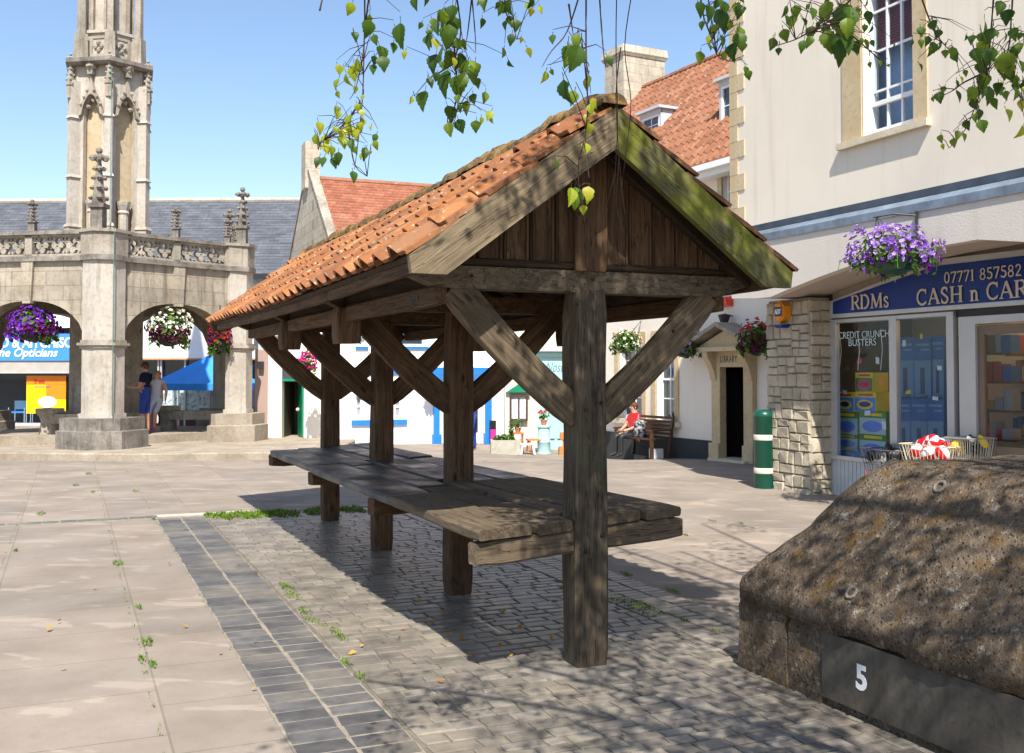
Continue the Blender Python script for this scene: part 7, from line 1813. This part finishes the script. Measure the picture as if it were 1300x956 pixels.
for i, e in enumerate(ends):
    a = tp[2].lerp(tp[4], .1 + .8 * rt.random()); limb(a, V(e), .07, .45)
leafmb, youngmb, twigmb = MB(), MB(), MB()
def leaf(mb, p, d, s, face=None):
    """a toothed birch leaf hanging from p along d"""
    d = d.normalized()
    n = V((rt.uniform(-1, 1), rt.uniform(-1, 1) if face is None else face + rt.uniform(-.5, .5), rt.uniform(-.4, .6))); n = (n - d * n.dot(d)); n = n.normalized() if n.length > .01 else d.orthogonal().normalized()
    x = d.cross(n)
    st_ = p + d * s * .25; fd = rt.uniform(-.1, .4)
    half = [(.0, .0), (.1, .2), (.2, .36), (.27, .37), (.36, .42), (.42, .36), (.52, .36), (.57, .28), (.68, .26), (.72, .18), (.84, .12), (1.0, .0)]
    cl, ww = rt.uniform(.0, .34), rt.uniform(.78, 1.05)
    c = [st_ + d * (t * s) + n * (.08 * s * sin(t * 3) - cl * s * t * t) + x * (.1 * s * (cl - .17) * t) for t, _ in half]
    vs = c + [c[i] + x * w * s * ww + n * w * s * fd for i, (t, w) in enumerate(half)] + [c[i] - x * w * s * ww + n * w * s * fd for i, (t, w) in enumerate(half)]
    k = len(half); fs = []
    for i in range(k - 1):
        fs += [(i, i + 1, k + i + 1, k + i), (i + 1, i, 2 * k + i, 2 * k + i + 1)]
    mb.add(vs, fs)
    twigmb.tube([p, st_], [.0012, .0009], 3)
def simple_leaf(mb, p, s):
    d = V((rt.uniform(-.5, .5), rt.uniform(-.5, .5), -1)).normalized(); n = V((rt.uniform(-1, 1), rt.uniform(-1, 1), rt.uniform(-.6, 1))).normalized(); x = d.cross(n).normalized()
    mb.add([p, p + d * s * .35 + x * s * .42, p + d * s, p + d * s * .35 - x * s * .42], [(0, 1, 2, 3)])
def nearest_limb(p):
    return min((q for l in limbs for q in l[3:]), key=lambda q: (q - p).length)
# the twigs that hang into the picture: pixel path, distance, leaves (pixel, size in pixels, young?)
strands = [
 (3.3, [(470, -14), (463, 40), (461, 110), (457, 160), (450, 215)], [(470, 18, 34, 0), (508, 20, 44, 0), (500, 30, 40, 0), (480, 52, 36, 0), (484, 66, 32, 0), (473, 40, 22, 0), (455, 70, 28, 1), (449, 75, 30, 1), (438, 88, 24, 1), (462, 118, 13, 1), (474, 78, 20, 0)]),
 (3.3, [(463, -14), (462, 60), (452, 110), (444, 126)], []),
 (3.25, [(457, 130), (443, 150), (425, 170), (408, 180), (404, 190)], [(452, 128, 18, 1), (446, 140, 26, 1), (440, 150, 30, 1), (448, 155, 24, 1), (455, 160, 20, 1), (436, 160, 22, 1), (420, 180, 24, 1), (410, 178, 22, 1), (400, 172, 16, 1), (407, 195, 20, 0), (430, 188, 28, 0), (421, 195, 24, 0), (447, 172, 22, 0), (450, 183, 16, 0), (458, 150, 20, 1), (472, 157, 10, 1), (424, 158, 14, 1)]),
 (3.3, [(440, 150), (446, 190), (452, 212), (466, 224)], [(447, 213, 24, 0), (460, 192, 12, 1), (471, 188, 10, 1)]),
 (3.5, [(578, -14), (585, 40), (577, 80), (583, 110), (578, 150), (570, 165)], [(575, 0, 34, 0), (565, 8, 30, 0), (555, 22, 30, 0), (548, 38, 26, 0), (571, 22, 40, 0), (578, 14, 42, 0), (566, 30, 32, 0), (541, 40, 22, 0), (563, 52, 44, 0), (575, 58, 42, 0), (555, 62, 40, 0), (588, 62, 34, 0), (592, 70, 36, 0), (570, 80, 46, 0), (582, 88, 40, 0), (604, 72, 42, 0), (577, 100, 34, 0), (585, 98, 26, 0), (594, 122, 30, 0), (600, 115, 22, 0), (605, 148, 20, 0), (611, 145, 16, 1)]),
 (3.5, [(577, 80), (558, 92), (545, 100), (526, 122)], [(542, 95, 26, 0), (541, 108, 34, 0), (524, 120, 16, 1)]),
 (3.5, [(583, 110), (576, 140), (568, 160)], [(566, 128, 30, 0), (580, 146, 30, 0), (568, 150, 26, 0), (571, 158, 16, 0)]),
 (3.5, [(600, -14), (594, 40), (590, 62)], []), (3.5, [(598, -14), (603, 40), (604, 66)], []),
 (3.4, [(645, -14), (640, 10), (650, 30), (656, 50)], [(618, -10, 32, 0), (646, -8, 30, 0), (640, -4, 28, 0), (645, 16, 22, 0), (655, 20, 26, 0), (651, 38, 22, 0), (662, 45, 12, 1), (684, 5, 16, 1), (678, -8, 26, 0), (528, -10, 30, 0), (540, -12, 26, 0)]),
 (2.6, [(744, -14), (744, 60), (746, 140), (741, 180), (734, 212), (737, 258)], [(722, 46, 50, 0), (738, 48, 56, 0), (728, 50, 48, 0), (748, 90, 34, 0), (714, 92, 42, 0), (731, 110, 26, 0), (748, 128, 20, 1), (747, 142, 16, 1), (730, 230, 38, 0), (726, 232, 34, 1), (748, 232, 30, 1), (750, 240, 26, 1)]),
 (2.6, [(738, -14), (720, 40), (700, 65), (688, 85)], []), (2.6, [(722, 5), (728, 46)], []),
 (5.2, [(783, -14), (782, 60), (784, 150), (781, 220), (776, 290), (774, 330)], []), (5.2, [(788, 60), (782, 120), (786, 200), (792, 260), (797, 300)], []),
 (5.2, [(803, -14), (793, 60), (801, 130), (794, 200), (790, 250), (806, 300)], []), (2.9, [(760, -20), (764, 40), (768, 80), (773, 84)], []),
 (5.2, [(781, 220), (770, 260), (757, 300), (742, 335)], []), (2.7, [(406, 13), (412, -14)], []),
 (5.2, [(786, 200), (783, 260), (792, 300), (786, 345)], []),
 (3.0, [(888, -14), (893, 20), (904, 50), (912, 72), (930, 78)], [(885, -4, 34, 0), (899, 0, 32, 0), (907, 6, 34, 0), (916, -6, 30, 0), (920, 8, 34, 0), (927, 18, 28, 0), (910, 26, 32, 0), (936, 35, 36, 0), (939, 28, 28, 0), (931, 48, 36, 0), (921, 62, 14, 0), (929, 66, 13, 0), (901, 56, 12, 0), (940, 0, 24, 0), (913, 40, 22, 0)]),
 (3.0, [(1090, -14), (1062, 20), (1040, 34), (1010, 50), (985, 58), (979, 60)], [(1030, 5, 24, 0), (1001, 3, 22, 0), (996, 16, 20, 0), (993, 32, 26, 0), (989, 58, 16, 0), (1022, 46, 24, 0), (1033, 28, 24, 0), (1008, 14, 26, 0), (1050, -6, 36, 0), (1066, -4, 42, 0), (1080, 0, 44, 0), (1062, 10, 42, 0), (1075, 16, 42, 0), (1048, 30, 44, 0), (1058, 38, 48, 0), (1070, 36, 42, 0), (1084, 22, 28, 0), (1090, 54, 24, 0), (1108, 28, 18, 0), (1116, 74, 14, 0), (1082, 48, 26, 0), (1100, -8, 24, 0)]),
 (3.0, [(1062, 30), (1090, 52), (1115, 74), (1127, 84)], [(1104, 76, 12, 0), (1127, 80, 8, 0)]),
 (3.1, [(1166, -14), (1178, 20), (1186, 40), (1200, 58), (1210, 68)], [(1168, 30, 20, 0), (1180, 42, 22, 0), (1188, 28, 18, 0), (1187, 48, 24, 0), (1193, 46, 20, 0), (1181, 56, 14, 0), (1200, 60, 16, 0), (1210, 64, 10, 0), (1168, 46, 16, 0)]),
 (3.1, [(1262, -14), (1258, 40), (1252, 90), (1240, 130), (1225, 165), (1205, 188)], [(1272, -4, 34, 0), (1250, 18, 30, 0), (1244, 36, 26, 0), (1234, 56, 34, 0), (1262, 30, 32, 0), (1282, 6, 30, 0), (1270, 58, 44, 0), (1262, 54, 40, 0), (1254, 86, 40, 0), (1245, 92, 44, 0), (1256, 102, 40, 0), (1236, 104, 30, 0), (1245, 72, 26, 0), (1214, 98, 18, 0), (1213, 110, 22, 0), (1232, 120, 22, 0), (1260, 120, 22, 0), (1239, 140, 18, 0), (1223, 150, 20, 0), (1217, 162, 20, 0), (1210, 172, 18, 0), (1196, 180, 12, 1), (1287, 30, 26, 0), (1296, 38, 18, 0)]),
 (3.1, [(1250, 92), (1225, 104), (1208, 116), (1190, 124)], [(1192, 112, 22, 0), (1184, 120, 12, 0)]),
 (3.1, [(1286, -14), (1282, 50), (1276, 90), (1290, 110), (1298, 128)], [(1272, 66, 28, 0), (1278, 84, 28, 0), (1284, 70, 26, 0), (1293, 72, 26, 0), (1268, 100, 26, 0), (1286, 100, 22, 0), (1290, 106, 26, 0), (1295, 122, 26, 1), (1276, 112, 20, 0), (1283, 86, 24, 0), (1298, 96, 22, 0)]),
]
for (d, path, lv) in strands:
    pts = [at(px, py, d + .06 * sin(i * 1.7)) for i, (px, py) in enumerate(path)]
    # smooth
    sm_ = []
    for i in range(len(pts) - 1):
        for k in range(4):
            t = k / 4; p0, p1, p2, p3 = pts[max(i - 1, 0)], pts[i], pts[i + 1], pts[min(i + 2, len(pts) - 1)]
            sm_.append(.5 * ((2 * p1) + (p2 - p0) * t + (2 * p0 - 5 * p1 + 4 * p2 - p3) * t * t + (3 * p1 - p0 - 3 * p2 + p3) * t ** 3))
    sm_.append(pts[-1])
    if path[0][1] < 0:
        top = nearest_limb(pts[0] + V((0, 0, 1.5))); up_ = [top, top.lerp(pts[0], .35) + V((0, 0, .15)), top.lerp(pts[0], .7) + V((0, 0, .2))]
        sm_ = up_ + sm_
    r0 = .0036 * (d / 3.2 if d < 4.5 else .95)
    twigmb.tube(sm_, [r0 * (1 - .72 * i / (len(sm_) - 1)) for i in range(len(sm_))], 5)
    for (px, py, sz, young) in lv:
        tipd = d + rt.uniform(-.22, .12); s = sz / F * tipd * rt.uniform(.64, .86)
        st_ = at(px, py, tipd); dn = V((rt.uniform(-.35, .35), rt.uniform(-.3, .1), -1))
        # stalk base joins the nearest point of the twig
        q = min(sm_, key=lambda w: (w - st_).length); 
        if (q - st_).length < .35: twigmb.tube([q, q.lerp(st_, .5) + V((0, 0, .012)), st_ + V((0, 0, .012))], [.0016, .0012, .001], 4)
        leaf(youngmb if young else leafmb, st_, dn, s, face=-.9)
    if len(lv) > 4:                                # small leaves and side twigs between the large ones
        for _ in range(int(len(lv) * 1.1)):
            (px, py, sz, young) = rt.choice(lv); b0 = at(px + rt.gauss(0, 15), py + rt.gauss(2, 15), d + rt.uniform(-.2, .2)); q = min(sm_, key=lambda w: (w - b0).length)
            if (q - b0).length > .3: continue
            twigmb.tube([q, q.lerp(b0, .5) + V((0, 0, .015)), b0 + V((0, 0, .006))], [.0016, .0012, .0008], 4)
            leaf(youngmb if young or rt.random() < .18 else leafmb, b0, V((rt.uniform(-.5, .5), rt.uniform(-.3, .2), -1)), rt.uniform(9, 19) / F * d, face=-.9)
# the crown: leaves along drooping twigs, none of them inside the frame
def outside(p):
    q = proj(p)
    return q is None or q[1] < -30 or q[0] < -60 or q[0] > 1360
n_strand = 0
def clump_at(p, n, r):
    a = nearest_limb(p); twigmb.tube([a, a.lerp(p, .55) + V((0, 0, .1)), p], [.005, .0035, .0015], 3, cap=False)
    for _ in range(n):
        q = p + V((rt.gauss(0, r), rt.gauss(0, r), rt.gauss(0, r * .7)))
        if outside(q) and outside(q - V((0, 0, .09))): simple_leaf(leafmb, q, rt.uniform(.055, .09))
tsun = V((.033, -.622, .783))
cnt = 0
while cnt < 270:
    k = rt.random() * .86
    if k < .3: t = A.P(-.3, rt.uniform(-.55, 1.3), rt.uniform(1.4, 3.4))           # gable and braces
    elif k < .45: t = A.P(rt.uniform(-.3, .8), rt.uniform(-.4, .5), rt.uniform(.2, 1.8))
    elif k < .66: t = V((rt.uniform(.45, 1.7), rt.uniform(5.0, 8.2), 0))
    elif k < .74: t = V((rt.uniform(1.3, 4.6), rt.uniform(7, 12.5), 0))
    else: t = A.P(rt.uniform(-3, 0), rt.uniform(.8, 2.4), 1)
    p = t + tsun * rt.uniform(2.6, 6.5)
    if p.z < 3.3 or p.z > 7.5 or not outside(p) or (nearest_limb(p) - p).length > 1.9: continue
    cnt += 1; clump_at(p, 26, .16)
while n_strand < 230:
    l = rt.choice(limbs); a = rt.choice(l[2:]); p = a + V((rt.gauss(0, .55), rt.gauss(0, .55), rt.uniform(-.1, .7)))
    if p.z < 3.4: continue
    ln = rt.uniform(.4, 1.3); pts = [a, a.lerp(p, .6) + V((0, 0, .12)), p, p + V((rt.uniform(-.1, .1), rt.uniform(-.1, .1), -ln * .5)), p + V((rt.uniform(-.15, .15), rt.uniform(-.15, .15), -ln))]
    if not all(outside(q) for q in pts) or pts[-1].z < 2.6: continue
    n_strand += 1; twigmb.tube(pts, [.006, .004, .003, .002, .001], 3, cap=False)
    for _ in range(34):
        t = rt.random(); q = pts[2].lerp(pts[4], t) + V((rt.gauss(0, .12), rt.gauss(0, .12), rt.gauss(0, .05)))
        if outside(q) and outside(q - V((0, 0, .08))): simple_leaf(leafmb, q, rt.uniform(.05, .085))
twigmb.build('twigs', MT['twig'], BT, loc=(2, 3, 4))
leafmb.build('foliage', MT['leaf'], BT, loc=(2, 3, 4)); youngmb.build('young_leaves', MT['leafy'], BT, loc=(-.5, 3, 3))['label'] = 'young yellow green leaves at the twig tips'

# ================================================================== LIGHT, SKY, CAMERA
SUN_EL, SUN_AZ = radians(51.5), radians(-3)      # sun stands behind the camera
W = bpy.data.worlds.new('World'); bpy.context.scene.world = W; W.use_nodes = True
nt = W.node_tree; bg = nt.nodes['Background']; sky = nt.nodes.new('ShaderNodeTexSky'); sky.sky_type = 'NISHITA'; sky.sun_disc = False
to_sun = V((sin(radians(3)) * cos(SUN_EL), -cos(radians(3)) * cos(SUN_EL), sin(SUN_EL)))
sky.sun_elevation = SUN_EL; sky.sun_rotation = atan2(to_sun.x, to_sun.y); sky.air_density = 1.0; sky.dust_density = .7; sky.ozone_density = 1.8; sky.altitude = 60
nt.links.new(sky.outputs[0], bg.inputs[0]); bg.inputs[1].default_value = .125
sl_ = bpy.data.lights.new('sun', 'SUN'); sl_.energy = 5.0; sl_.angle = radians(.53); sl_.color = (1, .95, .86)
so = bpy.data.objects.new('sun', sl_); C.objects.link(so); so.rotation_euler = to_sun.to_track_quat('Z', 'Y').to_euler(); so.location = (0, -20, 30)
cam = bpy.data.cameras.new('camera'); co = bpy.data.objects.new('camera', cam); C.objects.link(co)
co.location = (0, 0, CH); co.rotation_euler = (pi / 2 + TH, 0, 0)
cam.sensor_fit = 'HORIZONTAL'; cam.sensor_width = 36; cam.lens = F / 1300 * 36; cam.shift_y = (CY - 478) / 1300; cam.clip_start = .05; cam.clip_end = 2000
bpy.context.scene.camera = co
sc = bpy.context.scene
sc.view_settings.view_transform = 'Standard'; sc.view_settings.look = 'None'; sc.view_settings.exposure = .75; sc.view_settings.gamma = 1
sc.cycles.max_bounces = 6; sc.cycles.transparent_max_bounces = 12; sc.cycles.use_denoising = True
sc.render.film_transparent = False

text('time', A, A.hit(520, 386, -1.033)[0], -1.034, 2.29, .05, MT['iron'], S, width=.17, ext=.0008, name='graffito')
